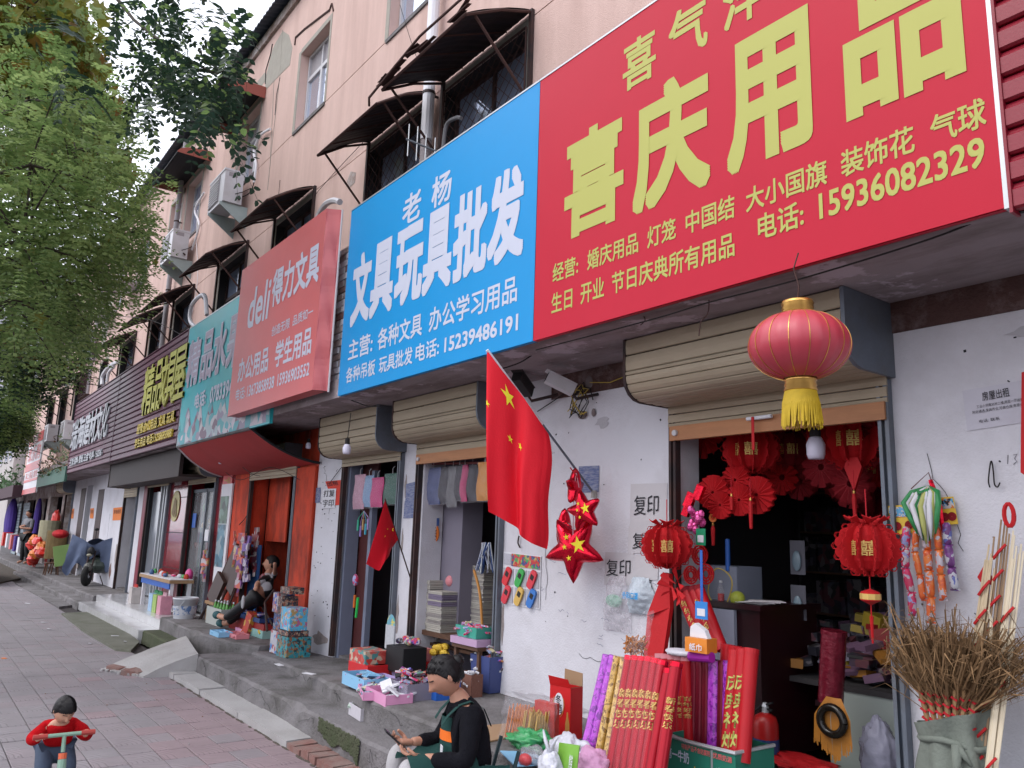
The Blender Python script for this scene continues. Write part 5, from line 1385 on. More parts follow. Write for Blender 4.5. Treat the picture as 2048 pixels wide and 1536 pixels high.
books(bx0+.02,D+.55,tz,30,.16,.26,.017,'rear left stack of books against the shop wall')
books(bx0+.78,D+.6,tz-.02,24,.24,.27,.018,'rear right stack of books behind the broom handle')
books(bx0+.02,D+.2,fz+.226,14,.19,.25,.011,'loose pile of thin booklets on the shelf under the table',grp='booklets')
q=MB().ball((bx0+.32,D+.24,tz+.43),.055,.04,.05);solo('pink_toy',q,[salmon_card],'pink toy in clear packing on the middle book stack','toy')
zb_=W(940,1257,D+.05).z
e,M=tray(0,0,.1,.31,.2,.1,green_plastic,'green plastic basket of small goods before the book table',name='plastic_basket',cat='basket')
for o in[e]+list(e.children):pass
bpy.data.objects.remove(e.children[0]);bpy.data.objects.remove(e)
def tray_at(p,w_,d_,h_,m_,label,**k):
 old=globals()['G'];globals()['G']=lambda a,b,c:Vector(p)
 r_=tray(0,0,0,w_,d_,h_,m_,label,**k);globals()['G']=old;return r_
pb=W(931,1275,D-.16)
tray_at(pb,.30,.17,.085,green_plastic,'green plastic basket of small goods before the book table',name='plastic_basket',cat='basket',taper=.85,fill=[goods_print,dark_goods,candy_pink],nfill=22,fillh=.05)
solo('lilac_tray',MB().box(pb.x-.20,D-.17,pb.z-.055,pb.x+.17,D+.02,pb.z-.002),[mat('lilac_lid',(.45,.30,.45),.5)],'flat lilac box under the green basket','box')
st=empty('display_stand','small dark display stand under the lilac box','stand',(pb.x,D-.08,zt(-5.3)))
part('shelf',MB().box(pb.x-.19,D-.16,pb.z-.085,pb.x+.17,D-.01,pb.z-.057),[wood_m],st)
for x in(-.17,.15):part('leg',MB().box(pb.x+x-.015,D-.14,zt(-5.3)-.01,pb.x+x+.015,D-.11,pb.z-.086),[wood_m],st)
# blue tub of mixed goods by the right jamb
pt=W(958,1368,D-.12)
tray_at((pt.x,pt.y,zt(-5.2)+.01),.26,.2,.26,mat('navy_tub',(.05,.07,.20),.4),'blue tub heaped with mixed packets by the right door jamb',name='plastic_tub',cat='tub',taper=.85,fill=[goods_print,paper_w,candy_print,black],nfill=44,fillh=.20,fs=.05)
tray_at((pt.x+.05,pt.y-.18,zt(-5.2)-.0),.22,.10,.16,mat('brown_wire',(.16,.07,.05),.7,.4,80),'rusty basket of pens in front of the blue tub',name='wire_basket',cat='basket',fill=[paper_w],nfill=18,fillh=.1,fs=.03)
hose([(1035-95+8,1140),(960,1190),(966,1280),(972,1345)],D+.16,.012,wood_light if 0 else mat('broom_wood',(.50,.22,.05),.5),'orange wooden broom handle leaning in the book doorway','broom','broom_handle')
# hanging packets at the top of doorway B
def bagged(px,py,wpx,hpx,y,m_,label,cat='bag',name='bagged_garment',group=None,text=None):
 a=W(px,py,y);b=W(px+wpx,py+hpx,y);w_=abs(b.x-a.x);h_=abs(a.z-b.z)
 e=empty(name,label,cat,(a.x+w_/2,y,a.z-h_),group)
 def f(u,v,s):
  x=a.x+w_*u+.012*math.sin(v*7);z=a.z-h_*v
  t=.03*math.sin(u*PI)**.6*math.sin(min(1,v*1.05)*PI)**.4+.006*noise.noise(Vector((u*6+px,v*8,0)));return Vector((x,y-s*t,z))
 q=MB();q.smooth=True;q.grid(lambda u,v:f(u,v,1),10,14);q.grid(lambda u,v:f(u,v,-1),10,14);part('fabric',q,[m_],e)
 q=MB();q.smooth=True;q.grid(lambda u,v:f(u,v*1.04,1)+Vector((0,-.006-.006*abs(noise.noise(Vector((u*14,v*14,px)))),0)),14,18);part('plastic_cover',q,[clear_film],e)
 part('hook',MB().tube([(a.x+w_/2,y,a.z-.01),(a.x+w_/2,y,a.z+.05),(a.x+w_/2+.02,y+.01,a.z+.07)],.003,4),[white_pvc],e)
 return e
rail_z=W(850,930,D+.1).z
solo('hanging_rail',MB().tube([W(842,928,D+.08),W(985,925,D+.08)],.012,6),[mat('dull_red_rail',(.15,.03,.03),.6)],'dull red rail holding the bagged aprons in the doorway','rail')
fabN=mat('navy_fabric',(.05,.07,.18),.8,.3,20,.4,30);fabK=mat('charcoal_fabric',(.035,.035,.045),.8,.4,20,.4,30);fabP=mat('pink_fabric',(.45,.04,.14),.7,.2,20)
for px,py,wp,hp,m_,lab in((852,937,27,72,fabN,'navy garment in clear packing, leftmost on the rail'),(880,935,17,72,fabK,'charcoal packet next to the navy garment'),(897,933,16,80,mat('grey_fabric',(.12,.12,.13),.8,.5,20),'grey packet with a white emblem in the middle of the rail'),(912,930,12,70,fabK,'narrow charcoal packet left of the pink one'),(924,930,9,73,fabP,'narrow hot pink packet on the rail'),(935,930,18,72,fabK,'dark packet right of the pink one')):
 bagged(px,py,wp,hp,D+.06+.01*(px%3),m_,lab,'packed garment')
bagged(956,925,26,76,D-.04,cork_orange,'orange backpack hanging behind the big flag','backpack','backpack')
# sun-shaped orange pack on the inner wall
p=W(867,1067,D+.16);e=empty('orange_disc_toy','orange round toy pack with a dark header hanging on the inner wall','toy',p)
q=MB();q.lathe(p+Vector((0,0,0)),[(.001,-.01),(.085,-.01),(.09,0),(.05,.006),(.045,.012),(.001,.014)],24,Matrix.Rotation(PI/2,3,'X'));part('disc',q,[mat('orange_disc',(.55,.14,.02),.5)],e)
for k in range(16):a=2*PI*k/16;part('ray',MB().tube([p+Vector((.045*math.cos(a),-.016,.045*math.sin(a))),p+Vector((.078*math.cos(a),-.012,.078*math.sin(a)))],.003,4),[dark],e)
part('header',MB().box(p.x-.09,p.y-.004,p.z+.07,p.x+.09,p.y,p.z+.14),[navy_box],e)
# inner grey wall and white board
part('inner_pillar',MB().box(-6.5,D+.23,.3,-6.05,D+.45,2.7),[mat('lilac_grey_wall',(.19,.175,.22),.9,.1,4)],bl)
solo('white_board',MB().box(W(882,1050,4.6).x,4.6,.9,W(930,1050,4.6).x,4.63,W(900,1050,4.6).z),[mat('dull_white',(.26,.25,.30),.7)],'pale board standing behind the books in the shop','board')
def shelf_unit(x0,x1,y0,z0,z1,n,label,m_=dark_goods,rows=None):
 e=empty('shelf_unit',label,'shelf',((x0+x1)/2,y0,z0));h=(z1-z0)/n
 part('frame',MB().box(x0-.02,y0,z0,x0,y0+.35,z1).box(x1,y0,z0,x1+.02,y0+.35,z1).box(x0,y0+.33,z0,x1,y0+.35,z1),[dark],e)
 for i in range(n):
  part('shelf_board',MB().box(x0+.001,y0,z0+i*h,x1-.001,y0+.329,z0+i*h+.015),[wood_m],e)
  q=MB();x=x0+.01
  while x<x1-.06:
   w_=random.uniform(.04,.14);hh=random.uniform(.4,.9)*h
   q.box(x,y0+random.uniform(.0,.06),z0+i*h+.016,min(x+w_-.006,x1-.005),y0+.3,z0+i*h+.016+hh);x+=w_
  part('shelf_goods',q,[m_],e,kind='stuff')
 return e
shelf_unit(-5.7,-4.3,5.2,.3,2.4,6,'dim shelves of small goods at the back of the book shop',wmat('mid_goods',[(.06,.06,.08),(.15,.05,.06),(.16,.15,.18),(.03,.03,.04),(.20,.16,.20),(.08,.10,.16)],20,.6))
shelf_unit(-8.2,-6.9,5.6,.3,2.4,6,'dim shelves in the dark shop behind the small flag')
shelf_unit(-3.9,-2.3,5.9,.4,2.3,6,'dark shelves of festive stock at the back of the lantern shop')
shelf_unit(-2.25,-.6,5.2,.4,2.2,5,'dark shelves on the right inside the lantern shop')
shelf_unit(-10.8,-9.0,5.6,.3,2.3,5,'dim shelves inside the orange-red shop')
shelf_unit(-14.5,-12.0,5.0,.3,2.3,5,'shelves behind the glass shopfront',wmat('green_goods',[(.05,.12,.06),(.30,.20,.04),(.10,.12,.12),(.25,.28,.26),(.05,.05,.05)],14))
# brushes bundle hanging right of the broom
e=empty('brush_bundle','bundle of pale brushes and rods hanging from the dim shelf','brushes',W(975,1140,D+.3))
q=MB();random.seed(4)
for k in range(22):
 a=W(970+random.uniform(-6,12),1085,D+.3);b=W(965+random.uniform(-18,30),1140+random.uniform(-5,8),D+.28+random.uniform(-.05,.05));q.m=k%3;q.tube([a,b],.006,4)
part('rods',q,[mat('pale_rod',(.3,.32,.42),.4),navy_box,light_metal],e,kind='stuff')
# ---------- doorway C: hanging pieces
def strip_pack(px,py,wp,hp,y,m_,lab):return bagged(px,py,wp,hp,y,m_,lab,'packed stationery','hanging_pack')
strip_pack(710,950,17,68,D+.03,mat('pale_pink',(.45,.24,.32),.6,.2,30),'pale pink packet, leftmost at the top of the narrow doorway')
strip_pack(729,952,15,62,D+.04,mat('pale_blue',(.20,.32,.50),.6,.2,30),'pale blue packet at the top of the narrow doorway')
strip_pack(744,956,20,58,D+.03,mat('magenta_pack',(.50,.03,.17),.6,.2,30),'magenta packet at the top of the narrow doorway')
e=strip_pack(770,948,28,60,D+.04,mat('green_board',(.02,.10,.07),.7,.2,30),'dark green writing board packet right of the magenta one')
part('lower_door_frame',MB().box(-8.02,D+.02,.25,-7.96,D+.16,2.32).box(-7.62,D+.10,.25,-7.56,D+.16,2.2),[mat('blue_grey_frame',(.17,.19,.26),.6,.1,10)],bl)
part('door_leaf',MB().box(-8.0,D+.18,.27,-7.64,D+.21,2.3),[mat('maroon_door',(.08,.02,.02),.6,.3,8)],bl)
random.seed(8)
e=empty('skipping_rope_bundle','bundle of coloured skipping ropes hanging in the narrow doorway','skipping ropes',W(725,1060,D+.02))
for k,c in enumerate(((.04,.40,.25),(.25,.18,.45),(.45,.28,.12),(.05,.35,.45),(.35,.25,.5))):
 a=W(728,1022,D+.02);b=W(716+k*5,1052+random.uniform(-4,12),D+.02-.01*k)
 part('rope_handle',MB().tube([b+Vector((0,0,.06)),b+Vector((0,0,-.05))],.012,7),[mat('rope_%d'%k,c,.4)],e)
 part('rope',MB().tube([a,a.lerp(b,.5)+Vector((.03*(k-2),0,0)),b+Vector((0,0,.06))],.004,4),[mat('rope_%d'%k)],e)
hose([(716,1195),(712,1235)],D-.01,.014,mat('green_stick',(.02,.45,.08),.4),'bright green plastic stick hanging in the narrow doorway','plastic stick','plastic_stick')
hose([(710,1190),(708,1215)],D+.0,.014,mat('orange_stick',(.65,.15,.02),.4),'bright orange plastic stick beside the green one','plastic stick','plastic_stick')
solo('pink_ornament',MB().ball(W(711,1160,D),.04,.03,.06),[candy_pink],'pink wrapped ornament hanging low in the narrow doorway','ornament')
# ================================================================ festive goods at the big door
def tube_roll(a,b,r_,m_,label,text=None,tcol=None,cat='confetti tube',name='confetti_tube',group=None,cap=None,tw=.8,tz0=.35,tz1=.75):
 a,b=Vector(a),Vector(b);e=empty(name,label,cat,a,group)
 q=MB();q.smooth=True;q.tube([a,b],r_,16,False);part('tube',q,[m_],e)
 q=MB();q.tube([b-(b-a).normalized()*.02,b+(b-a).normalized()*.003],r_*1.04,16);part('cap',q,[cap or m_],e)
 if text:
  ax=(b-a).normalized();vd=(Vector((0,0,CAMH))-a.lerp(b,.5)).normalized();sd=ax.cross(vd).normalized();
  nd=sd.cross(ax).normalized()
  if nd.dot(vd)<0:nd=-nd
  if sd.x<0:sd=-sd
  L=(b-a).length;n=len(text);s_=(tz1-tz0)*L/n
  q=MB()
  for i,ch in enumerate(text):
   o=a+ax*(L*tz1-s_*(i+1))+sd*(-r_*tw)
   k0=len(q.v);put_text(q,ch,o,sd,ax,r_*2*tw,s_*.85,.02)
   for k in range(k0,len(q.v)):
    v=q.v[k];off=(v-a);lx=off.dot(sd);lz=off.dot(ax)
    an=lx/r_*.95;an=max(-1.35,min(1.35,an));q.v[k]=a+ax*lz+sd*math.sin(an)*(r_+.0022)+nd*math.cos(an)*(r_+.0022)
  part('lettering',q,[tcol or gold_print],e)
 return e
GRP='red confetti tubes leaning in the front bundle'
BY0,BY1=2.90,3.12
def leaning(px0,py0,px1,py1,r_,m_,label,y0=BY0,y1=BY1,**k):
 a=W(px0,py0,y0);b=W(px1,py1,y1);return tube_roll(a,b,r_,m_,label,**k)
# purple and gold printed rolls (left)
leaning(1172,1500,1216,1312,.030,foil_purple,'shiny purple roll with a flower print, leftmost of the leaning bundle',2.98,3.15)
leaning(1178,1530,1228,1312,.026,foil_purple,'shiny purple roll just right of the leftmost one',2.97,3.13)
leaning(1188,1560,1236,1314,.024,foil_gold,'gold foil roll with a leaf print beside the purple rolls',2.96,3.12)
leaning(1204,1570,1249,1316,.022,foil_gold,'gold foil roll touching the red tubes',2.95,3.11)
tops=[(1257,1312),(1270,1313),(1283,1314),(1296,1315),(1309,1318),(1322,1322)]
for k,(tx,ty_)in enumerate(tops):
 bx=1203+k*14+10
 leaning(bx,1590,tx+3,ty_+2,.0285,foil_tube,'red foil tube with gold new year greeting, number from the left unclear',2.86,3.08,text='新春快乐',tcol=gold_print,tz0=.46,tz1=.76,tw=1.0,cap=foil_red)
nth=['leftmost','second','third','fourth','fifth','sixth']
fts=[o for o in C.objects if o.get('label','')and 'number from the left' in o['label']]
for o,n in zip(fts,nth):o['label']='%s red foil tube with gold greeting in the clear-wrapped front bundle'%n;o['group']=GRP
leaning(1292,1590,1338,1340,.026,foil_tube,'plain glossy red tube just right of the wrapped bundle',2.85,3.05,cap=foil_red)
leaning(1312,1600,1353,1327,.030,foil_tube,'red tube with gold greeting, rightmost of the leaning ones',2.86,3.06,text='新春快乐',tz0=.50,tz1=.74,cap=foil_red)
q=MB();q.smooth=True
q.grid(lambda u,v:W(1213+u*84-v*0+(v)*42,1560-250*v,2.84+.22*v)+Vector((0,-.045+.01*math.sin(u*18),0)),24,6);solo('clear_wrap',q,[mat('clear_wrap',(.8,.5,.55),.12,.1,20,.5,12,spec=.9,alpha=.05)],'clear plastic wrap round the six front red tubes','plastic wrap')
# carton with upright tubes
cz=W(1330,1500,3.25).z
for k,px in enumerate((1321,1333,1346,1359,1372)):
 leaning(px+12-k*1.5,1520,px,1308+k*1.5,.030,tube_red,'tube',3.32,3.36,text='百年好合' if k in(2,3,4)else None,tz0=.40,tz1=.62,cap=salmon_card)
us=[o for o in C.objects if o.get('label')=='tube']
for o,n in zip(us,nth):o['label']='%s matt red tube of the upright pack with white plastic on top'%n;o['group']='matt red tubes standing in the green carton'
for k,(px,m_,lab)in enumerate(((1389,foil_maroon,'maroon foil roll just right of the matt red tubes'),(1401,foil_maroon,'second maroon foil roll in the green carton'),(1414,foil_maroon,'third maroon foil roll beside the purple roll'),(1431,foil_purple,'thick purple sparkly roll standing in the green carton'),(1445,foil_maroon,'thin maroon roll right of the purple sparkly roll'),(1456,foil_purple,'thin purple roll next to the golden lettered tubes'))):
 leaning(px-3,1520,px,1325-k*.5,.036 if k==3 else.024,m_,lab,3.34,3.38)
for k,px in enumerate((1472,1489,1503)):
 leaning(px-18,1525,px,1303-k*2,.036,tube_red,('left','middle','right')[k]+' tall red tube with large gold ceremony lettering',3.24,3.36,text='庆典礼炮' if k<2 else None,tcol=letter_yellow,tz0=.12,tz1=.80,tw=1.0)
for k,px in enumerate((1455,1470,1484)):
 leaning(px-8,1500,px,1290+k*3,.034,tube_red,('left','middle','right')[k]+' rear red tube with gold rings, behind the ceremony tubes',3.40,3.44,tz0=.1)
# upper leaning red tubes with the blue tag
for k in range(4):
 leaning(1410+k*12,1300,1358+k*14-(3 if k>2 else 0),1176+(2-k)*2,.030,tube_red,('leftmost','second','third','rightmost')[k]+' red tube of the slanting set under the blue payment tag',3.55,3.60,text='年年有余' if k in(0,2)else None,tz0=.3,tz1=.8,cap=dark_red_paper)
# green carton box with lettering
a,b,c_=W(1337,1499,3.18),W(1500,1478,3.18),W(1340,1536,3.18)
cb=empty('milk_carton_box','green and silver carton with white and yellow lettering holding the tubes','carton',((a.x+b.x)/2,3.3,.40))
zt_c=(a.z+b.z)/2
M0=(a.x-.01,b.x-.075)
q=MB();th=.006;x0,x1=M0;y0,y1=3.17,3.46
for(p0x,p0y,p1x,p1y)in((x0,y0,x1,y0+th),(x0,y1-th,x1,y1),(x0,y0+th+.001,x0+th,y1-th-.001),(x1-th,y0+th+.001,x1,y1-th-.001)):q.box(p0x,p0y,.42,p1x,p1y,zt_c)
part('carton',q,[mat('carton_green',(.02,.16,.11),.4,.15,10)],cb)
q=MB();q.tube([(x0-.003,y0-.003,zt_c),(x0+.15,y0-.006,zt_c-.008),(x1,y0-.003,zt_c),(x1+.002,y1,zt_c)],.010,5);part('crumpled_rim',q,[light_metal],cb)
for tx,u0,u1,v0,v1,mm in(('第一牛奶',.02,.36,.50,.74,letter_white),('广奶',.38,.62,.12,.50,letter_gold),('牛奶',.72,.98,.14,.62,letter_white),('特制产品不含防腐剂',.25,.66,.78,.90,sign_red2),('优质奶源',.70,.96,.78,.90,sign_red2)):
 q=MB();H_=.22;wtext(q,tx,x0+(x1-x0)*u0,x0+(x1-x0)*u1,zt_c-H_+H_*v0,zt_c-H_+H_*v1,y0-.003,.02);part('lettering',q,[mm],cb)
part('silver_band',MB().box(x0+(x1-x0)*.67,y0-.002,.42,x0+(x1-x0)*.695,y0-.0005,zt_c-.01),[light_metal],cb)
# white plastic lid-like bundle on tubes, tissue pack
q=MB();q.smooth=True;p=W(1362,1305,3.36);q.ball(p,.10,.06,.022,16,8,fn=lambda d:1+.12*noise.noise(d*4));solo('plastic_bundle',q,[white_bag],'crumpled white plastic lying on the matt red tubes','plastic bag')
p=W(1402,1300,3.30);e=empty('tissue_pack','orange and white tissue pack standing on a purple roll end','tissue pack',p)
q=MB().bbox(p.x,p.y,p.z+.025,.13,.09,.07,.1);part('pack',q,[mat('orange_pack',(.65,.22,.03),.4,.1,20)],e)
q=MB();q.prism([(p.x-.055,p.y-.02,p.z+.061),(p.x+.06,p.y-.02,p.z+.061),(p.x+.04,p.y-.02,p.z+.10),(p.x-.02,p.y-.02,p.z+.13),(p.x-.05,p.y-.02,p.z+.11)],(0,.03,0));part('tissue',q,[paper_w],e)
q=MB();wtext(q,'纸巾',p.x-.03,p.x+.05,p.z+.0,p.z+.035,p.y-.055,.02);part('lettering',q,[paper_w],e)
solo('purple_roll',MB().tube([W(1381,1312,3.3),W(1424,1315,3.3)],.026,12),[mat('violet',(.30,.02,.30),.4)],'short violet roll lying under the tissue pack','roll')
# blue and green payment cards (their codes are left out)
def tag_card(px,py,wp,hp,y,m_,label,text):
 a=W(px,py,y);b=W(px+wp,py+hp,y);e=empty('payment_card',label,'payment card',(a.x,y,b.z))
 part('card',MB().box(a.x,y,b.z,b.x,y+.004,a.z),[m_],e);w_=b.x-a.x;h_=a.z-b.z
 part('white_square',MB().box(a.x+w_*.18,y-.002,b.z+h_*.18,b.x-w_*.18,y-.0005,b.z+h_*.60),[paper_w],e)
 return e
e=tag_card(1390,1202,25,38,3.46,mat('pay_blue',(.03,.20,.55),.4),'blue hanging payment card on a blue ribbon','')
part('lanyard',MB().box(W(1399,1100,3.47).x,3.472,W(1399,1204,3.47).z,W(1404,1100,3.47).x,3.475,W(1399,1100,3.47).z),[blue_plastic],e)
tag_card(1392,1057,19,34,D-.1,mat('pay_green',(.02,.25,.12),.4),'green payment card taped by the left door rail','')
# ---------- paper lanterns
def scallop(mb,c,U,V,r_,n=14,amp=.10,holes=True,th=.003):
 """a lace-edged paper disc"""
 pts=[]
 N_=n*8
 for k in range(N_):
  a=2*PI*k/N_;rr=r_*(1-amp+amp*abs(math.sin(a*n/2))**.6);pts.append(Vector(c)+Vector(U)*math.cos(a)*rr+Vector(V)*math.sin(a)*rr)
 Nn=Vector(U).cross(Vector(V));mb.prism(pts,Nn*th)
def paper_lantern(c,r_,label,ch='囍',nf=12,m_=red_paper,gold_ch=True,top=True,tail=.25,group='red paper double happiness lanterns',vis=1.0,yaw=.2,body=.62):
 c=Vector(c);e=empty('paper_lantern',label,'paper lantern',(c.x,c.y,c.z-r_),group)
 Zv=Vector((0,0,1))
 q=MB();q.smooth=False
 n=6;prof=[(.30,.72),(.46,.66),(.58,.40),(.62,0),(.58,-.38),(.44,-.62),(.26,-.70)]
 q.lathe(c,[(a*r_,z*r_)for a,z in prof],12);part('body',q,[m_],e)
 for k in range(nf): # radial lace fins
  a=yaw+2*PI*k/nf;U=Vector((math.cos(a),math.sin(a),0));q=MB()
  pts=[]
  NN=44
  for i in range(NN+1):
   t=-PI/2+PI*i/NN;rr=r_*(.90+.10*abs(math.sin(t*7))**.6);pts.append(c+U*rr*math.cos(t)+Zv*rr*.86*math.sin(t))
  inner=[c+U*r_*.52*math.cos(t)+Zv*r_*.60*math.sin(t)for t in[PI/2-PI*i/12 for i in range(13)]]
  q.prism(pts+inner,Vector((-U.y,U.x,0))*.003)
  # little round lace rosettes
  for t in(-1.1,-.75,-.35,.05,.45,.85,1.2):
   cc=c+U*r_*.97*math.cos(t)+Zv*r_*.84*math.sin(t)
   for j in range(6):
    b0=2*PI*j/6;b1=b0+PI/3;rr=r_*.11
    q.tube([cc+U*math.cos(b0)*rr+Zv*math.sin(b0)*rr,cc+U*math.cos(b1)*rr+Zv*math.sin(b1)*rr],.0022,3,False)
  part('lace_fin',q,[m_],e)
 vd=Vector((-c.x,-c.y,0)).normalized();sd=Vector((-vd.y,vd.x,0));sd=sd if sd.x>0 else-sd
 for sgn,fade in((0,1),(-1,.75)):
  if not gold_ch:break
  an=sgn*.85;d=(vd*math.cos(an)+sd*math.sin(an)*1);s2_=sd*math.cos(an)-vd*math.sin(an);s_=r_*.46
  q=MB();put_text(q,ch,c+d*(r_*.645)-s2_*s_/2+Zv*(-s_*.5),s2_,Zv,s_,s_*1.0,.012);part('gold_character',q,[gold_print],e)
 if top:
  q=MB();
  for k in range(6):
   a=yaw+2*PI*k/6;U=Vector((math.cos(a),math.sin(a),0));T=Vector((-U.y,U.x,0))
   q.prism([c+Zv*r_*.70+U*r_*.2,c+Zv*r_*.98+U*r_*.62+T*r_*.28,c+Zv*r_*.88+U*r_*.66,c+Zv*r_*.98+U*r_*.62-T*r_*.28],Zv*.004)
  part('crown',q,[m_],e)
 if tail:
  q=MB();z=-r_*.74
  q.tube([c+Zv*z,c+Zv*(z-tail)],.003,4);part('tail_cord',q,[m_],e)
  q=MB();cc=c+Zv*(z-tail*.35)
  q.lathe(cc,[(.001,.05*r_/.2),(.055*r_/.2,.03*r_/.2),(.06*r_/.2,-.02*r_/.2),(.001,-.05*r_/.2)],10);part('pendant',q,[m_],e)
  part('pendant_band',MB().lathe(cc,[(.062*r_/.2,-.014*r_/.2),(.062*r_/.2,.02*r_/.2)],10),[gold_print],e)
  q=MB();q.tube([c+Zv*(z-tail*.62),c+Zv*(z-tail)],[.012*r_/.2,.006*r_/.2],6);part('tassel',q,[m_],e)
 part('hanging_cord',MB().tube([c+Zv*r_*.7,c+Zv*(r_*.7+.16)],.003,4),[red_string],e)
 return e
yL=3.50
cL=W(1334,1092,yL);paper_lantern(cL,RPX(1334,1092,yL,52),'red paper lantern with gold double happiness sign left of the big door',tail=0)
cR=W(1736,1096,3.42);paper_lantern(cR,RPX(1736,1096,3.42,64),'large red paper lantern with gold double happiness sign in the doorway',tail=.30)
c=W(1502,900,D+.25);paper_lantern(c,.17,'red paper lantern hanging from the shutter bar inside the door',ch='囍',tail=.0)
c=W(1708,880,D+.35);paper_lantern(c,.19,'red paper lantern inside near the right end of the door',ch='囍',tail=0)
random.seed(15)
for k in range(16):
 px=random.uniform(1400,1750);py=random.uniform(855,985)-(px-1400)*.06;y=random.uniform(3.95,4.7);c=W(px,py,y);q=MB();n=30;r_=random.uniform(.09,.15)
 for i in range(n):
  a0=2*PI*i/n;a1=2*PI*(i+1)/n;w0=.012 if i%2 else-.012;U=lambda a,rr,d:c+Vector((math.cos(a)*rr,d,math.sin(a)*rr))
  rr=r_*(1 if i%3 else.86);q.quad(U(a0,.02,0),U(a1,.02,0),U(a1,rr,-w0),U(a0,rr,w0))
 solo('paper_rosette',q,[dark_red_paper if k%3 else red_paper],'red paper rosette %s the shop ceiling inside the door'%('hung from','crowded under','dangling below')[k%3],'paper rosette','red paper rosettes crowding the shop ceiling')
random.seed(14)
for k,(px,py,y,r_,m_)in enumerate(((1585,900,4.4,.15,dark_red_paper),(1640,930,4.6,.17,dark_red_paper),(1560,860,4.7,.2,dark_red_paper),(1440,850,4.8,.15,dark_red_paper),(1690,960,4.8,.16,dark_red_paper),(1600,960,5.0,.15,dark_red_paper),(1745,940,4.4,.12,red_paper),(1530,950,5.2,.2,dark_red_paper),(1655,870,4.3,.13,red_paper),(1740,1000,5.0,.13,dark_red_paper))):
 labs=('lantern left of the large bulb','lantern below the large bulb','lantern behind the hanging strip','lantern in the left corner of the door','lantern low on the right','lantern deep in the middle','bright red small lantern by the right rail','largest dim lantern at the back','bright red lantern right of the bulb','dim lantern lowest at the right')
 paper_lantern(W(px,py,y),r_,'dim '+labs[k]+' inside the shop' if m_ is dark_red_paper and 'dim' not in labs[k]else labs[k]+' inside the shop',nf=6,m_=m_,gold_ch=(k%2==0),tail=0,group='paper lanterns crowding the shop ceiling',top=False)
# fans of red tissue paper
for k,(px,py,y,r_)in enumerate(((1425,985,D+.1,.115),(1470,960,D+.16,.10),(1478,1000,D+.1,.10),(1512,990,D+.16,.12),(1440,1010,D+.08,.09))):
 c=W(px,py,y);q=MB();n=34
 for i in range(n):
  a0=2*PI*i/n;a1=2*PI*(i+1)/n;U=lambda a,rr,d:c+Vector((math.cos(a)*rr,d,math.sin(a)*rr*.92))
  w0=.012 if i%2 else-.012;w1=-w0
  q.quad(U(a0,r_*.1,0),U(a1,r_*.1,0),U(a1,r_,w1),U(a0,r_,w0));q.quad(U(a0,r_*.1,.02),U(a0,r_,w0+.02),U(a1,r_,w1+.02),U(a1,r_*.1,.02))
 solo('paper_fan',q,[red_paper],('leftmost pleated red tissue fan','uppermost pleated red tissue fan','middle pleated red tissue fan','rightmost pleated red tissue fan','lowest pleated red tissue fan')[k]+' in the doorway','paper fan','pleated red tissue fans in the doorway')
def tassel(px,py,y,h_,label,m_=red_satin,topg=True):
 p=W(px,py,y);e=empty('tassel',label,'tassel',(p.x,p.y,p.z-h_),'hanging red tassels in the doorway')
 part('cord',MB().tube([p+Vector((0,0,.12)),p],.003,4),[red_string],e)
 part('gold_bead',MB().ball(p,.008,.008,.016,8,6),[gold],e)
 q=MB();q.tube([p,p+Vector((0,0,-h_*.2)),p+Vector((0,0,-h_))],[.006,.013,.009],8);part('threads',q,[m_],e)
tassel(1501,1000,D+.05,.16,'red tassel hanging under the rightmost tissue fan')
tassel(1463,992,D+.05,.08,'short thin tassel under the middle tissue fans')
tassel(1708,985,D+.25,.17,'red tassel hanging from the diamond knot')
tassel(1426,1050,D+.1,.12,'thin tassel below the small orange lucky charm')
p=W(1426,1035,D+.1);e=empty('lucky_charm','small round orange lucky charm on the left inner wall','charm',p);q=MB();q.lathe(p,[(.001,-.004),(.028,-.004),(.028,.004),(.001,.004)],16,Matrix.Rotation(PI/2,3,'X'));part('disc',q,[orange_note],e)
q=MB();wtext(q,'福',p.x-.015,p.x+.015,p.z-.015,p.z+.015,p.y-.006,0);part('lettering',q,[foil_red],e)
p=W(1706,945,D+.25);q=MB();q.prism([p+Vector((-.05,0,.03)),p+Vector((0,0,-.10)),p+Vector((.05,0,.03)),p+Vector((.03,0,.08)),p+Vector((-.03,0,.08))],(0,.02,0));solo('diamond_knot',q,[red_satin],'red diamond shaped knot ornament above the right tassel','ornament')
# hanging strip from the bar and white rod
solo('white_rod',MB().tube([W(1494,838,D-.09),W(1543,832,D-.09)],.011,8),[paper_w],'white rod stuck to the wooden shutter bar','rod')
solo('red_ribbon',MB().box(W(1503,836,D-.1).x,D-.104,W(1503,900,D-.1).z,W(1507,836,D-.1).x+.004,D-.100,W(1503,834,D-.1).z),[red_satin],'red ribbon strip tied to the white rod','ribbon')
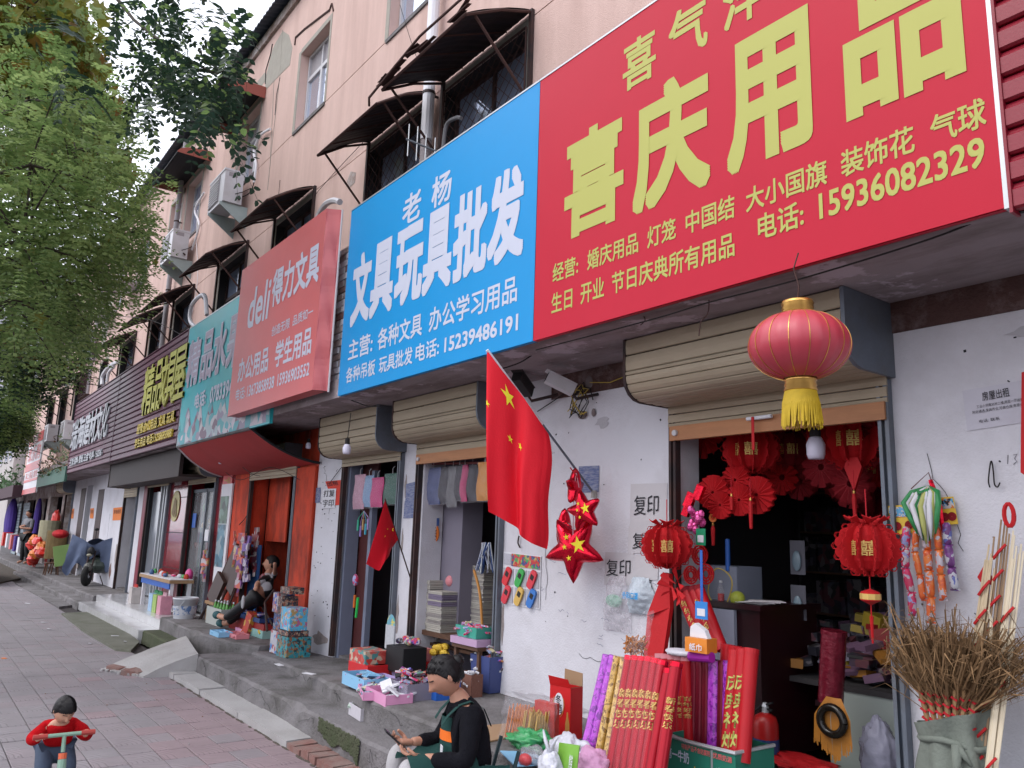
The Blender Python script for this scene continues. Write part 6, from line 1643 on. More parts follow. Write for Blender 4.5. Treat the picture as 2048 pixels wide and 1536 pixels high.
# red rosette and fabric strip by the left rail
q=MB();P=[W(1318,1150,3.55),W(1345,1150,3.55),W(1342,1195,3.55),W(1330,1300,3.50),W(1290,1300,3.45),W(1302,1230,3.50)]
q.prism([W(1326,1145,3.5),W(1338,1148,3.5),W(1340,1215,3.5),W(1293,1232,3.47)],(0,.03,0));q.prism([W(1295,1228,3.50),W(1340,1215,3.50),W(1325,1318,3.46),W(1286,1322,3.46)],(0,.03,0))
solo('red_cloth_strip',q,[red_satin],'long red cloth strip hanging below the left paper lantern','cloth')
random.seed(17)
q=MB()
for k in range(10):
 c=W(1350+random.uniform(-8,8),1170+random.uniform(-6,8),3.45);L=.10
 d=Vector((random.uniform(-1,1),-.3,random.uniform(-1,.6))).normalized()*L;q.prism([c,c+d+Vector((.015,0,.012)),c+d*1.02,c+d-Vector((.012,0,.012))],(0,.003,0))
solo('red_bow',q,[red_satin],'red ribbon bow tied on the left door rail','bow')
q=MB()
for k in range(16):
 c=W(1392,1040,D-.05)+Vector((random.uniform(-.05,.05),random.uniform(-.03,.03),random.uniform(-.06,.06)));q.ball(c,.022,.018,.026,7,5)
solo('pink_foil_bow',q,[mat('pink_foil',(.60,.08,.28),.2,.2,30,.4,30,metal=.5)],'shiny pink foil bow on the left inner wall','bow')
q=MB()
for px,py,w_ in((1380,1000,.05),(1398,985,.045),(1375,1018,.04)):c=W(px,py,D-.03);q.bbox(c.x,c.y,c.z,w_,.04,.09,.3,0,.4)
solo('red_gift_bags',q,[foil_red],'little shiny red gift bags hung on the left inner wall','gift bags')
for k,(px,py,r_)in enumerate(((1400,1110,.055),(1412,1148,.055),(1382,1150,.05))):
 c=W(px,py,D-.03);q=MB()
 for rr in(1,.72,.44):
  pts=[c+Vector((math.cos(2*PI*i/20)*r_*rr,-.002,math.sin(2*PI*i/20)*r_*rr))for i in range(21)];q.tube(pts,.006,4,False)
 for i in range(8):a=2*PI*i/8;q.tube([c+Vector((math.cos(a)*r_*.4,0,math.sin(a)*r_*.4)),c+Vector((math.cos(a)*r_,0,math.sin(a)*r_))],.004,4,False)
 solo('paper_cutting',q,[red_paper],('upper','middle','left')[k]+' round red paper cutting by the left door rail','paper cutting','round red paper cuttings')
# masks bag and clear bag on the wall
def wall_bag(px,py,wp,hp,label,m_,inner=None,txt=None):
 a=W(px,py,D-.02);b=W(px+wp,py+hp,D-.02);w_,h_=b.x-a.x,a.z-b.z
 e=empty('plastic_bag',label,'plastic bag',(a.x+w_/2,D,b.z))
 q=MB();q.smooth=True
 q.grid(lambda u,v:Vector((a.x+w_*(.5+(u-.5)*(.55+.45*min(1,v*2.2))),D-.012-.07*math.sin(u*PI)*math.sin(min(1,v*.9+.08)*PI)-.018*abs(noise.noise(Vector((u*5+px,v*6,0)))),a.z-h_*v+.01*noise.noise(Vector((u*5,v*3,px))))),24,24);part('bag',q,[m_],e)
 if inner:part('contents',MB().ball((a.x+w_*.45,D-.03,b.z+h_*.55),w_*.30,.02,h_*.12,12,8),[inner],e)
 if txt:q=MB();wtext(q,txt[0],a.x+w_*.22,a.x+w_*.80,b.z+h_*.40,b.z+h_*.60,D-.112,.02);part('lettering',q,[txt[1]],e)
wall_bag(1206,1150,54,118,'clear plastic bag with red print hanging on the white wall',mat('clear_film_wall',(.62,.58,.64),.25,.1,30,.9,25,spec=.8,alpha=.38),mat('soft_green',(.12,.42,.25),.5))
wall_bag(1254,1152,54,80,'bag of surgical masks with blue lettering hanging on the white wall',mat('mask_bag',(.46,.52,.58),.35,.12,20,.8,20),None,('外科口罩',sign_blue))
# snack bag with sticks, on top of the leaning tubes
p=W(1270,1295,3.1);e=empty('snack_bag','clear bag of brown stick snacks resting on the leaning tubes','bag',p)
q=MB();random.seed(6)
for k in range(60):
 c=p+Vector((random.uniform(-.05,.05),random.uniform(-.03,.03),random.uniform(-.03,.04)));d=Vector((random.uniform(-1,1),random.uniform(-1,1),random.uniform(-.3,1))).normalized()*.03;q.tube([c-d,c+d],.004,4)
part('snack_sticks',q,[mat('snack_brown',(.40,.16,.05),.6,.3,40)],e,kind='stuff')
q=MB();q.smooth=True;q.grid(lambda u,v:p+Vector(((.07-.045*v)*math.cos(u*2*PI)+.10*v,(.045-.02*v)*math.sin(u*2*PI),-.05+.24*v))+Vector((1,1,1))*.012*noise.noise(Vector((u*6,v*5,2))),24,12);part('clear_bag',q,[clear_film],e)
# ---------- items on the terrace in front of the white wall
zt0=zt(-4.4)
p=G(1105,1478,zt(-4.1));
rb=empty('gift_carton','open red carton with a white oval and black brush writing','carton',p)
M=Matrix.Translation((p.x,p.y+.1,p.z))@Matrix.Rotation(R(8),4,'Z');w_,d_,h_=.165,.11,.29
q=MB();
for(x0,y0,x1,y1)in((-w_/2,-d_/2,w_/2,-d_/2+.004),(-w_/2,d_/2-.004,w_/2,d_/2),(-w_/2,-d_/2+.005,-w_/2+.004,d_/2-.005),(w_/2-.004,-d_/2+.005,w_/2,d_/2-.005)):q.box(x0,y0,0,x1,y1,h_,M)
part('carton',q,[mat('carton_red',(.50,.008,.010),.45,.1,10)],rb)
part('front_flap',MB().prism([M@Vector(v)for v in((-w_/2,-d_/2-.001,h_),(w_/2,-d_/2-.001,h_),(w_/2-.01,-d_/2-.018,h_+.05),(-w_/2+.0,-d_/2-.018,h_+.055))],(0,.003,0)),[mat('carton_red')],rb)
part('rear_flap',MB().prism([M@Vector(v)for v in((-w_/2+.02,d_/2-.004,h_+.001),(w_/2,d_/2-.004,h_+.001),(w_/2-.004,d_/2+.0,h_+.075),(-w_/2+.02,d_/2,h_+.085))],(0,.003,0)),[card_brown],rb)
part('side_flap',MB().prism([M@Vector(v)for v in((w_/2-.002,-d_/2+.006,h_),(w_/2-.002,d_/2-.006,h_),(w_/2-.05,d_/2-.02,h_-.03),(w_/2-.05,-d_/2+.02,h_-.03))],(0,0,.003)),[card_brown],rb)
q=MB();q.poly([M@Vector((-.008+.036*math.cos(t*PI/12),-d_/2-.0015,h_*.66+.062*math.sin(t*PI/12)))for t in range(24)]);part('white_oval',q,[paper_w],rb)
q=MB();put_text(q,'冬',M@Vector((-.034,-d_/2-.003,h_*.66-.0)),(M.to_3x3()@Vector((1,0,0))),(0,0,1),.045,.05,.01);put_text(q,'酒',M@Vector((-.026,-d_/2-.003,h_*.66-.05)),(M.to_3x3()@Vector((1,0,0))),(0,0,1),.045,.05,.01);part('lettering',q,[ink],rb)
for s_ in(-1,1):
 q=MB();q.tube([M@Vector((-.008+s_*.042*math.cos(t),-d_/2-.002,h_*.66+.075*math.sin(t)))for t in(-1.3,-.9,-.4,0,.5)],.0018,4);part('gold_line',q,[gold_print],rb)
q=MB();q.poly([M@Vector(v)for v in((.045,-d_/2-.0015,.02),(.078,-d_/2-.0015,.02),(.078,-d_/2-.0015,.09),(.068,-d_/2-.0015,.13),(.066,-d_/2-.0015,.155),(.056,-d_/2-.0015,.155),(.054,-d_/2-.0015,.13),(.045,-d_/2-.0015,.09))]);part('bottle_picture',q,[mat('bottle_print',(.45,.22,.06),.4)],rb)
# clear bag with sticks bundle (left of it)
random.seed(41)
p=G(1020,1490,zt(-4.4));e=empty('incense_bundle','clear bag round bundles of orange and yellow incense sticks','incense',(p.x,p.y+.1,p.z))
q=MB()
for k in range(150):
 x=p.x+random.uniform(-.13,.14);y=p.y+.12+random.uniform(-.06,.06);q.m=0 if x<p.x+.03 else 1;q.tube([(x,y-.02,p.z+.01),(x+random.uniform(-.01,.01),y+.01,p.z+.17+random.uniform(-.02,.02))],.004,4)
part('sticks',q,[mat('incense_orange',(.52,.16,.03),.7,.25,40),mat('incense_yellow',(.50,.30,.06),.7,.25,40)],e,kind='stuff')
part('red_pack',MB().bbox(p.x+.09,p.y+.19,p.z+.12,.16,.04,.22,.1),[mat('red_pack_m',(.45,.04,.03),.5,.3,30)],e)
q=MB();q.smooth=True;q.grid(lambda u,v:Vector((p.x,p.y+.12,p.z))+Vector(((.19-.02*v+.02*math.sin(u*25))*math.cos(u*2*PI),(.12-.02*v)*math.sin(u*2*PI),.01+.25*v))+Vector((1,1,1))*.028*noise.noise(Vector((u*9,v*4,5))),60,16);part('clear_bag',q,[clear_film],e)
def crumple(c,rx,ry,rz,m_,label,seed=0,amp=.3,knot=None,n=36,k=22,cat='plastic bag',name='plastic_bag'):
 c=Vector(c);q=MB();q.smooth=True
 q.ball(c+Vector((0,0,rz*.8)),rx,ry,rz,n,k,fn=lambda d:1+amp*noise.noise(d*2.6+Vector((seed,0,0)))+amp*.45*noise.noise(d*7+Vector((0,seed,0))))
 for v in q.v:
  if v.z<c.z+.003:v.z=c.z+.003
 if knot:
  for a in knot:q.tube([c+Vector((0,0,rz*1.6)),c+Vector((a[0]*.5,-.01,rz*1.6+a[1]*.6)),c+Vector((a[0],0,rz*1.6+a[1]))],[.012,.010,.004],5)
 return solo(name,q,[m_],label,cat)
crumple(G(1065,1500,zt(-4.1)),.15,.09,.055,green_bag,'shiny green plastic bag lying before the red carton',1,.55)
crumple(G(1068,1528,zt(-4.0)),.10,.06,.045,mat('clear_bag2',(.45,.42,.46),.2,.2,30,.9,25,spec=.9,alpha=.45),'clear bag with red fruit on the terrace',2)
solo('red_fruit',MB().ball(G(1050,1532,zt(-4.0))+Vector((0,0,.03)),.04,.035,.03).ball(G(1100,1532,zt(-4.0))+Vector((0,0,.03)),.03,.03,.028),[mat('fruit_red',(.55,.07,.08),.35)],'red fruit inside the clear bag','fruit')
crumple(G(1140,1540,zt(-3.8)),.13,.09,.085,white_bag,'white plastic bag beside the green pouch',3,.4)
crumple(G(1100,1575,zt(-3.7)),.07,.06,.09,white_bag,'knotted white plastic bag at the bottom edge of the picture',4,.3,knot=((-.06,.10),(.05,.09)))
p=G(1128,1580,zt(-3.7));M=Matrix.Translation(p)@Matrix.Rotation(.1,4,'Z')@Matrix.Rotation(-.15,4,'X')
e=empty('green_pouch','green snack pouch with a panda picture, standing among the bags','pouch',p)
q=MB();q.smooth=True;q.grid(lambda u,v:M@Vector(((u-.5)*.13,-.02*math.sin(u*PI)*math.sin(v*PI),.20*v+.012*(u-.5))),8,10);q.grid(lambda u,v:M@Vector(((u-.5)*.13,.004,.20*v+.012*(u-.5))),2,2);part('pouch',q,[mat('pouch_green',(.16,.36,.04),.4,.2,12)],e)
q=MB();put_text(q,'熊猫',M@Vector((.03,-.022,.10)),M.to_3x3()@Vector((1,0,0)),M.to_3x3()@Vector((0,0,1)),.022,.06,.01);part('lettering',q,[paper_w],e)
crumple(G(1185,1560,zt(-3.6)),.10,.08,.08,mat('pink_cloth',(.50,.26,.42),.8,.2,30,.5,30),'crumpled pink printed cloth beside the purple roll',6,.3,cat='cloth',name='pink_cloth')
p0,p1,p2,p3=G(1000,1505,zt(-4.3)),G(1090,1508,zt(-4.2)),G(1090,1532,zt(-4.1)),G(1030,1536,zt(-4.1))
solo('blue_folder',MB().prism([p0+Vector((0,0,.004)),p1+Vector((0,0,.004)),p2+Vector((0,0,.004)),p3+Vector((0,0,.004))],(0,0,.006)),[light_blue],'light blue folder lying flat on the terrace','folder')
p0,p1,p2,p3=G(965,1455,zt(-4.6)),G(1020,1450,zt(-4.5)),G(1022,1478,zt(-4.5)),G(960,1490,zt(-4.6))
solo('cardboard_sheet',MB().prism([p0+Vector((0,0,.004)),p1+Vector((0,0,.004)),p2+Vector((0,0,.004)),p3+Vector((0,0,.004))],(0,0,.008)),[card_brown],'flat brown cardboard sheet under the incense bag','cardboard')
# ---------- inside the big door: desk, boxes, extinguisher, roll with tassels, counter
dk=empty('wooden_desk','dark maroon desk just inside the door with clutter on top','desk',(-2.75,4.2,.41))
dz=W(1480,1205,3.95).z
dx0,dx1=W(1395,1250,3.9).x,W(1524,1240,3.9).x
part('desktop',MB().box(dx0-.02,3.86,dz-.03,dx1+.02,4.45,dz),[desk_m],dk)
part('side_panel',MB().box(dx1-.025,3.88,.41,dx1,4.43,dz-.031),[desk_m],dk);part('side_panel',MB().box(dx0,3.88,.41,dx0+.025,4.43,dz-.031),[desk_m],dk)
part('front_panel',MB().box(dx0+.026,3.89,.45,dx1-.026,3.91,dz-.031),[desk_m],dk)
solo('pale_board',MB().box(dx0+.12,3.86,.9,dx0+.30,3.885,dz-.04),[mat('bluish_panel',(.28,.30,.38),.6)],'pale panel leaning on the maroon desk behind the red tubes','panel')
tray_at((W(1450,1205,4.1).x,4.0,dz),.34,.24,.20,mat('grey_bin',(.20,.22,.28),.5),'grey plastic bin standing on the maroon desk',name='plastic_bin',cat='bin')
solo('pomelo',MB().ball(W(1475,1204,3.95)+Vector((0,0,.02)),.045,.045,.043,14,10),[mat('pomelo_skin',(.30,.34,.04),.5,.35,20)],'green and yellow fruit on the desk','fruit')
pts=[];c=W(1440,1175,3.92)
for k in range(28):a=2*PI*k/27+.4;pts.append(c+Vector((.085*math.cos(a)+.01*math.sin(3*a),0,.11*math.sin(a))))
solo('yellow_hoop',MB().tube(pts,.004,5,False),[yellow_cable],'thin yellow cable hoop by the grey bin','cable')
hose([(1455,1078),(1456,1142)],4.0,.014,blue_plastic,'upright blue pump rod on the desk','rod','blue_rod')
e=empty('water_bottle','small clear bottle on the desk','bottle',W(1442,1205,3.93));p=W(1442,1190,3.93)
part('bottle_body',MB().lathe(Vector((p.x,p.y,dz)),[(.02,0),(.022,.05),(.02,.07),(.008,.095),(.008,.105)],12),[clear_film],e);part('bottle_cap',MB().lathe(Vector((p.x,p.y,dz+.105)),[(.010,0),(.010,.012)],10),[white_pvc],e);part('red_liquid',MB().lathe(Vector((p.x,p.y,dz+.002)),[(.018,0),(.019,.04)],12),[red_satin],e)
q=MB()
for k in range(5):q.bbox(dx1-.10+.02*k,3.98,dz+.004+.004*k,.18,.14,.003,.2*k)
solo('papers',q,[paper_old],'loose papers on the right end of the desk','papers')
# fire extinguisher
px_e=W(1533,1520,3.88);x,y=px_e.x,px_e.y;zb0=.41
e=empty('fire_extinguisher','red fire extinguisher with a dark blue label at the foot of the desk','fire extinguisher',(x,y,zb0));zt1=W(1533,1425,3.88).z
q=MB();q.smooth=True;H_=zt1-zb0;q.lathe((x,y,zb0),[(.06,0),(.068,.02),(.068,H_-.06),(.055,H_-.02),(.02,H_)],20);part('cylinder',q,[mat('extinguisher_red',(.36,.012,.012),.35)],e)
part('valve',MB().lathe((x,y,zt1),[(.02,0),(.02,.03),(.012,.05)],10),[light_metal],e);part('handle',MB().bbox(x+.02,y,zt1+.045,.06,.02,.010,0,0,-.4).bbox(x+.02,y,zt1+.02,.05,.02,.008,0,0,.2),[black],e);part('hose',MB().tube([(x-.01,y-.02,zt1+.03),(x-.07,y-.04,zt1-.02),(x-.075,y-.03,zt1-.2)],.009,6),[black],e)
part('label_band',MB().lathe((x,y,zt1-.20),[(.0692,0),(.0692,.07)],20,cap=False),[navy_box],e)
q=MB();wtext(q,'干粉灭火器',x-.04,x+.045,zt1-.175,zt1-.15,y-.071,.01);wtext(q,'手提式',x-.02,x+.04,zt1-.26,zt1-.23,y-.071,.01);part('lettering',q,[paper_w],e)
# hanging foil roll with gold tassels
p=W(1661,1405,D+.10);tp_=W(1668,1262,D+.10)
e=tube_roll(p+Vector((0,0,-.0)),tp_,.062,mat('maroon_roll',(.14,.010,.022),.2,.5,25,.4,25,metal=.3),'thick maroon foil roll standing upright with gold tassels around its foot',name='foil_roll',cat='foil roll')
q=MB();random.seed(3)
c0=W(1668,1400,D+.02)
for k in range(90):
 a=random.uniform(-.095,.095);x=c0.x+a;q.tube([(x*.4+c0.x*.6,c0.y,c0.z+.01),(x,c0.y-.02,c0.z-.08),(x+random.uniform(-.01,.01),c0.y-.02,c0.z-.20-.07*(1-abs(a)/.095)+random.uniform(-.02,.02))],.0035,3,False)
part('gold_tassels',q,[tassel_gold],e,kind='stuff')
q=MB();q.smooth=True
pts=[Vector((c0.x+.012+.062*math.cos(2*PI*i/24),c0.y-.045,c0.z-.09+.062*math.sin(2*PI*i/24)))for i in range(25)];q.tube(pts,.020,8,False);part('black_ring',q,[mat('black_gloss',(.01,.008,.006),.2)],e)
# counter with white side
wx0,wx1=W(1690,1385,4.15).x,W(1776,1400,4.15).x
ct=empty('shop_counter','pale counter with a dark cluttered top on the right inside the door','counter',(-2.2,4.4,.41))
cz0=W(1690,1382,4.15).z
part('pale_side',MB().box(wx0-.1,4.15,.41,-1.2,4.2,cz0),[mat('pale_green_panel',(.26,.30,.28),.6,.08,5)],ct)
part('countertop',MB().box(wx0-.6,4.14,cz0+.002,-1.2,4.9,cz0+.03),[dark],ct)
q=MB();random.seed(77)
for k in range(150):
 x=random.uniform(wx0-.6,-1.5);y=random.uniform(4.2,4.85);q.m=random.choice((0,0,0,1,1,2,3));q.bbox(x,y,cz0+.05+random.uniform(0,.20),random.uniform(.05,.16),random.uniform(.05,.12),random.uniform(.008,.05),random.random()*3,random.uniform(-.3,.3),random.uniform(-.3,.3))
solo('counter_clutter',q,[dark_goods,mat('lilac_dull',(.14,.08,.13),.5),mat('dull_paper',(.20,.19,.24),.5),mat('dull_orange',(.28,.12,.02),.5)],'heap of wrapped goods on the counter inside the door','goods')
q=MB()
for k in range(110):
 x=random.uniform(-2.95,-2.2);y=random.uniform(4.4,5.0);q.m=random.choice((0,0,1,2,3,3));q.bbox(x,y,.5+random.uniform(0,.65),random.uniform(.06,.2),random.uniform(.05,.12),random.uniform(.03,.1),random.random()*3,random.uniform(-.2,.2),random.uniform(-.2,.2))
solo('stock_heap',q,[dark_goods,mat('lilac_dull'),mat('dull_yellow',(.25,.18,.02),.5),mat('dull_red',(.20,.012,.012),.5)],'dim heap of boxed stock between the desk and the counter','goods')
crumple((W(1752,1500,3.95).x,3.98,.42),.09,.08,.17,mat('hazy_bag',(.30,.30,.40),.25,.1,20,.8,20,alpha=.6),'hazy clear bag standing by the right door rail',9,.25)
crumple((-2.62,3.90,.42),.22,.12,.03,red_satin,'red cloth spilled on the floor inside the door',10,.5,cat='cloth',name='red_cloth_heap')
for k,(px,py)in enumerate(((1595,1115),(1597,1205))):
 p=W(px,py,4.3);e=empty('blister_card',('upper','lower')[k]+' hanging blister card in the dark doorway','blister card',p);part('card',MB().box(p.x-.05,p.y,p.z-.10,p.x+.05,p.y+.004,p.z+.10),[mat('dim_card',(.10,.10,.12),.5)],e);part('blister',MB().ball((p.x,p.y-.01,p.z-.02),.03,.015,.06),[mat('dim_pack',(.16,.22,.26),.2)],e)
# ---------- sweets strips on the right wall
def sweets(pts,w0,m_,label,y=D-.06):
 P=[W(a,b,y)for a,b in pts];e=empty('sweets_strip',label,'sweets',P[-1],'strips of wrapped sweets hung on the right wall')
 for i in range(len(P)-1):
  a,b=P[i],P[i+1];q=MB();q.smooth=True;n=8
  q.tube([a.lerp(b,k/n)for k in range(n+1)],[w0*(.55 if k in(0,n)else 1-.12*abs(k-4)/4)for k in range(n+1)],8);part('packet',q,[m_],e)
  q=MB().bbox(b.x,b.y,b.z,w0*2.1,.004,.008);part('seal',q,[m_],e)
sweets([(1813,1053),(1812,1095),(1811,1137),(1823,1185),(1826,1230)],.020,candy_pink,'long pink strip of wrapped sweets, leftmost')
sweets([(1832,1060),(1830,1105),(1840,1150),(1846,1200)],.016,candy_orange,'short orange strip behind the pink one')
sweets([(1852,1060),(1854,1100),(1858,1142),(1862,1195),(1862,1245)],.020,candy_orange,'longest orange strip of wrapped sweets in the middle')
sweets([(1874,1055),(1878,1100),(1882,1150),(1887,1200)],.018,candy_orange,'orange and red strip of sweets right of the middle')
sweets([(1893,1045),(1896,1090),(1902,1135),(1911,1180)],.020,candy_purple,'purple strip of wrapped sweets, rightmost')
for k,(cs_,lab)in enumerate((([(1774,1012),(1835,1008),(1838,1065),(1786,1070)],'yellow header card with holes, left of the green straws'),([(1878,995),(1906,993),(1916,1048),(1884,1050)],'yellow header card at the right of the sweets'))):
 P=[W(a,b,D-.03)for a,b in cs_];e=empty('header_card',lab,'header card',P[3])
 part('card',MB().prism(P,(0,.004,0)),[yellow_card],e)
 c=(P[0]+P[1]+P[2]+P[3])/4
 part('picture',MB().prism([P[0].lerp(P[2],.06)+Vector((0,-.002,0)),P[1].lerp(P[3],.06)+Vector((0,-.002,0)),P[1].lerp(P[2],.42)+Vector((0,-.002,0)),P[0].lerp(P[3],.42)+Vector((0,-.002,0))],(0,.0015,0)),[wmat('dog_print',[(.1,.35,.6),(.5,.5,.5),(.1,.35,.6),(.02,.02,.03),(.6,.2,.05)],60)],e)
 for u in(.25,.7):
  h_=P[3].lerp(P[2],u)+(P[0]-P[3])*.28;part('round_hole',MB().lathe(h_+Vector((0,-.003,0)),[(.001,0),(.020,.0)],14,Matrix.Rotation(PI/2,3,'X'),cap=False),[dark_red_paper],e)
q=MB();wtext(q,'阿',W(1818,1030,D-.04).x,W(1832,1030,D-.04).x,W(1818,1032,D-.04).z,W(1818,1012,D-.04).z,D-.038,.02);solo('brand_character',q,[paper_w],'white printed character on the yellow header card','print')
e=empty('straw_packets','fan of green and white wrapped sticks hanging from a nail on the right wall','wrapped sticks',W(1858,1090,D-.1));random.seed(12)
n0=W(1857,945,D-.02)
for k in range(13):
 t=(k-6)/6;m_=(candy_green,paper_w,mat('yellow_green_wrap',(.38,.40,.12),.4),paper_w)[k%4]
 a=W(1857,972,D-.06);b=W(1857+t*18-4,1088-abs(t)*20,D-.11+.02*(k%3));mid=a.lerp(b,.45)+Vector((t*.06-.02,-.02,.02))
 q=MB();q.smooth=True;q.tube([a,a.lerp(mid,.5)+Vector((t*.02,0,.01)),mid,mid.lerp(b,.5),b],[.004,.012,.013,.012,.003],7);part('wrapped_stick',q,[m_],e)
q=MB();q.smooth=True;q.grid(lambda u,v:W(1820+u*38,985-u*8+v*(12-8*u),D-.09)+Vector((0,.01*math.sin(u*9),.01*math.sin(v*5+u*6))),8,5);part('green_leaf_wrap',q,[candy_green],e)
part('string',MB().tube([W(1822,978,D-.04),n0,W(1880,1010,D-.04)],.003,4),[mat('brown_string',(.12,.03,.03),.8)],e)
q=MB();q.tube([W(1861,960,D-.05),W(1878,1010,D-.06),W(1888,1070,D-.06)],[.010,.014,.008],6);part('red_wrap',q,[foil_red],e)
# ---------- straw brooms in a sack, bundles of sticks
random.seed(51)
sb=empty('straw_broom_bundle','sheaf of straw brooms standing in a grey-green sack by the door rail','brooms',W(1900,1560,3.45))
q=MB()
neck=W(1906,1416,3.45)
for k in range(1900):
 t=random.uniform(-1,1);a=neck+Vector((t*.075,random.uniform(-.05,.05),random.uniform(-.03,.06)))
 hgt=random.uniform(.10,.28)if random.random()<.93 else random.uniform(.26,.35)
 spread=t*.165+.03+random.gauss(0,.02);d=random.uniform(-.10,.10)
 end=a+Vector((spread+random.gauss(0,.02),d,hgt));mid=a.lerp(end,.55)+Vector((random.gauss(0,.012),random.gauss(0,.012),0))
 tip=end+Vector((random.gauss(0,.05),random.gauss(0,.04),random.gauss(-.02,.045)))
 q.m=1 if random.random()<.45 else 0;w0=random.uniform(.0012,.0045)
 P=[a,mid,end,tip];sd=Vector((random.gauss(0,1),random.gauss(0,1),random.gauss(0,.4))).normalized()
 for(p0,p1,u0,u1)in((a,mid,.8,1),(mid,end,1,.9),(end,tip,.9,.1)):q.quad(p0-sd*w0*u0,p0+sd*w0*u0,p1+sd*w0*u1,p1-sd*w0*u1)
part('straw',q,[straw_m,straw_dark],sb,kind='stuff')
for k in range(7):
 x=neck.x-.07+k*.024;q=MB();q.tube([(x,neck.y-.05,neck.z-.10),(x-.012*(3-k)*1.0,neck.y-.05,neck.z+.08)],.011,7);part('stalk_bunch',q,[straw_m],sb)
 q=MB()
 for j in range(4):z=neck.z-.05+.032*j;xx=x-.012*(3-k)*(j*.13+.4);q.bbox(xx,neck.y-.05,z,.026,.026,.008,0,0,.5)
 part('red_binding',q,[red_string],sb)
q=MB();q.smooth=True
def sack(u,v):
 a=u*2*PI;z=neck.z-.03-.62*v;r_=.085+.035*math.sin(min(1,v*1.5)*PI/2)+.03*v
 if v<.12:r_+=.03*(1-v/.12)
 f=.010*math.sin(a*7+v*5)+.02*noise.noise(Vector((math.cos(a)*2,math.sin(a)*2,v*4)))
 return Vector((neck.x+(r_+f)*math.cos(a)*1.25,neck.y+(r_+f)*math.sin(a)*.9,z+.05*math.cos(a)*(1-v)))
q.grid(sack,48,26);part('sack',q,[sack_m],sb)
q=MB();q.smooth=True;pts=[Vector((neck.x+.13*math.cos(a),neck.y+.095*math.sin(a),neck.z-.12+.01*math.sin(a*3)))for a in[2*PI*i/20 for i in range(21)]];q.tube(pts,.014,6,False);q.tube([(neck.x+.05,neck.y-.10,neck.z-.12),(neck.x+.06,neck.y-.13,neck.z-.19),(neck.x+.03,neck.y-.13,neck.z-.26)],[.02,.016,.006],8);q.tube([(neck.x+.05,neck.y-.10,neck.z-.12),(neck.x+.10,neck.y-.10,neck.z-.18)],[.02,.006],8);part('knotted_tie',q,[sack_m],sb)
def sticks(base,top,n,spread,label,m_=bamboo_m,bind=6,r_=.006,curl=True,tops=None):
 a0,b0=Vector(base),Vector(top);e=empty('stick_bundle',label,'stick bundle',base,'tall bundles of thin sticks bound with red ribbon')
 for k in range(n):
  t=(k-(n-1)/2)/max(1,n-1)*2;dy=random.uniform(-.01,.01);hh=random.uniform(.86,1.0)
  a=a0+Vector((t*spread*.8,dy,0));b=a0.lerp(b0,hh)+Vector((t*spread*random.uniform(.8,1.3),dy,0))
  q=MB();q.tube([a,a.lerp(b,.5)+Vector((t*spread*.1,0,0)),b],[r_,r_*.9,r_*.6],5);part('stick',q,[m_],e)
 for j in range(bind):
  c=a0.lerp(b0,.12+.80*j/bind);L=spread*2.4
  q=MB();q.tube([c+Vector((-L/2,-.014,-.03)),c+Vector((0,-.020,0)),c+Vector((L/2,-.014,.03))],.006,4);part('red_ribbon',q,[red_satin],e)
 return e
def S(px,py,y):return W(px,py,y)
sticks(S(1948,1600,3.40),S(2012,1010,3.60),7,.022,'tallest brown stick bundle ending in a red loop',mat('brown_stick',(.30,.20,.12),.7,.2,20),9)
q=MB();c=S(2018,1030,3.56);q.tube([c+Vector((.018*math.cos(t),0,.045*math.sin(t)))for t in[2*PI*i/14 for i in range(15)]],.009,6,False);solo('red_loop',q,[red_satin],'red ribbon loop on top of the tallest stick bundle','ribbon')
sticks(S(1912,1600,3.36),S(1985,1080,3.56),6,.020,'pale thin stick bundle left of the tallest one',bamboo_m,7)
sticks(S(1975,1600,3.36),S(2040,1045,3.55),7,.020,'smooth pale stick bundle at the right edge of the picture',mat('white_bamboo',(.62,.54,.40),.5),3)
q=MB();q.tube([S(1976,1220,3.5),S(1983,1240,3.5),S(1980,1300,3.45)],[.003,.006,.006],5);solo('curved_stick',q,[mat('white_bamboo')],'single curved white stick beside the bundles','stick')
p=S(1968,1130,3.55);solo('red_ribbon_end',MB().prism([p,p+Vector((.03,0,-.05)),p+Vector((.0,0,-.10)),p+Vector((-.03,0,-.05))],(0,.004,0)),[red_satin],'dangling red ribbon end on the pale stick bundle','ribbon')

# ================================================================ left shops
# poster post beside the orange shop
def wallrect(name,x0,x1,z0,z1,m_,parent=bl,y=D-.004,th=.003):return part(name,MB().box(x0,y,z0,x1,y+th,z1),[m_],parent)
e=empty('wall_poster','tall narrow landscape poster on a white board beside the orange-red shop','poster',(-11.9,D,.5))
pp=[W(452,962,D-.03),W(464,962,D-.03),W(447,1150,D-.03),W(428,1150,D-.03)]
X0,X1=(pp[0].x+pp[3].x)/2-.14,pp[1].x
X1=W(462,1000,D-.03).x;X0=X1-.48
part('board',MB().box(X0,D-.03,.45,X1,D-.005,2.20),[paper_w],e)
part('picture',MB().box(X0+.01,D-.034,1.62,X1-.10,D-.031,2.02),[wmat('poster_green',[(.03,.06,.05),(.06,.12,.08),(.12,.20,.16),(.02,.03,.03)],10)],e)
part('picture',MB().box(X0+.01,D-.034,1.00,X1-.10,D-.031,1.61),[wmat('poster_blue',[(.05,.14,.20),(.10,.22,.30),(.25,.32,.36),(.03,.08,.12)],9)],e)
e=empty('red_couplet','red strip with small yellow writing high on the wall beside the poster','wall sign',(X0+.2,D,2.05))
part('board',MB().box(X0-.02,D-.02,2.06,X1-.08,D-.005,2.33),[sign_red2],e)
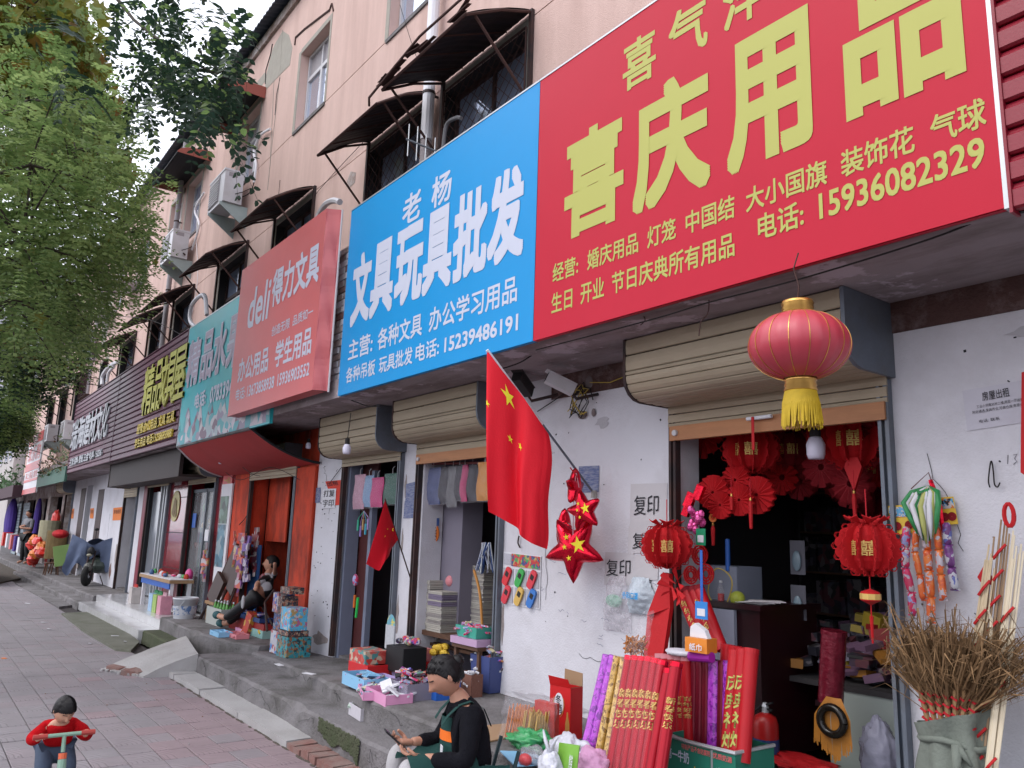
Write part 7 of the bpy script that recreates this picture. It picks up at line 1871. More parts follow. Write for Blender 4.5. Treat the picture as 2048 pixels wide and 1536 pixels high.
q=MB();wtext(q,'一心',X0+.05,X1-.14,2.21,2.30,D-.024,.02);wtext(q,'乐队',X0+.05,X1-.14,2.09,2.18,D-.024,.02);part('lettering',q,[letter_yellow],e)
# glossy red wall with round logo
lx=W(352,1010,D).x
e=empty('round_logo','tilted round yellow and cream emblem on the glossy red wall','emblem',(lx,D,1.7))
lz=W(352,1012,D).z
q=MB();q.lathe((lx,D-.008,lz),[(.001,0),(.27,0),(.27,.006)],28,Matrix.Rotation(PI/2,3,'X'),cap=False);part('disc',q,[mat('cream_disc',(.50,.44,.20),.5,.3,6)],e)
q=MB();q.bbox(lx-.04,D-.017,lz-.02,.16,.003,.30,0,0,.4);q.bbox(lx+.08,D-.018,lz-.08,.10,.003,.22,0,0,-.3);part('figure',q,[mat('brown_figure',(.20,.14,.06),.6)],e)
q=MB();wtext(q,'全国连锁店',lx-.22,lx+.24,lz+.36,lz+.45,D-.010,.02);part('lettering',q,[paper_w],bl)
for z in(.85,1.45,2.05):wallrect('tile_joint',-15.28,-14.04,z,z+.012,dark,y=D-.002,th=.0015)
# glass shopfront of the green goods shop
gd=empty('glass_door','glass shopfront showing green goods behind, left of the poster','glass door',(-13.3,D,.26))
part('pane',MB().box(-14.0,D+.06,.27,-12.58,D+.07,2.15),[clear_glass],gd)
for x in(-14.01,-13.25,-12.60):part('frame_post',MB().box(x,D+.04,.26,x+.05,D+.059,2.18),[black if x<-13.9 else grey_metal],gd)
part('frame_rail',MB().box(-13.95,D+.04,2.12,-12.61,D+.059,2.17),[grey_metal],gd)
part('payment_card',MB().box(-13.85,D+.03,1.55,-13.66,D+.037,1.78),[blue_plastic],gd)
random.seed(61)
for k in range(16):
 x=random.uniform(-13.95,-12.8);z=random.uniform(.9,1.9)
 solo('display_toy',MB().ball((x,D+.14,z),random.uniform(.05,.09),.03,random.uniform(.04,.07),8,6),[mat('toy_c%d'%(k%5),((.04,.25,.06),(.45,.28,.03),(.05,.18,.08),(.40,.06,.04),(.03,.08,.20))[k%5],.4)],
('green','orange','dark green','red','blue')[k%5]+' small toy hung behind the glass shopfront','toy','small toys hung behind the glass shopfront')
solo('pink_toy',MB().ball(W(378,1150,D-.04),.10,.06,.10),[mat('hot_pink',(.60,.06,.25),.4)],'hot pink toy bag hanging low at the glass shopfront','toy')
# grey framed door
gd2=empty('glass_door','tall grey framed glass door with silver bars beside the glossy red wall','glass door',(-16,D,.26))
part('pane',MB().box(-16.8,D+.05,.27,-15.32,D+.058,2.2),[mat('grey_glass',(.22,.24,.27),.15,.1,3,spec=.8)],gd2)
for x in(-15.95,-15.72,-15.55):part('silver_bar',MB().box(x,D-.02,.27,x+.05,D+.03,2.3),[light_metal],gd2)
part('frame_post',MB().box(-16.85,D-.02,.26,-16.78,D+.04,2.4),[black],gd2)
wallrect('maroon_post',-17.15,-16.86,.25,2.6,mat('maroon_post',(.20,.02,.04),.5),y=D-.05,th=.04)
wallrect('white_post',-17.7,-17.2,.25,2.5,white_plaster,y=D-.02,th=.018)
solo('goods_column',MB().box(-18.4,D+.1,.25,-18.2,D+.3,1.0).box(-18.15,D+.12,.25,-17.95,D+.3,.8),[wmat('orange_goods',[(.25,.07,.03),(.30,.20,.04),(.15,.05,.03)],12)],'orange and yellow packets stacked in the dark doorway','goods')
wallrect('dark_door',-24.75,-24.05,.23,2.5,mat('brown_door',(.05,.03,.03),.6),y=D-.01,th=.008)
wallrect('dark_door',-22.2,-21.5,.23,2.4,mat('brown_door'),y=D-.01,th=.008)
# hanging snack strips
def snack_strip(px,py0,py1,y,w_,n,m_,label,sway=.0):
 a=W(px,py0,y);b=W(px,py1,y);e=empty('snack_strip',label,'snack strip',b,'strips of snack packets hanging at the orange-red shop');h=(a.z-b.z)/n
 random.seed(int(px))
 for k in range(n):
  z=a.z-h*(k+.5);q=MB();q.smooth=False
  q.bbox(a.x+random.uniform(-.02,.02),y+random.uniform(-.02,.02),z,w_*random.uniform(.8,1.1),.03,h*1.02,random.uniform(-.4,.4),random.uniform(-.15,.15),random.uniform(-.12,.12));part('packet',q,[m_],e)
 return e
sp1=wmat('snack_mix_a',[(.45,.30,.10),(.30,.05,.06),(.40,.35,.38),(.18,.06,.22),(.50,.10,.06),(.35,.12,.20)],16)
sp2=wmat('snack_mix_b',[(.10,.05,.22),(.16,.08,.30),(.40,.35,.42),(.08,.06,.16)],16)
sp3=wmat('snack_mix_c',[(.28,.03,.03),(.40,.36,.36),(.18,.02,.03),(.10,.03,.05)],14)
snack_strip(474,1062,1135,D-.10,.16,5,sp1,'yellow and red snack strip, first on the orange wall')
snack_strip(486,1066,1195,D-.14,.16,8,sp1,'longest mixed snack strip on the orange wall')
snack_strip(497,1072,1165,D-.11,.15,6,sp2,'purple snack strip beside the shop doorway')
snack_strip(514,1055,1155,D+.02,.17,7,sp3,'dark red snack strip hanging in the shop doorway')
snack_strip(413,1085,1165,D-.12,.16,5,sp1,'orange and purple snack strip left of the poster board')
solo('header_card',MB().box(W(413,1080,D-.12).x-.09,D-.13,W(413,1082,D-.12).z,W(413,1080,D-.12).x+.09,D-.125,W(413,1070,D-.12).z+.08),[paper_w],'white header card above the snack strip by the poster','header card')
# fridge and blue door in the orange shop
solo('drinks_fridge',MB().box(-10.35,4.4,.3,-9.5,4.9,1.75).box(-10.35,4.38,1.76,-9.5,4.9,2.05),[mat('fridge_dark',(.03,.04,.05),.2,.4,10)],'dark drinks fridge with a lit-looking teal top inside the orange-red shop','fridge')
solo('fridge_header',MB().box(-10.33,4.36,1.78,-9.52,4.379,2.03),[mat('teal_header',(.03,.16,.22),.3,.3,14)],'teal header panel on the drinks fridge','panel')
wallrect('blue_door_panel',-10.92,-10.55,.32,1.35,mat('blue_door',(.02,.07,.20),.6),y=D+.03,th=.02)
wallrect('red_inner_panel',-10.92,-10.2,1.4,2.3,orange_wall,y=D+.22,th=.02)
# orange door leaf leaning at the right of the opening
wallrect('orange_door_leaf',-9.345,-8.80,.285,2.30,orange_wall,y=D-.035,th=.028)
# folded brown stroller/chairs leaning
e=empty('folding_chair','folded dark brown chair leaning on the orange wall','chair',W(420,1238,D-.3));M=Matrix.Translation(W(430,1190,D-.22))@Matrix.Rotation(R(24),4,'Y')@Matrix.Rotation(R(-10),4,'X')
bm_=mat('brown_vinyl',(.045,.022,.018),.5,.3,12)
part('seat',MB().box(-.20,-.02,-.12,.14,.03,.26,M),[bm_],e);part('backrest',MB().box(-.16,.04,.20,.16,.09,.72,M),[bm_],e)
for x in(-.19,.17):part('leg',MB().tube([M@Vector((x,.03,-.62)),M@Vector((x,.06,.5))],.015,6),[bm_],e);
for x in(-.15,.13):part('leg',MB().tube([M@Vector((x,-.03,-.60)),M@Vector((x+.04,.08,.3))],.013,6),[dark_metal],e)
e=empty('folding_chair','second folded chair, right of the first on the orange wall','chair',W(455,1240,D-.2));M=Matrix.Translation(W(462,1170,D-.16))@Matrix.Rotation(R(20),4,'Y')@Matrix.Rotation(R(-8),4,'X')
part('backrest',MB().box(-.14,.0,-.1,.12,.04,.55,M),[bm_],e)
for x in(-.15,.13):part('leg',MB().tube([M@Vector((x,.0,-.75)),M@Vector((x,.04,.6))],.014,6),[bm_],e)
solo('wooden_stool',MB().box(-11.75,3.5,.52,-11.35,3.72,.56).box(-11.73,3.52,.3,-11.69,3.70,.519).box(-11.41,3.52,.3,-11.37,3.70,.519),[wood_light],'low wooden stool at the foot of the orange wall','stool')
# bucket
p=G(367,1243,.255);e=empty('paint_bucket','white plastic paint bucket with blue print at the edge of the tiled steps','bucket',p)
q=MB();q.smooth=True;q.lathe(p,[(.135,0),(.16,.27),(.165,.271),(.165,.30),(.172,.301),(.172,.325),(.16,.33),(.16,.28),(.13,.02)],24,cap=False);part('body',q,[mat('bucket_white',(.50,.52,.56),.4,.05,6)],e)
q=MB();q.lathe(p,[(.148,.10),(.1605,.22)],24,cap=False);part('label_print',q,[mat('bucket_print',(.10,.18,.36),.5,.5,40,stain=(.5,.52,.56),samt=1,sscale=18,sthr=.48,swid=.02)],e)
part('handle',MB().tube([p+Vector((.17*math.cos(a),-.06-.11*abs(math.sin(a)),.30-.16*math.sin(a)))for a in[PI*i/12 for i in range(13)]],.005,5),[light_metal],e)
# crate with bottles
p=G(425,1250,.30);e,M=tray_at((p.x,p.y,.302),.62,.26,.22,mat('pale_crate',(.36,.38,.36),.5,.1,10),'pale plastic crate holding small green bottles',name='plastic_crate',cat='crate')
for k in range(9):
 x,y=p.x-.25+.062*k,p.y+.06+.10*(k%2)+.03;e=empty('green_bottle','small green drink bottle in the pale crate','bottle',(x,y,.31),'green bottles in the crate')
 part('bottle',MB().lathe((x,y,.31),[(.022,0),(.024,.20),(.010,.26),(.010,.27)],10),[mat('green_drink',(.10,.32,.06),.3)],e);part('cap',MB().lathe((x,y,.58),[(.012,0),(.012,.022)],8),[paper_w],e)
# boxes in front of the orange shop
def gp_(px,py):return G(px,py,.302)
for(px,py,w_,d_,h_,m_,lab,f_)in((428,1272,.34,.16,.055,light_blue,'light blue flat box of sweets, left of the pink ones',None),(461,1275,.40,.15,.05,salmon_card,'coral flat box of sweets at the slab edge',None),(480,1266,.36,.14,.05,pink_card,'pink flat box behind the coral one',candy_orange),(512,1274,.42,.18,.09,mat('mint_pink_box',(.22,.40,.38),.5,.4,8),'mint and pink box heaped with golden packets',yellow_card)):
 tray_at(gp_(px,py),w_,d_,h_,m_,lab,fill=f_ or m_,nfill=14,fillh=.05 if f_ is yellow_card else.01,name='sweets_box',cat='sweets box')
solo('red_carton',MB().bbox(W(500,1242,3.5).x,3.5,.40,.12,.10,.34,.2,0,.35),[wmat('red_yellow_print',[(.45,.05,.03),(.5,.3,.05),(.4,.06,.04)],18)],'red and yellow carton leaning behind the golden packets','carton')
solo('red_basket',MB().box(-10.7,3.52,.30,-9.45,3.70,.46),[mat('dark_red_crate',(.25,.02,.02),.5)],'dark red crate under the reclining man','crate')
tray_at((-10.1,3.5,.47),1.1,.16,.05,navy_box,'row of blue snack packets under the reclining man',fill=[sp2,blue_plastic],nfill=30,fillh=.06,name='snack_tray',cat='tray')
# small table with goods by the tiled steps
x0,x1=W(300,1180,3.50).x,W(360,1180,3.50).x;tz2=W(330,1153,3.5).z
e=empty('goods_table','small white legged table of knick-knacks on the tiled steps','table',((x0+x1)/2,3.5,.255))
part('tabletop',MB().box(x0-.08,3.32,tz2-.05,x1+.05,3.68,tz2),[wood_light],e);part('tabletop_cover',MB().box(x0-.07,3.33,tz2+.001,x1+.04,3.67,tz2+.01),[paper_w],e)
part('blue_apron',MB().box(x0,3.34,tz2-.14,x1-.02,3.36,tz2-.051),[blue_plastic],e)
for x in(x0+.02,x1-.08):
 for y in(3.36,3.62):part('leg',MB().box(x,y,.255,x+.06,y+.05,tz2-.051),[white_paint],e)
random.seed(5)
for k in range(12):
 x=x0+(x1-x0)*(k+.5)/12;mm=(mat('toy_c0'),orange_wall,mat('toy_c4'),candy_pink,paper_w)[k%5]
 solo('knick_knack',MB().ball((x,random.uniform(3.4,3.6),tz2+.04),random.uniform(.04,.09),.04,random.uniform(.025,.06),8,6),[mm],('green','red','blue','pink','white')[k%5]+' knick-knack on the small goods table','knick-knack','knick-knacks on the small goods table')
for k,(x,c,lab)in enumerate(((x1-.55,(.30,.45,.62),'blue and white drinks carton under the goods table'),(x1-.30,(.28,.42,.10),'yellow-green drinks carton under the goods table'),(x1-.02,(.55,.25,.32),'pink drinks bottle pack beside the goods table'),(x0-.12,(.50,.46,.44),'white bottle pack with red caps left of the goods table'))):
 e=empty('drinks_pack',lab,'drinks pack',(x,3.25,.255));part('pack',MB().box(x-.11,3.22,.256,x+.11,3.38,.52),[mat('pack_%d'%k,c,.4,.3,14)],e)
 for j in range(4):part('bottle_top',MB().lathe((x-.08+.053*j,3.30,.521),[(.02,0),(.012,.03),(.012,.05)],8),[mat('cap_%d'%k,((.03,.2,.08),(.03,.2,.08),(.5,.3,.35),(.5,.04,.03))[k],.4)],e)
# ---------- far goods shop
p=G(75,1130,.22)
def far(px,py,y=None):return W(px,py,y or 3.4)
for k,(px,py,r_,h_,m_,lab,sc_)in enumerate(((97,1075,.28,.95,mat('floral_roll',(.38,.36,.24),.8,.3,8),'upright pale floral roll of matting at the distant shop',1),(112,1090,.26,.75,mat('brown_roll',(.20,.14,.06),.8,.4,6),'brown roll of matting in front of the pale one',1))):
 c=far(px,py,3.45);solo('mat_roll',MB().lathe((c.x,3.45,c.z-h_/2),[(r_,0),(r_,h_),(r_*.9,h_+.02)],16),[m_],lab,'mat roll')
c=far(121,1068,3.4);solo('red_bundle',MB().ball(c,.42,.2,.12,14,8),[mat('red_blanket',(.45,.015,.02),.8)],'dark red rolled blanket at the distant shop','blanket')
random.seed(71)
for k in range(9):
 c=far(72+random.uniform(-8,12),1080+k*5,3.2);solo('red_bag',MB().ball(c,.30,.16,.16,10,7,fn=lambda d:1+.4*noise.noise(d*3+Vector((k,0,0)))),[mat('bright_red_plastic',(.65,.03,.02),.35,.2,6)if k%3 else mat('orange_plastic',(.70,.20,.03),.4)],('highest','second highest','third','fourth','middle','sixth','third lowest','second lowest','lowest')[k]+' bright red or orange bag in the distant heap','bag','bright bags heaped at the distant shop')
def stool(px,py,z,m_,label,w_=.32,h_=.34,y=None):
 p=G(px,py,z);e=empty('low_stool',label,'stool',p);part('seat',MB().box(p.x-w_/2,p.y-w_/2,z+h_-.03,p.x+w_/2,p.y+w_/2,z+h_),[m_],e)
 for dx in(-1,1):
  for dy in(-1,1):part('leg',MB().tube([(p.x+dx*w_*.55,p.y+dy*w_*.5,z),(p.x+dx*w_*.38,p.y+dy*w_*.38,z+h_-.031)],.018,5),[m_],e)
stool(80,1134,.22,mat('red_plastic',(.55,.03,.02),.4),'red plastic stool at the distant shop')
stool(101,1150,.22,wood_m,'dark wooden stool by the covered scooter, smaller one',.3,.32)
stool(117,1148,.22,wood_m,'dark wooden stool carrying red packets by the covered scooter',.42,.42)
solo('red_packets',MB().ball(G(117,1148,.22)+Vector((0,0,.46)),.24,.14,.06),[mat('bright_red_plastic')],'red packets on the dark wooden stool','packets')
solo('green_chair_back',MB().bbox(*(W(130,1110,3.35)),.06,.5,.5,0,.2),[mat('green_chair',(.20,.32,.10),.5)],'green chair back behind the covered scooter','chair')
c=far(74,1040,3.6);solo('purple_cloth',MB().ball(c,.22,.12,.75,12,10),[mat('violet_cloth',(.06,.03,.22),.8)],'long violet cloth hanging at the distant shop','cloth')
c=far(111,1040,3.6);solo('red_hanging',MB().ball(c,.30,.12,.28,12,10,fn=lambda d:1+.3*noise.noise(d*4)),[mat('bright_red_plastic')],'red wrapped thing hanging in the distant doorway','hanging goods')
for k,(px,w_)in enumerate(((38,2.2),(54,1.9))):
 a=W(px,1000,D-.05);e=empty('shutter_door',('farther','nearer')[k]+' closed pale blue rolling shutter down the street','roller shutter',(a.x,D,.22))
 for j in range(18):part('slat',MB().box(a.x-w_/2,D-.03,.24+j*.115,a.x+w_/2,D-.01,.24+j*.115+.10),[mat('pale_blue_slat',(.30,.36,.40),.6,.1,3)],e)
wallrect('dark_shopfront',-40,-38.3,.2,2.4,dark,y=D-.02,th=.015)
c=far(22,1040,3.4);solo('dark_clothes',MB().ball(c,.5,.2,.9,12,10).ball(c+Vector((-1.6,.1,0)),.4,.2,.8,12,10),[mat('violet_cloth')],'dark and violet clothes hanging far down the street','clothes')
for k in range(5):
 c=far(14+k*8,1078+k*3,3.2);solo('far_goods',MB().bbox(c.x,c.y,c.z,.5,.3,.5),[(mat('bright_red_plastic'),paper_w,sign_red2,mat('violet_cloth'),paper_w)[k]],('first','second','third','fourth','fifth')[k]+' bundle of goods from the left in the farthest shops','goods','bundles in the farthest shops')
# trough of plants over the far canopy
e=empty('planted_trough','green trough with straggly plants on the canopy past the purple signs','planter',(-24.4,2.96,2.5))
part('trough',MB().box(-27.3,2.93,2.55,-22.02,2.985,2.92),[mat('trough_green',(.05,.12,.09),.6,.2,4)],e)
q=MB();random.seed(19)
for k in range(700):
 x=random.uniform(-27.3,-22.1);z=random.uniform(2.8,2.9+1.1*random.random()**2);q.m=random.randrange(3);a=Vector((x,random.uniform(2.9,3.2),z));d=Vector((random.gauss(0,1),random.gauss(0,.5),random.gauss(0,1))).normalized()*.09
 s_=d.cross(Vector((0,1,0))).normalized()*.03;q.quad(a-d,a+s_,a+d,a-s_)
part('leaves',q,[mat('dusty_leaf',(.10,.12,.05),.8),straw_dark,mat('leaf_mid',(.05,.11,.04),.7)],e,kind='stuff')
# far satellite of grey pieces: far low canopy
solo('far_canopy_edge',MB().box(-40,2.7,2.36,-31.2,3.0,2.75),[mat('dark_maroon_edge',(.06,.03,.04),.7)],'dark canopy edge at the far end of the shops','canopy')
e=empty('far_plants','weeds growing along the far canopy edge','plants',(-35,2.8,2.75));q=MB()
for k in range(300):
 a=Vector((random.uniform(-39,-31.5),random.uniform(2.7,3.0),2.76+random.random()**2*.7));d=Vector((random.gauss(0,1),random.gauss(0,.5),random.gauss(0,1))).normalized()*.12;s_=d.cross(Vector((0,1,0))).normalized()*.05;q.quad(a-d,a+s_,a+d,a-s_)
part('weeds',q,[mat('leaf_mid')],e,kind='stuff')
# ---------- far buildings beyond
def far_building(x0,x1,y0,y1,h,m_,label,rows,colsn):
 e=empty('apartment_building',label,'building',((x0+x1)/2,y0,0));part('wall',MB().box(x0,y0,-.1,x1,y1,h),[m_],e);part('roof',MB().box(x0-.2,y0-.2,h+.002,x1+.2,y1+.2,h+.3),[concrete],e)
 for i in range(colsn):
  for j in range(rows):
   x=x0+(x1-x0)*(i+.5)/colsn;z=1.5+(h-2)*(j+.4)/rows
   f=part('window',MB().box(x-.7,y0-.05,z,x+.7,y0-.001,z+1.3),[white_pvc],e);part('pane',MB().box(x-.6,y0-.06,z+.1,x+.6,y0-.051,z+1.2),[glass],f)
   if i==0:
    f=part('window',MB().box(x1+.001,y0+1.5+2.2*j%4,z,x1+.05,y0+2.9+2.2*j%4,z+1.3),[white_pvc],e)
 return e
far_building(-75,-48,3.0,14,15,mat('pale_facade',(.50,.50,.54),.8,.06,.5),'pale white apartment block seen through leaves beyond the shops',5,8)
far_building(-110,-80,-2,12,24,mat('cream_facade',(.48,.48,.50),.8,.05,.5),'taller pale apartment block, farthest down the street',8,9)
# pole-end wall of the shop building already stands at x = -40; small annexe
e=empty('brick_annexe','low brick and plaster annexe right after the pink building','building',(-44,D,0));part('wall',MB().box(-47.5,D-.4,-.1,-40.3,D+4,7.2),[mat('annexe_wall',(.46,.43,.42),.9,.1,2)],e);part('roof',MB().box(-47.7,D-.6,7.202,-40.25,D+4.2,7.4),[concrete],e)
for x in(-46.2,-43.6,-41.6):f=part('window',MB().box(x-.5,D-.44,4.2,x+.5,D-.401,5.6),[white_pvc],e);part('pane',MB().box(x-.42,D-.45,4.28,x+.42,D-.441,5.52),[glass],f)
# ================================================================ electric scooter under a cover
p0=G(170,1172,.22)
sx,sy_=p0.x,p0.y
e=empty('electric_scooter','electric scooter half hidden under a blue-grey rain cover','scooter',(sx,sy_,.22))
# the scooter points across the terrace towards the camera
fx,fy=.80,-.60
F=Vector((.86,-.5,0)).normalized();S_=Vector((-F.y,F.x,0));O=Vector((sx,sy_,.22))
def wheel(c,r_):
 M=Matrix((S_,F,Vector((0,0,1)))).transposed()
 q=MB();q.smooth=True
 M2=Matrix((F,Vector((0,0,1)),S_)).transposed()
 q.lathe(c,[(r_*.62,-.045),(r_*.9,-.05),(r_,-.025),(r_,.025),(r_*.9,.05),(r_*.62,.045)],22,M2);part('tyre',q,[tyre_m],e)
 q=MB();q.lathe(c,[(.03,-.05),(r_*.6,-.03),(r_*.6,.03),(.03,.05)],14,M2);part('rim',q,[light_metal],e)
wheel(O+F*-.02+Vector((0,0,.22)),.22);wheel(O-F*1.15+Vector((0,0,.22)),.22)
part('front_fork',MB().tube([O+F*-.02+S_*.06+Vector((0,0,.22)),O-F*.18+S_*.06+Vector((0,0,.75))],.02,6).tube([O+F*-.02-S_*.06+Vector((0,0,.22)),O-F*.18-S_*.06+Vector((0,0,.75))],.02,6),[dark_metal],e)
part('mudguard',MB().ball(O+F*-.02+Vector((0,0,.40)),.10,.09,.10,12,8),[mat('mudguard',(.10,.10,.09),.4)],e)
part('headlight',MB().ball(O-F*.08+Vector((0,0,.74)),.10,.08,.10,12,8),[black],e)
part('headlight_visor',MB().ball(O-F*.02+Vector((0,0,.66)),.09,.06,.035,10,6),[mat('khaki_shell',(.25,.24,.18),.4)],e)
part('body',MB().ball(O-F*.6+Vector((0,0,.42)),.45,.30,.18,14,8).ball(O-F*1.0+Vector((0,0,.62)),.32,.25,.12,12,8),[mat('scooter_shell',(.07,.09,.08),.4)],e)
part('mirror',MB().tube([O-F*.25+Vector((0,0,1.0)),O-F*.25+Vector((0,0,1.18))],.008,5).ball(O-F*.25+Vector((0,0,1.22)),.05,.05,.035,10,6),[black],e)
part('kickstand',MB().tube([O-F*.5+S_*.1+Vector((0,0,.2)),O-F*.42+S_*.22],.012,5),[dark_metal],e)
def cover(u,v):
 s=u*2-1 # across the handlebar
 top=.98+.12*abs(s)**2-.10*math.exp(-(s*3.2)**2)
 w_=.50
 sag=v**.9
 p=O-F*(.22-.08*math.cos(s*2)+.16*sag*(1-abs(s)))+S_*s*(w_*(1+.22*sag))+Vector((0,0,top-(.42+.36*abs(s)+.10*math.sin(u*19))*v*(1.05 if abs(s)>.25 else.62)))
 p+=F*(.05*math.sin(u*22+v*3)*v)+Vector((1,1,1))*.05*noise.noise(Vector((u*5,v*4,3)))*v
 return p
q=MB();q.smooth=True;q.grid(cover,60,26)
def cover2(u,v):
 s=u*2-1;p=O-F*(.30+1.0*v)+S_*s*.42*(1+.1*v)+Vector((0,0,1.02-.22*v-.52*abs(s)**2.2));return p+Vector((1,1,1))*.04*noise.noise(Vector((u*4,v*4,8)))
q.grid(cover2,30,20);part('rain_cover',q,[blue_cloth],e)
# ================================================================ parked car at the left edge
cx=G(6,1172,-.0)
e=empty('parked_car','silver car cut by the left edge of the picture','car',(cx.x-1.6,cx.y-1.2,-.0))
bx,by=cx.x-2.05,cx.y-1.05
prof=[(-2.1,.35),(-2.15,.75),(-1.9,.95),(-1.2,1.02),(-.6,1.42),(.7,1.45),(1.5,1.08),(1.95,.95),(2.12,.65),(2.1,.35)]
q=MB();q.smooth=False
nS=7;base=len(q.v)
for j in range(nS):
 t=j/(nS-1)*2-1;w_=.86*t;k_=1-.10*abs(t)**4
 for(x,z)in prof:tuck=1-(.16*abs(t)**3 if z>1.05 else.03*abs(t)**4);q.v.append(Vector((bx+x*k_,by+w_*(1 if z<1.05 else.86),.02+z*tuck)))
m_=len(prof)
for j in range(nS-1):
 for k in range(m_):k2=(k+1)%m_;a=base+j*m_;q._f(a+k,a+k2,a+m_+k2,a+m_+k)
for j in(0,nS-1):q._f(*[base+j*m_+k for k in range(m_)])
part('body',q,[car_paint],e)
part('side_windows',MB().prism([(bx-.95,by+.80,1.02),(bx-.55,by+.765,1.36),(bx+.65,by+.765,1.38),(bx+1.25,by+.80,1.06)],(0,.008,0)),[glass],e)
part('windscreen',MB().prism([(bx+1.42,by-.66,1.13),(bx+1.42,by+.66,1.13),(bx+.86,by+.60,1.40),(bx+.86,by-.60,1.40)],(.02,0,.02)),[glass],e)
part('tail_light',MB().box(bx+2.04,by+.55,.72,bx+2.13,by+.80,.92),[mat('tail_red',(.35,.01,.01),.2)],e);part('tail_light',MB().box(bx+2.04,by-.80,.72,bx+2.13,by-.55,.92),[mat('tail_red')],e)
part('bumper',MB().box(bx+2.0,by-.78,.28,bx+2.16,by+.78,.48),[dark],e)
for x in(-1.3,1.3):
 for y in(-.80,.80):
  q=MB();q.smooth=True;q.lathe((bx+x,by+y,.31),[(.18,-.10),(.30,-.10),(.32,-.05),(.32,.05),(.30,.10),(.18,.10)],20,Matrix.Rotation(PI/2,3,'X'));w2=part('wheel',q,[tyre_m],e);part('rim',MB().lathe((bx+x,by+y,.31),[(.03,-.105),(.18,-.09),(.18,.09),(.03,.105)],12,Matrix.Rotation(PI/2,3,'X')),[light_metal],w2)
# ---------- litter
random.seed(33)
LT=[(87,1245),(98,1258),(230,1272),(250,1283),(180,1287),(55,1207),(40,1180)]
for k,(px,py)in enumerate(LT):
 p=G(px,py,.036 if k in(2,3)else.008);q=MB().bbox(p.x,p.y,p.z+.004,random.uniform(.05,.12),random.uniform(.02,.05),.004,random.random()*3,.15,.1)
 solo('paper_scrap',q,[paper_w],('paper scrap','long paper scrap','torn white paper strip on the mossy slab','small white paper on the mossy slab','white paper bit on the pavers beside the mossy slab','far paper scrap','farthest paper scrap')[k]+(' on the pavers' if k in(0,1,5,6)else ''),'litter')
p=G(8,1316,.008);solo('orange_scrap',MB().bbox(p.x,p.y,.006,.07,.04,.004,.3),[orange_note],'orange paper scrap on the pavers at the left edge','litter')
for k,(px,py,X)in enumerate(((558,1332,-6.9),(618,1350,-6.4),(560,1330,-7))[:2]):
 p=G(px,py,zt(X));solo('paper_scrap',MB().bbox(p.x,p.y,p.z+.012,.12,.05,.003,.4*k),[paper_w],('white paper scrap on the terrace near the toy boxes','white paper strip lying on the terrace edge')[k],'litter')
random.seed(91)
for k in range(26):
 p=Vector((random.uniform(-10,-4.2),random.uniform(-.2,2.3),.004));solo('pebble',MB().ball(p,random.uniform(.004,.010),.006,.004,6,4),[concrete_light if k%2 else mat('dry_leaf',(.16,.08,.03),.8)],'tiny bit of grit or leaf on the pavers','litter','grit scattered on the pavers')

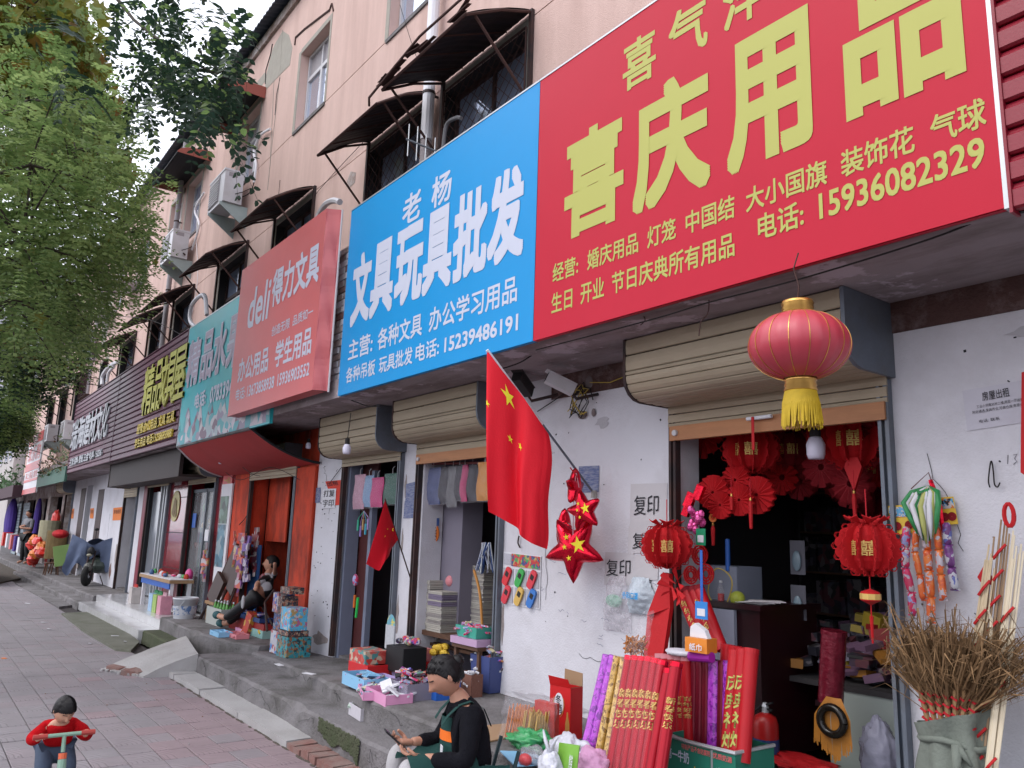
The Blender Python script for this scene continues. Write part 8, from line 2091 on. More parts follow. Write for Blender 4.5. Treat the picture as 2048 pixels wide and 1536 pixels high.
# ================================================================ people
def rnd3():return Vector((random.gauss(0,1),random.gauss(0,1),random.gauss(0,1))).normalized()
def rescale(obs,O,k):
 for o in obs:o.location=O+(Vector(o.location)-O)*k;o.scale=(k,k,k)
def frame(F):
 F=Vector(F).normalized();S_=Vector((-F.y,F.x,0)).normalized();return F,S_
def head_mesh(mb,c,F,S_,pitch,s,mats=(0,1,2),eyes='down',n=64,k=48):
 """sculpted head; s = head height; F forward, S_ the person's left"""
 up=Vector((0,0,1));cp,sp=math.cos(pitch),math.sin(pitch);f=F*cp-up*sp;u=up*cp+F*sp
 def g(x,y,cx,cy,sx,sy):return math.exp(-((x-cx)/sx)**2-((y-cy)/sy)**2)
 base=len(mb.v);cols=[]
 for i in range(k+1):
  th=PI*i/k
  for j in range(n):
   ph=2*PI*j/n;d=Vector((math.sin(th)*math.cos(ph),math.sin(th)*math.sin(ph),math.cos(th))) # x forward, y left, z up
   x,y,z=d.x*.43,d.y*.345,d.z*.50
   jaw=max(0,-d.z);y*=1-.30*jaw**1.3;x*=1-.12*jaw
   if d.x<0:x*=1+.10*max(0,d.z)-.35*jaw
   fr=max(0,d.x)
   if fr>0:
    yy,zz=y,z
    x+=.115*g(yy,zz,0,-.11,.048,.065)*fr+.045*g(yy,zz,0,-.02,.035,.09)*fr # nose
    x-=.040*(g(yy,zz,.13,.04,.075,.05)+g(yy,zz,-.13,.04,.075,.05))*fr # sockets
    x+=.020*(g(yy,zz,.13,.035,.05,.024)+g(yy,zz,-.13,.035,.05,.024))*fr # lids
    x+=.018*(g(yy,zz,.12,.11,.10,.03)+g(yy,zz,-.12,.11,.10,.03))*fr # brows
    x+=.026*(g(yy,zz,.15,-.10,.07,.07)+g(yy,zz,-.15,-.10,.07,.07))*fr # cheeks
    x+=.030*g(yy,zz,0,-.235,.085,.022)*fr+.026*g(yy,zz,0,-.275,.075,.022)*fr-.016*g(yy,zz,0,-.255,.09,.010)*fr
    x+=.035*g(yy,zz,0,-.40,.09,.06)*fr-.012*g(yy,zz,0,-.33,.12,.03)*fr
   mb.v.append(Vector(c)+(f*x+S_*y+u*z)*s)
   cols.append((x,y,z,d.x))
 for i in range(k):
  for j in range(n):
   j2=(j+1)%n;x,y,z,fr=cols[i*n+j];mb.m=mats[0]
   if fr>.5 and abs(y)<.085 and-.292<z<-.222:mb.m=mats[1]
   if fr>.3 and.075<abs(y)<.185 and.006<z<(.030 if eyes=='down' else.055):mb.m=mats[2]
   if fr>.3 and.06<abs(y)<.20 and.105<z<.135:mb.m=mats[2]
   mb._f(base+i*n+j,base+(i+1)*n+j,base+(i+1)*n+j2,base+i*n+j2)
 mb.m=mats[0]
 M=Matrix((f,S_,u)).transposed()
 for sg in(-1,1):
  mb.ball(Vector(c)+(f*-.02+S_*sg*.352+u*-.03)*s,.055*s,.028*s,.095*s,10,8,M=M);mb.ball(Vector(c)+(f*-.005+S_*sg*.372+u*-.01)*s,.032*s,.014*s,.055*s,8,6,M=M)
 return f,u
def hair_mesh(c,F,S_,f,u,s,low=-.25,front=.27,fringe=0,puff=1.06,bun=None,seed=0,side=.10):
 q=MB();q.smooth=True;n,k=60,34
 for i in range(k+1):
  for j in range(n):
   ph=2*PI*j/n;fx=math.cos(ph);lim=(front if fx>.55 else side if fx>-.05 else low)if not fringe else(fringe if fx>.45 else side if fx>-.05 else low)
   # smooth hairline
   zl=lerp([(-1,low-.04),(-.25,low),(.02,side-.16),(.25,side-.06),(.45,side+.08),(.7,(fringe or front)-.04),(1,fringe or front)],fx)
   th0=math.acos(max(-1,min(1,zl/.50)));th=th0*i/k
   d=Vector((math.sin(th)*math.cos(ph),math.sin(th)*math.sin(ph),math.cos(th)))
   x,y,z=d.x*.43,d.y*.345,d.z*.50;jaw=max(0,-d.z);y*=1-.3*jaw**1.3
   if d.x<0:x*=1+.1*max(0,d.z)-.35*jaw
   r_=puff*(1+.012*math.sin(ph*31+z*9+seed)+.035*noise.noise(Vector((d.x*6,d.y*6,d.z*3+seed))))*(1 if i<k else.965)
   if i>k-3:r_*=1-.012*(i-k+3)
   q.v.append(Vector(c)+(f*x*r_+S_*y*r_+u*z*r_)*s)
 for i in range(k):
  for j in range(n):j2=(j+1)%n;q._f(i*n+j,(i+1)*n+j,(i+1)*n+j2,i*n+j2)
 if bun:q.ball(Vector(c)+(f*bun[0]+u*bun[1])*s,bun[2]*s,bun[2]*s,bun[2]*.9*s,14,10,fn=lambda d:1+.15*noise.noise(d*5))
 return q
def hand(mb,w_,pd,nd,thumb,curl=.6,s=1.0):
 """w_: wrist, pd: direction of the palm, nd: palm normal (towards the palm side), thumb: direction of the thumb side"""
 pd=Vector(pd).normalized();nd=Vector(nd);nd=(nd-pd*nd.dot(pd)).normalized();lat=Vector(thumb);lat=(lat-pd*lat.dot(pd)-nd*lat.dot(nd)).normalized()
 w_=Vector(w_)
 N_={'a':(w_-pd*.02*s,.021*s),'b':(w_+pd*.025*s,(.030*s,.019*s)),'c':(w_+pd*.060*s,(.036*s,.018*s)),'d':(w_+pd*.078*s,(.034*s,.014*s))}
 mb.add(*skin(N_,[('a','b'),('b','c'),('c','d')],2))
 for i,(o,L)in enumerate(((.030,.062),(.010,.070),(-.010,.064),(-.028,.050))):
  p=w_+pd*.066*s+lat*o*s;d=pd.copy();N_={'r':(p-d*.012*s,.0085*s)};E_=[];prev='r';q_=p
  for k,(fr,cv)in enumerate(((.45,.35),(.30,.9),(.25,.7))):
   a=curl*cv;d=(d*math.cos(a)+nd*math.sin(a)).normalized();q_=q_+d*L*fr*s*1.15;N_['k%d'%k]=(q_,(.0088-.0012*k)*s);E_.append((prev,'k%d'%k));prev='k%d'%k
  mb.add(*skin(N_,E_,1))
 p=w_+pd*.018*s+lat*.022*s;d1=(lat*.75+pd*.6+nd*.35).normalized();d2=(pd*.85+lat*.15+nd*.5).normalized()
 N_={'r':(p-lat*.01*s,.013*s),'a':(p+d1*.030*s,.0115*s),'b':(p+d1*.030*s+d2*.026*s,.010*s),'c':(p+d1*.030*s+d2*.048*s,.008*s)}
 mb.add(*skin(N_,[('r','a'),('a','b'),('b','c')],1))
def local(O,F,S_):return lambda f,s,z:Vector(O)+F*f+S_*s+Vector((0,0,z))
# ---------- the seated woman
F,S_=frame((-.34,-.94,0));O=Vector((-3.54,2.46,0));Lc=local(O,F,S_)
wo=empty('person','seated person in black jumper and dark green apron looking at a phone','person',(O.x,O.y,0))
hc=Lc(.175,0,.925)
q=MB();q.smooth=True
f_,u_=head_mesh(q,hc,F,S_,R(33),.225)
N_={'pel':(Lc(0,0,.38),.12),'sp':(Lc(.03,0,.54),.115),'ch':(Lc(.06,0,.68),.10),'nb':(Lc(.085,0,.80),.058),'nk':(Lc(.13,0,.865),.046),
'sl':(Lc(.06,.14,.755),.05),'el':(Lc(.09,.22,.53),.04),'wl':(Lc(.31,.12,.535),.026),'sr':(Lc(.06,-.14,.755),.05),'er':(Lc(.14,-.20,.54),.04),'wr':(Lc(.34,-.07,.57),.026),
'hl':(Lc(.04,.10,.36),.085),'kl':(Lc(.40,.13,.50),.060),'al':(Lc(.36,.12,.10),.036),'fl':(Lc(.50,.12,.04),.035),'hr':(Lc(.04,-.10,.36),.085),'kr':(Lc(.41,-.10,.53),.060),'ar':(Lc(.38,-.10,.10),.036),'fr':(Lc(.52,-.10,.04),.035)}
E_=[('pel','sp'),('sp','ch'),('ch','nb'),('nb','nk'),('ch','sl'),('sl','el'),('el','wl'),('ch','sr'),('sr','er'),('er','wr'),('pel','hl'),('hl','kl'),('kl','al'),('al','fl'),('pel','hr'),('hr','kr'),('kr','ar'),('ar','fr')]
q.add(*skin(N_,E_,2))
wl,wr=N_['wl'][0],N_['wr'][0]
hand(q,wl,(F*1.0+S_*-.45+Vector((0,0,.12))),Vector((0,0,1))-S_*.3,S_*.5+F*.2+Vector((0,0,.7)),.75)
hand(q,wr,(F*.9+S_*.35+Vector((0,0,.15))),Vector((0,0,1))+S_*.6,S_*-.1-F*.4+Vector((0,0,.8)),.9)
part('body',q,[skin_m,lip_m,eye_m],wo)
part('hair',hair_mesh(hc,F,S_,f_,u_,.225,low=-.22,front=.30,bun=(-.43,.14,.17),seed=2,side=.12,puff=1.05),[hair_m],wo)
q=MB()
random.seed(44)
for k in range(260):
 ph=random.uniform(-PI,PI);p0=Vector((math.cos(ph),math.sin(ph),lerp([(-1,-.55),(-.2,-.5),(.1,-.02),(.5,.48),(1,.70)],math.cos(ph)))).normalized();p1=Vector((-.93,random.uniform(-.2,.2),.33)).normalized();pts=[]
 for i in range(6):
  d=p0.lerp(p1,i/5).normalized();r_=1.052+.018*math.sin(i*1.1+k)+random.uniform(0,.006);pts.append(hc+(f_*(d.x*.43*r_)+S_*(d.y*.345*r_)+u_*(d.z*.5*r_))*.225)
 q.tube(pts,.0011,3,False)
for k in range(30):
 d=Vector((-.9+random.uniform(-.1,.2),random.uniform(-.3,.3),.35+random.uniform(-.2,.3)));a=hc+(f_*d.x*.46+S_*d.y*.36+u_*d.z*.5)*.225;q.tube([a,a+rnd3()*.02,a+rnd3()*.04],.0008,3,False)
part('hair_strands',q,[hair_m],wo,kind='stuff')
part('hair_tie',MB().lathe(hc+(f_*-.42+u_*.13)*.225,[(.024,-.006),(.024,.006)],12,Matrix((u_,S_,f_)).transposed()),[mat('red_tie',(.4,.03,.03),.6)],wo)
# jumper
N_={'ch':(Lc(.06,0,.66),(.158,.128)),'sp':(Lc(.03,0,.52),(.165,.14)),'pel':(Lc(0,0,.38),(.155,.135)),'nb':(Lc(.08,0,.77),(.095,.075)),'nk':(Lc(.110,0,.815),(.068,.064)),
'sl':(Lc(.055,.145,.745),.066),'ul':(Lc(.07,.19,.64),.062),'el':(Lc(.09,.22,.53),.060),'fl':(Lc(.20,.175,.525),.052),'wl':(Lc(.275,.14,.53),.040),
'sr':(Lc(.055,-.145,.745),.066),'ur':(Lc(.10,-.18,.64),.060),'er':(Lc(.14,-.20,.54),.058),'fr':(Lc(.24,-.135,.55),.050),'wr':(Lc(.30,-.095,.562),.040)}
E_=[('ch','sp'),('sp','pel'),('ch','nb'),('nb','nk'),('ch','sl'),('sl','ul'),('ul','el'),('el','fl'),('fl','wl'),('ch','sr'),('sr','ur'),('ur','er'),('er','fr'),('fr','wr')]
q=MB();q.smooth=True;q.add(*skin(N_,E_,3))
for v in q.v:v+=Vector((1,1,1))*.006*noise.noise(v*16)+Vector((0,0,1))*.004*noise.noise(v*38)
part('jumper',q,[sweater_m],wo)
# trousers
N_={'p':(Lc(0,0,.36),.12),'hl':(Lc(.05,.10,.37),.095),'kl':(Lc(.40,.13,.50),.075),'al':(Lc(.36,.12,.13),.060),'hr':(Lc(.05,-.10,.37),.095),'kr':(Lc(.41,-.10,.53),.075),'ar':(Lc(.38,-.10,.13),.060)}
q=MB();q.smooth=True;q.add(*skin(N_,[('p','hl'),('hl','kl'),('kl','al'),('p','hr'),('hr','kr'),('kr','ar')],3))
for v in q.v:v+=Vector((1,1,1))*.008*noise.noise(v*11)
part('trousers',q,[trouser_m],wo)
for s_ in(.12,-.10):q=MB();q.smooth=True;q.add(*skin({'a':(Lc(.34,s_,.05),.042),'b':(Lc(.43,s_,.045),.046),'c':(Lc(.53,s_,.035),.034)},[('a','b'),('b','c')],2));part('shoe',q,[black],wo)
# apron: bib, skirt over the thighs, straps, orange stripes
def bib(u,v):
 a=(u-.5)*2*1.35;z=.42+.30*v;w_=.172-.012*v;return Lc(.045+.0*v+w_*.86*math.cos(a)*1.0+.012*math.sin(v*9)*0,w_*1.08*math.sin(a)*(1-.35*v),z)
q=MB();q.smooth=True;q.grid(bib,26,16);part('apron_bib',q,[apron_m],wo)
def skirt(u,v):
 a=(u-.5)*2;t=v;f0=-.13+.02*0;
 cx=.0+.36*t;z0=.50-.0*t;half=.235+.03*t
 z=(.545+.020*t)-(.30+.10*t)*abs(a)**7-.05*math.exp(-(a*3)**2)*t
 f1=cx+.06*(1-abs(a))
 return Lc(f1+.012*math.sin(u*17)*t,half*a+.01*math.sin(v*9),z+.010*noise.noise(Vector((u*5,v*5,1))))
q=MB();q.smooth=True;q.grid(skirt,40,24)
q.grid(lambda u,v:Lc(-.155+.20*u,.19+.03*v,.50-.40*v+.0*u)+Vector((1,1,1))*.01*noise.noise(Vector((u*4,v*4,7))),10,16)
part('apron_skirt',q,[apron_m],wo)
for sg in(-1,1):
 P=[Lc(.203,sg*.085,.69),Lc(.172,sg*.09,.735),Lc(.115,sg*.095,.788),Lc(.05,sg*.10,.808),Lc(-.03,sg*.085,.765),Lc(-.08,sg*.06,.67)]
 q=MB();q.smooth=True
 for a,b in zip(P,P[1:]):
  w_=S_*.018;q.quad(a-w_,a+w_,b+w_,b-w_);q.quad(a-w_-Vector((0,0,.004)),b-w_-Vector((0,0,.004)),b+w_-Vector((0,0,.004)),a+w_-Vector((0,0,.004)))
 part('apron_strap',q,[apron_m],wo)
q=MB();q.grid(lambda u,v:bib(.14+.72*u,.60+.17*v)+(bib(.14+.72*u,.6)-Lc(.045,0,bib(.5,.6).z)).normalized()*.003,16,3);part('orange_stripe',q,[orange_cloth],wo)
q=MB();q.prism([Lc(.10,.2245,.455),Lc(.115,.2245,.485),Lc(-.04,.2305,.40),Lc(-.04,.2305,.37)],S_*.004);part('orange_stripe',q,[orange_cloth],wo)
q=MB().bbox(0,0,0,.05,.004,.065);q.v=[Lc(.200,.095,.555)+Vector((v.x*S_.x,v.x*S_.y,v.z))+F*v.y for v in q.v];part('pocket_card',q,[paper_w],wo)
ph=Lc(.435,.005,.605);pd=(F*.75+Vector((0,0,.62))).normalized();pn=(F*-.62+Vector((0,0,.75))).normalized();M=Matrix((S_,pd,pn)).transposed().to_4x4();M.translation=ph
e=empty('mobile_phone','dark mobile phone held in both hands','phone',ph);part('case',MB().box(-.035,-.075,-.004,.035,.075,.004,M),[black],e);part('screen',MB().box(-.032,-.070,.0042,.032,.070,.0050,M),[mat('phone_glass',(.03,.03,.04),.08)],e)
st=empty('folding_chair','low dark folding chair under the seated person','chair',(O.x,O.y,0))
part('seat',MB().prism([Lc(-.17,-.18,.24),Lc(.16,-.18,.24),Lc(.16,.18,.24),Lc(-.17,.18,.24)],(0,0,.02)),[black],st)
for sg in(-1,1):
 part('leg',MB().tube([Lc(.18,sg*.19,.0),Lc(-.14,sg*.17,.30),Lc(-.21,sg*.17,.56)],.011,6),[mat('chair_green',(.02,.04,.045),.5)],st);part('leg',MB().tube([Lc(-.22,sg*.18,.0),Lc(.15,sg*.18,.25)],.011,6),[mat('chair_green')],st)

O2=O.copy();rescale([wo,e,st],O2,.92)
# ---------- the child on a small scooter
F,S_=frame((1,-.02,0));O=Vector((-5.39,.87,0));Lc=local(O,F,S_)
bo=empty('person','toddler in a red jumper leaning over the handlebar of a small scooter','person',(O.x,O.y,0))
hc=Lc(.09,0,.625);q=MB();q.smooth=True;f_,u_=head_mesh(q,hc,(F*.93+S_*.25).normalized(),(S_*.93-F*.25).normalized(),R(34),.185)
HF,HS=(F*.93+S_*.25).normalized(),(S_*.93-F*.25).normalized()
N_={'pel':(Lc(-.10,0,.36),.07),'ch':(Lc(0,0,.48),.07),'nk':(Lc(.05,0,.555),.036),'sl':(Lc(-.01,.09,.50),.032),'el':(Lc(.05,.175,.42),.026),'wl':(Lc(.17,.135,.475),.018),'sr':(Lc(-.01,-.09,.50),.032),'er':(Lc(.05,-.175,.43),.026),'wr':(Lc(.17,-.135,.475),.018),
'hl':(Lc(-.10,.06,.33),.055),'kl':(Lc(.06,.08,.24),.040),'al':(Lc(-.04,.07,.06),.028),'fl':(Lc(.05,.07,.03),.025),'hr':(Lc(-.10,-.06,.33),.055),'kr':(Lc(.06,-.08,.24),.040),'ar':(Lc(-.04,-.07,.06),.028),'fr':(Lc(.05,-.07,.03),.025)}
E2=[('pel','ch'),('ch','nk'),('ch','sl'),('sl','el'),('el','wl'),('ch','sr'),('sr','er'),('er','wr'),('pel','hl'),('hl','kl'),('kl','al'),('al','fl'),('pel','hr'),('hr','kr'),('kr','ar'),('ar','fr')]
q.add(*skin(N_,E2,2))
for sg,k in((1,'wl'),(-1,'wr')):hand(q,N_[k][0]+Vector((0,0,.012)),F*.9+Vector((0,0,.30)),Vector((0,0,-1)),S_*-sg,1.25,.62)
part('body',q,[skin_boy,lip_m,eye_m],bo)
part('hair',hair_mesh(hc,HF,HS,f_,u_,.185,low=-.14,front=.2,fringe=.19,side=.06,puff=1.09,seed=5),[hair_m],bo)
q=MB();random.seed(45)
for k in range(240):
 ph=random.uniform(-PI,PI);p1=Vector((math.cos(ph),math.sin(ph),lerp([(-1,-.4),(-.2,-.35),(.1,-.05),(.5,.28),(1,.40)],math.cos(ph)))).normalized();p0=Vector((-.15+.1*math.cos(ph),.1*math.sin(ph),1)).normalized();pts=[]
 for i in range(6):
  d=p0.lerp(p1,i/5).normalized();r_=1.095+random.uniform(0,.012)+(.02 if i==5 else 0);pts.append(hc+(f_*(d.x*.43*r_)+HS*(d.y*.345*r_)+u_*(d.z*.5*r_))*.185)
 q.tube(pts,.0012,3,False)
part('hair_strands',q,[hair_m],bo,kind='stuff')
N2={'ch':(Lc(0,0,.47),(.105,.095)),'pel':(Lc(-.08,0,.37),(.105,.095)),'nk':(Lc(.04,0,.53),.05),'sl':(Lc(-.01,.09,.50),.052),'el':(Lc(.05,.175,.43),.045),'wl':(Lc(.15,.142,.465),.030),'sr':(Lc(-.01,-.09,.50),.052),'er':(Lc(.05,-.175,.44),.045),'wr':(Lc(.15,-.142,.465),.030)}
q=MB();q.smooth=True;q.add(*skin(N2,[('ch','pel'),('ch','nk'),('ch','sl'),('sl','el'),('el','wl'),('ch','sr'),('sr','er'),('er','wr')],3))
for v in q.v:v+=Vector((1,1,1))*.006*noise.noise(v*20)
part('jumper',q,[jumper_m],bo)
N2={k:(N_[k][0],N_[k][1]*1.3)for k in('pel','hl','kl','al','hr','kr','ar')}
q=MB();q.smooth=True;q.add(*skin(N2,[('pel','hl'),('hl','kl'),('kl','al'),('pel','hr'),('hr','kr'),('kr','ar')],2));part('jeans',q,[denim_m],bo)
for s_ in(.07,-.07):part('shoe',MB().ball(Lc(.01,s_,.035),.065,.03,.032,12,8),[black],bo)
ks=empty('kick_scooter','mint green child scooter with red grips','scooter',(O.x+.25,O.y,0))
part('handlebar',MB().tube([Lc(.235,-.10,.495),Lc(.235,.10,.495)],.013,8),[mint],ks)
for sg in(-1,1):part('grip',MB().tube([Lc(.235,sg*.10,.495),Lc(.235,sg*.185,.495)],.017,8),[handle_red],ks)
part('stem',MB().tube([Lc(.235,0,.495),Lc(.245,0,.44),Lc(.26,0,.39)],.013,8),[mint],ks)
part('orange_collar',MB().tube([Lc(.262,0,.385),Lc(.270,0,.35)],.026,10),[mat('orange_collar',(.60,.12,.05),.4)],ks)
part('column',MB().tube([Lc(.270,0,.348),Lc(.33,0,.10)],[.026,.034],10),[mint],ks)
part('deck',MB().box(O.x-.25,O.y-.06,.06,O.x+.28,O.y+.06,.085),[mint],ks)
for f0 in(.36,-.28):q=MB();q.smooth=True;q.lathe(Lc(f0,0,.055),[(.02,-.015),(.055,-.015),(.055,.015),(.02,.015)],18,Matrix.Rotation(PI/2,3,'X'));part('wheel',q,[tyre_m],ks)
rescale([bo,ks],O,.82)
# ---------- man standing far down the terrace with folded arms
p=G(46,1128,.22);F,S_=frame((.45,-.9,0));Lc=local((p.x,p.y,.22),F,S_)
mn=empty('person','distant standing person in grey shirt and black trousers with folded arms','person',p)
q=MB();q.smooth=True;hc=Lc(.03,0,1.60);f_,u_=head_mesh(q,hc,F,S_,R(5),.23,n=30,k=22)
N_={'p':(Lc(0,0,.95),.13),'s':(Lc(0,0,1.15),.13),'c':(Lc(0,0,1.32),.12),'n':(Lc(.01,0,1.46),.055),'sl':(Lc(0,.18,1.38),.055),'el':(Lc(.06,.24,1.12),.042),'wl':(Lc(.24,.02,1.14),.03),'hl2':(Lc(.20,-.12,1.18),.035),'sr':(Lc(0,-.18,1.38),.055),'er':(Lc(.06,-.24,1.12),.042),'wr':(Lc(.22,-.04,1.20),.03),'hr2':(Lc(.18,.12,1.22),.035),
'a':(Lc(0,.09,.88),.085),'b':(Lc(.04,.13,.48),.06),'d':(Lc(-.02,.18,.08),.045),'e':(Lc(.12,.20,.04),.04),'f':(Lc(0,-.09,.88),.085),'g':(Lc(.03,-.09,.48),.06),'h':(Lc(0,-.10,.08),.045),'i':(Lc(.14,-.11,.04),.04)}
E3=[('p','s'),('s','c'),('c','n'),('c','sl'),('sl','el'),('el','wl'),('wl','hl2'),('c','sr'),('sr','er'),('er','wr'),('wr','hr2'),('p','a'),('a','b'),('b','d'),('d','e'),('p','f'),('f','g'),('g','h'),('h','i')]
q.add(*skin(N_,E3,2));part('body',q,[skin_m,lip_m,eye_m],mn)
part('hair',hair_mesh(hc,F,S_,f_,u_,.23,low=-.2,front=.3,seed=8),[hair_m],mn)
sel=lambda ks_,m_:{k:(N_[k][0],N_[k][1]*m_)for k in ks_}
q=MB();q.smooth=True;q.add(*skin(sel('p s c n sl el sr er'.split(),1.22),[('p','s'),('s','c'),('c','n'),('c','sl'),('sl','el'),('c','sr'),('sr','er')],2));part('shirt',q,[mat('grey_shirt',(.20,.20,.22),.9)],mn)
q=MB();q.smooth=True;q.add(*skin(sel('p a b d f g h'.split(),1.28),[('p','a'),('a','b'),('b','d'),('p','f'),('f','g'),('g','h')],2));part('trousers',q,[black],mn)
# ---------- person reclining at the orange shop, legs stretched out
yb=3.62;Q=lambda a,b,y=yb:W(a,b,y)
rc=empty('person','reclining person in black and white clothes with legs stretched out of the orange shop','person',Q(500,1240))
N_={'p':(Q(522,1190),0.101),'s':(Q(530,1172,3.7),0.101),'c':(Q(537,1155,3.8),0.094),'n':(Q(541,1140,3.86),0.039),'a':(Q(505,1196,3.5),0.066),'b':(Q(482,1214,3.4),0.055),'d':(Q(450,1236,3.32),0.039),'e':(Q(434,1230,3.3),0.035),'f':(Q(508,1204,3.62),0.066),'g':(Q(484,1222,3.52),0.055),'h':(Q(456,1246,3.42),0.039),'i':(Q(441,1246,3.38),0.035),
'sl':(Q(530,1158,3.68),0.043),'el':(Q(514,1168,3.56),0.035),'wl':(Q(512,1180,3.5),0.027),'sr':(Q(546,1155,3.9),0.039),'er':(Q(550,1145,3.8),0.031),'wr':(Q(550,1132,3.72),0.023),'hr2':(Q(549,1125,3.70),0.023)}
E4=[('p','s'),('s','c'),('c','n'),('p','a'),('a','b'),('b','d'),('d','e'),('p','f'),('f','g'),('g','h'),('h','i'),('c','sl'),('sl','el'),('el','wl'),('c','sr'),('sr','er'),('er','wr'),('wr','hr2')]
q=MB();q.smooth=True;q.add(*skin(N_,E4,2));hc=Q(543,1128,3.92);F,S_=frame((-.5,-.85,0));f_,u_=head_mesh(q,hc,F,S_,R(-10),.22,n=30,k=22);part('body',q,[skin_m,lip_m,eye_m],rc)
part('hair',hair_mesh(hc,F,S_,f_,u_,.22,low=-.2,front=.25,seed=4),[hair_m],rc)
sel=lambda ks_,m_:{k:(N_[k][0],N_[k][1]*m_)for k in ks_}
q=MB();q.smooth=True;q.add(*skin(sel('p s c sl el sr er'.split(),1.15),[('p','s'),('s','c'),('c','sl'),('sl','el'),('c','sr'),('sr','er')],2));part('shirt',q,[wmat('black_white_print',[(.01,.01,.012),(.45,.45,.48),(.01,.01,.012),(.012,.012,.015),(.20,.04,.05)],9)],rc)
q=MB();q.smooth=True;q.add(*skin(sel('p a b d f g h'.split(),1.2),[('p','a'),('a','b'),('b','d'),('p','f'),('f','g'),('g','h')],2));part('trousers',q,[black],rc)
part('knee_patch',MB().ball(Q(486,1204,3.33),.035,.02,.08,10,7),[mat('pale_patch',(.35,.35,.37),.8)],rc)
for a,b in(('d','e'),('h','i')):part('shoe',MB().ball(N_[b][0],.10,.05,.05,12,8),[mat('teal_shoe',(.015,.07,.08),.7)],rc)
solo('recliner_frame',MB().tube([Q(548,1180,3.5),Q(530,1205,3.48),Q(534,1262,3.45)],.014,6).tube([Q(520,1205,3.7),Q(545,1250,3.6)],.014,6),[dark_metal],'dark frame of the recliner under the stretched out person','chair')

# ================================================================ trees
def leaf_m(name,c,tr=.35):
 ma=bpy.data.materials.new(name);ma.use_nodes=True;t=ma.node_tree;N=t.nodes;K=t.links
 b=N['Principled BSDF'];b.inputs['Roughness'].default_value=.5;b.inputs['Specular IOR Level'].default_value=.35
 g=N.new('ShaderNodeNewGeometry');n=N.new('ShaderNodeTexNoise');n.inputs['Scale'].default_value=3.5;K.new(g.outputs['Position'],n.inputs['Vector'])
 mx=N.new('ShaderNodeMixRGB');mx.inputs[1].default_value=tuple(x*.6 for x in c)+(1,);mx.inputs[2].default_value=tuple(x*1.4 for x in c)+(1,);K.new(n.outputs[0],mx.inputs[0]);K.new(mx.outputs[0],b.inputs['Base Color'])
 tl=N.new('ShaderNodeBsdfTranslucent');K.new(mx.outputs[0],tl.inputs[0]);ad=N.new('ShaderNodeMixShader');ad.inputs[0].default_value=tr
 K.new(b.outputs[0],ad.inputs[1]);K.new(tl.outputs[0],ad.inputs[2]);K.new(ad.outputs[0],N['Material Output'].inputs[0]);return ma
lf_dark=leaf_m('leaf_dark',(.022,.050,.028),.3);lf_mid=leaf_m('leaf_locust',(.14,.22,.07),.5);lf_lt=leaf_m('leaf_light',(.25,.34,.12),.55)
lf_yel=leaf_m('leaf_yellow_green',(.20,.20,.035),.5);lf_brn=leaf_m('leaf_brown',(.22,.13,.03),.4)
bark=mat('bark',(.055,.045,.035),.95,.3,12,.8,40)
pod=mat('dry_pods',(.03,.018,.012),.8)
def leaflet(mb,c,d,s_,nrm):
 """small pointed oval, slightly folded"""
 w_=d.cross(nrm).normalized()*s_*.27;L=d*s_;n=len(mb.v);u=nrm*s_*.05
 mb.v+=[c,c+L*.3+w_+u,c+L*.7+w_*.8+u,c+L,c+L*.7-w_*.8+u,c+L*.3-w_+u]
 mb._f(n,n+1,n+2,n+3);mb._f(n,n+3,n+4,n+5)
def pinnate(mb,c,d,L,n,s_,droop=.5,simple=False):
 """compound leaf: rachis with paired leaflets"""
 side=d.cross(Vector((0,0,1)));side=side.normalized()if side.length>.01 else Vector((1,0,0))
 nr=side.cross(d).normalized()
 for i in range(n):
  t=(i+1)/n;p=c+d*L*t+Vector((0,0,-droop*L*t*t))
  for s2 in(-1,1):
   dd=(side*s2+d*.45+Vector((0,0,-.35*droop+random.uniform(-.2,.2)))).normalized()
   if simple:
    w_=dd.cross(nr).normalized()*s_*.26;k=len(mb.v);mb.v+=[p,p+dd*s_*.5+w_,p+dd*s_,p+dd*s_*.5-w_];mb._f(k,k+1,k+2,k+3)
   else:leaflet(mb,p,dd,s_*(1-.25*t*t),(nr+Vector((random.uniform(-.3,.3),0,random.uniform(-.3,.3)))).normalized())
 if not simple:leaflet(mb,c+d*L+Vector((0,0,-droop*L)),(d+Vector((0,0,-droop))).normalized(),s_,nr)
 k=mb.m;
def maple(mb,c,d,s_,nr):
 side=d.cross(nr).normalized();n=len(mb.v);pts=[]
 for k in range(10):
  a=-PI*.9+PI*1.8*k/9;r_=s_*(1 if k%2==1 else.58)*(1-.2*abs(a)/PI);pts.append(c+d*math.cos(a)*r_+side*math.sin(a)*r_+nr*.12*r_*math.cos(a*3))
 mb.v+=[c-d*s_*.2]+pts
 for k in range(9):mb._f(n,n+1+k,n+2+k)
def rnd_dir():
 v=Vector((random.gauss(0,1),random.gauss(0,1),random.gauss(0,1)));return v.normalized()
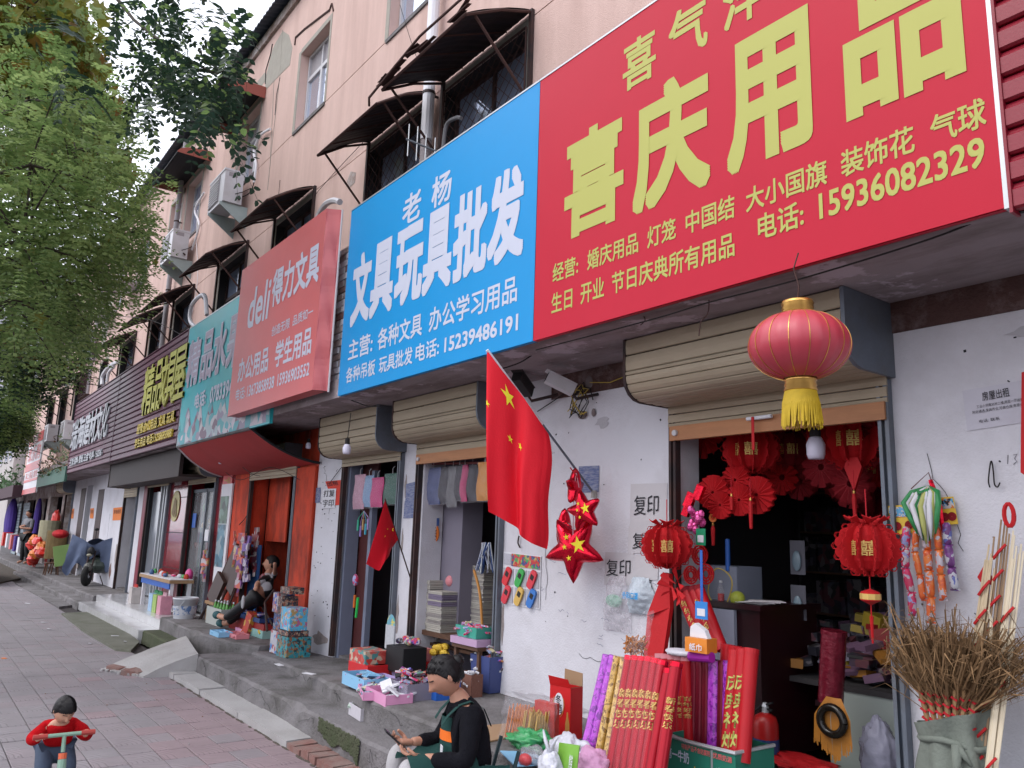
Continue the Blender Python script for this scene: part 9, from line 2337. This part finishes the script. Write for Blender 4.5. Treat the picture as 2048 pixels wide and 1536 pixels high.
# near locust: trunk stands out of frame to the left of the camera, a limb reaches over the pavement
random.seed(101)
nt_=empty('locust_tree','locust tree whose dark leafy branches hang into the top left of the picture','tree',(-3.4,-1.9,0))
q=MB();q.smooth=True
q.tube([(-3.4,-1.9,-.1),(-3.45,-1.85,1.5),(-3.3,-1.7,3.2),(-3.5,-1.4,4.6),(-3.9,-1.1,6.0)],[.17,.15,.13,.11,.06],12)
part('trunk',q,[bark],nt_)
def limb(pts,r_):q=MB();q.smooth=True;q.tube(pts,r_,7);part('branch',q,[bark],nt_)
B1=[Vector((-3.35,-1.65,3.6)),W(150,-60,1.0)+Vector((0,0,.4)),W(268,40,1.5),W(330,90,1.65),W(395,130,1.75),W(435,148,1.8),W(480,120,1.95)]
limb(B1,[.07,.05,.022,.016,.012,.009,.004])
B2=[Vector((-3.35,-1.65,3.9)),W(60,-60,.6),W(70,70,.75),W(95,105,.8),W(123,155,.85)]
limb(B2,[.06,.03,.009,.007,.003])
leafs=[]
def near_cluster(px,py,y,n,spread,L=.32,s_=.090,bias=(0,0,-.5)):
 for k in range(int(n*2.9)):
  c=W(px+random.gauss(0,spread),py+random.gauss(0,spread),y+random.gauss(0,.18));d=(rnd_dir()*1.0+Vector(bias)+Vector((.1,0,0))).normalized();leafs.append((c,d,L*random.uniform(.7,1.15),random.randint(5,7),s_*random.uniform(.8,1.15)))
for(px,py,y,n,sp)in((260,20,1.55,9,28),(330,30,1.6,9,28),(400,30,1.7,5,25),(300,120,1.6,14,28),(360,130,1.7,14,28),(420,150,1.8,12,28),(300,180,1.6,8,26),(370,185,1.7,7,26),(430,200,1.8,6,16),(265,200,1.55,3,15),(455,260,1.85,3,8),(300,245,1.6,2,8),(440,60,1.8,4,20),(470,105,1.9,3,14)):
 near_cluster(px,py,y,n,sp)
for(px,py,y,n,sp)in((30,30,.70,10,26),(45,80,.75,11,24),(25,120,.7,7,22),(75,130,.8,8,22),(110,150,.85,5,18),(90,190,.85,7,20),(55,175,.78,5,18),(140,60,.85,3,12),(160,185,.9,4,16),(100,30,.8,3,15),(0,200,.7,3,15)):
 near_cluster(px,py,y,n,sp,L=.28,s_=.082)
# every leaflet of the nearest leaves is a part; the rest are joined
tmp=MB();tmp.v=[];lm=MB();leaflet(lm,Vector((0,0,0)),Vector((1,0,0)),1.0,Vector((0,0,1)))
lmesh=[lm.mesh('leaf',[lf_dark]),lm.mesh('leaf',[lf_mid])]
cnt=0;restq=MB();stemq=MB()
for(c,d,L,n,s_)in leafs:
 side=d.cross(Vector((0,0,1)));side=side.normalized()if side.length>.01 else Vector((1,0,0));nr=side.cross(d).normalized()
 stemq.tube([c,c+d*L*.5+Vector((0,0,-.12*L)),c+d*L+Vector((0,0,-.5*L))],.0016,3,False)
 for i in range(n):
  t=(i+1)/n;p=c+d*L*t+Vector((0,0,-.5*L*t*t))
  for s2 in(-1,1):
   dd=(side*s2+d*.4+Vector((0,0,-.25+random.uniform(-.2,.2)))).normalized();nn=(nr+rnd_dir()*.25).normalized();nn=(nn-dd*nn.dot(dd)).normalized();ss=s_*(1-.25*t*t)
   if cnt<290:
    o=bpy.data.objects.new('leaf',lmesh[random.random()<.2]);C.objects.link(o);o.parent=nt_
    Mx=Matrix((dd,nn.cross(dd),nn)).transposed().to_4x4();Mx=Matrix.Translation(p-POS[nt_])@Mx@Matrix.Scale(ss,4);o.matrix_local=Mx;cnt+=1
   else:restq.m=0 if random.random()<.85 else 1;leaflet(restq,p,dd,ss,nn)
part('foliage',restq,[lf_dark,lf_mid],nt_,kind='stuff');part('leaf_stalks',stemq,[lf_dark],nt_,kind='stuff')
q=MB()
for(px,py,y)in((85,20,.8),(60,95,.75),(5,210,.7),(28,5,.7)):
 for k in range(14):c=W(px,py,y)+rnd_dir()*.03;q.tube([c,c+Vector((random.gauss(0,.01),0,-.05))],[.006,.003],4)
part('seed_pods',q,[pod],nt_,kind='stuff')
# crown behind: locust with fine leaves, and yellow-green plane tree
def tree(label,base,h,blobs,kinds,n,seed,group=None,size=.045,name='locust_tree',Lr=.22,trunk_r=.16,maples=0,mats=None,msize=.11):
 random.seed(seed);e=empty(name,label,'tree',base,group);b=Vector(base)
 q=MB();q.smooth=True;top=sum((c for c,r_ in blobs),Vector())/len(blobs)
 q.tube([b+Vector((0,0,-.1)),b+Vector((.05,0,1.5)),b.lerp(Vector((top.x,top.y,b.z)),.25)+Vector((0,0,3)),Vector((top.x,top.y,top.z-1.0))*.6+Vector((b.x,b.y,3.2))*.4,top],[trunk_r,trunk_r*.85,trunk_r*.7,trunk_r*.45,.03],9);part('trunk',q,[bark],e)
 for c,r_ in blobs:
  s0=Vector((b.x,b.y,max(2.2,min(3.5,c.z-1)))).lerp(Vector((c.x,c.y,c.z-r_)),.2);m1=s0.lerp(c,.55)+rnd_dir()*.3
  q=MB();q.smooth=True;q.tube([s0,m1,c,c+rnd_dir()*r_*.7],[.05,.035,.018,.006],6)
  for k in range(6):d=rnd_dir();q.tube([c,c+d*r_*.5+Vector((0,0,.05)),c+d*r_*.95],[.014,.009,.003],4,False)
  part('limb',q,[bark],e)
 q=MB();tot=sum(r_**2 for c,r_ in blobs)
 for c,r_ in blobs:
  for k in range(int(n*r_**2/tot)):
   d=rnd_dir();rr=r_*(.35+.65*random.random()**.5)*(1+.35*noise.noise(d*2+c));p=c+Vector((d.x*rr,d.y*rr,d.z*rr*.85))
   dd=(d*.6+rnd_dir()*.8+Vector((0,0,-.15))).normalized();q.m=random.choice(kinds)
   pinnate(q,p,dd,Lr*random.uniform(.7,1.2),5,size*random.uniform(.8,1.2),.45,True)
  for k in range(int(maples*r_**2/tot)):
   d=rnd_dir();rr=r_*(.6+.5*random.random());p=c+d*rr;q.m=random.choice((3,3,3,4,2));dd=(rnd_dir()+Vector((0,0,-.6))).normalized();nr=dd.cross(rnd_dir()).normalized();maple(q,p,dd,msize*random.uniform(.6,1.2),nr)
 part('crown',q,mats or[lf_dark,lf_mid,lf_lt,lf_yel,lf_brn],e,kind='stuff')
 return e
def P3(px,py,X):return WX(px,py,X)
# mass 1: locust crown filling the left, x about -9..-12
tree('fine leaved green locust crown filling the left of the picture',(-10.0,-1.9,0),8,
[(P3(60,330,-8.6),1.0),(P3(150,400,-9.6),.95),(P3(40,480,-8.8),1.0),(P3(190,500,-10.4),.75),(P3(110,560,-9.8),.9),(P3(150,300,-10.2),.85),(P3(20,600,-9.0),.8),(P3(225,470,-11.0),.55),(P3(150,640,-10.6),.55),(P3(240,540,-11.4),.40),(P3(60,200,-9.5),.8),(P3(262,480,-11.6),.36),(P3(200,400,-11),.6)],
(1,1,1,2,2,2),3600,5,'street trees along the pavement',size=.062,Lr=.26,maples=60,msize=.07)
tree('plane tree with large yellow-green leaves behind the locust',(-13.5,-1.9,0),9,
[(P3(20,40,-12.5),1.2),(P3(90,140,-13),.8),(P3(140,240,-13.4),.75),(P3(20,200,-12.5),1.3),(P3(100,20,-13),.45),(P3(150,170,-14),.4),(P3(185,330,-14),.6),(P3(205,250,-14),.25)],
(1,2,2,3),1500,8,'street trees along the pavement',size=.07,Lr=.28,name='plane_tree',maples=2600,msize=.15)
tree('darker street tree lower down behind the near crowns',(-18.5,-2.0,0),8,
[(P3(40,640,-16),1.0),(P3(110,690,-17),.75),(P3(10,730,-16.5),.6),(P3(65,740,-17),.6),(P3(140,650,-17.5),.55),(P3(85,600,-17),.6)],
(0,0,1,1,2),1900,9,'street trees along the pavement',size=.075,Lr=.3,maples=160)
tree('distant green street tree at the left edge above the car',(-30,-2.2,0),8,
[(P3(12,850,-27),.65),(P3(0,820,-26),.7),(P3(35,840,-29),.5),(P3(50,780,-30),.45)],
(0,1,1,2),1500,10,'street trees along the pavement',size=.11,Lr=.4)
# one more tree, out of view, added to darken the shopfronts
for k,(x,y)in enumerate(((7.5,-2.4),)):
 random.seed(200+k)
 bl2=[(Vector((x+random.uniform(-1.8,1.8),y+random.uniform(-1.6,1.6),5.2+random.uniform(-1.2,1.4))),random.uniform(1.1,1.6))for j in range(6)]
 tree('unseen street tree added right of the camera to shade the shopfronts',(x,y,0),8,bl2,(0,1,1,2),600,300+k,'street trees along the pavement',size=.22,Lr=.5)
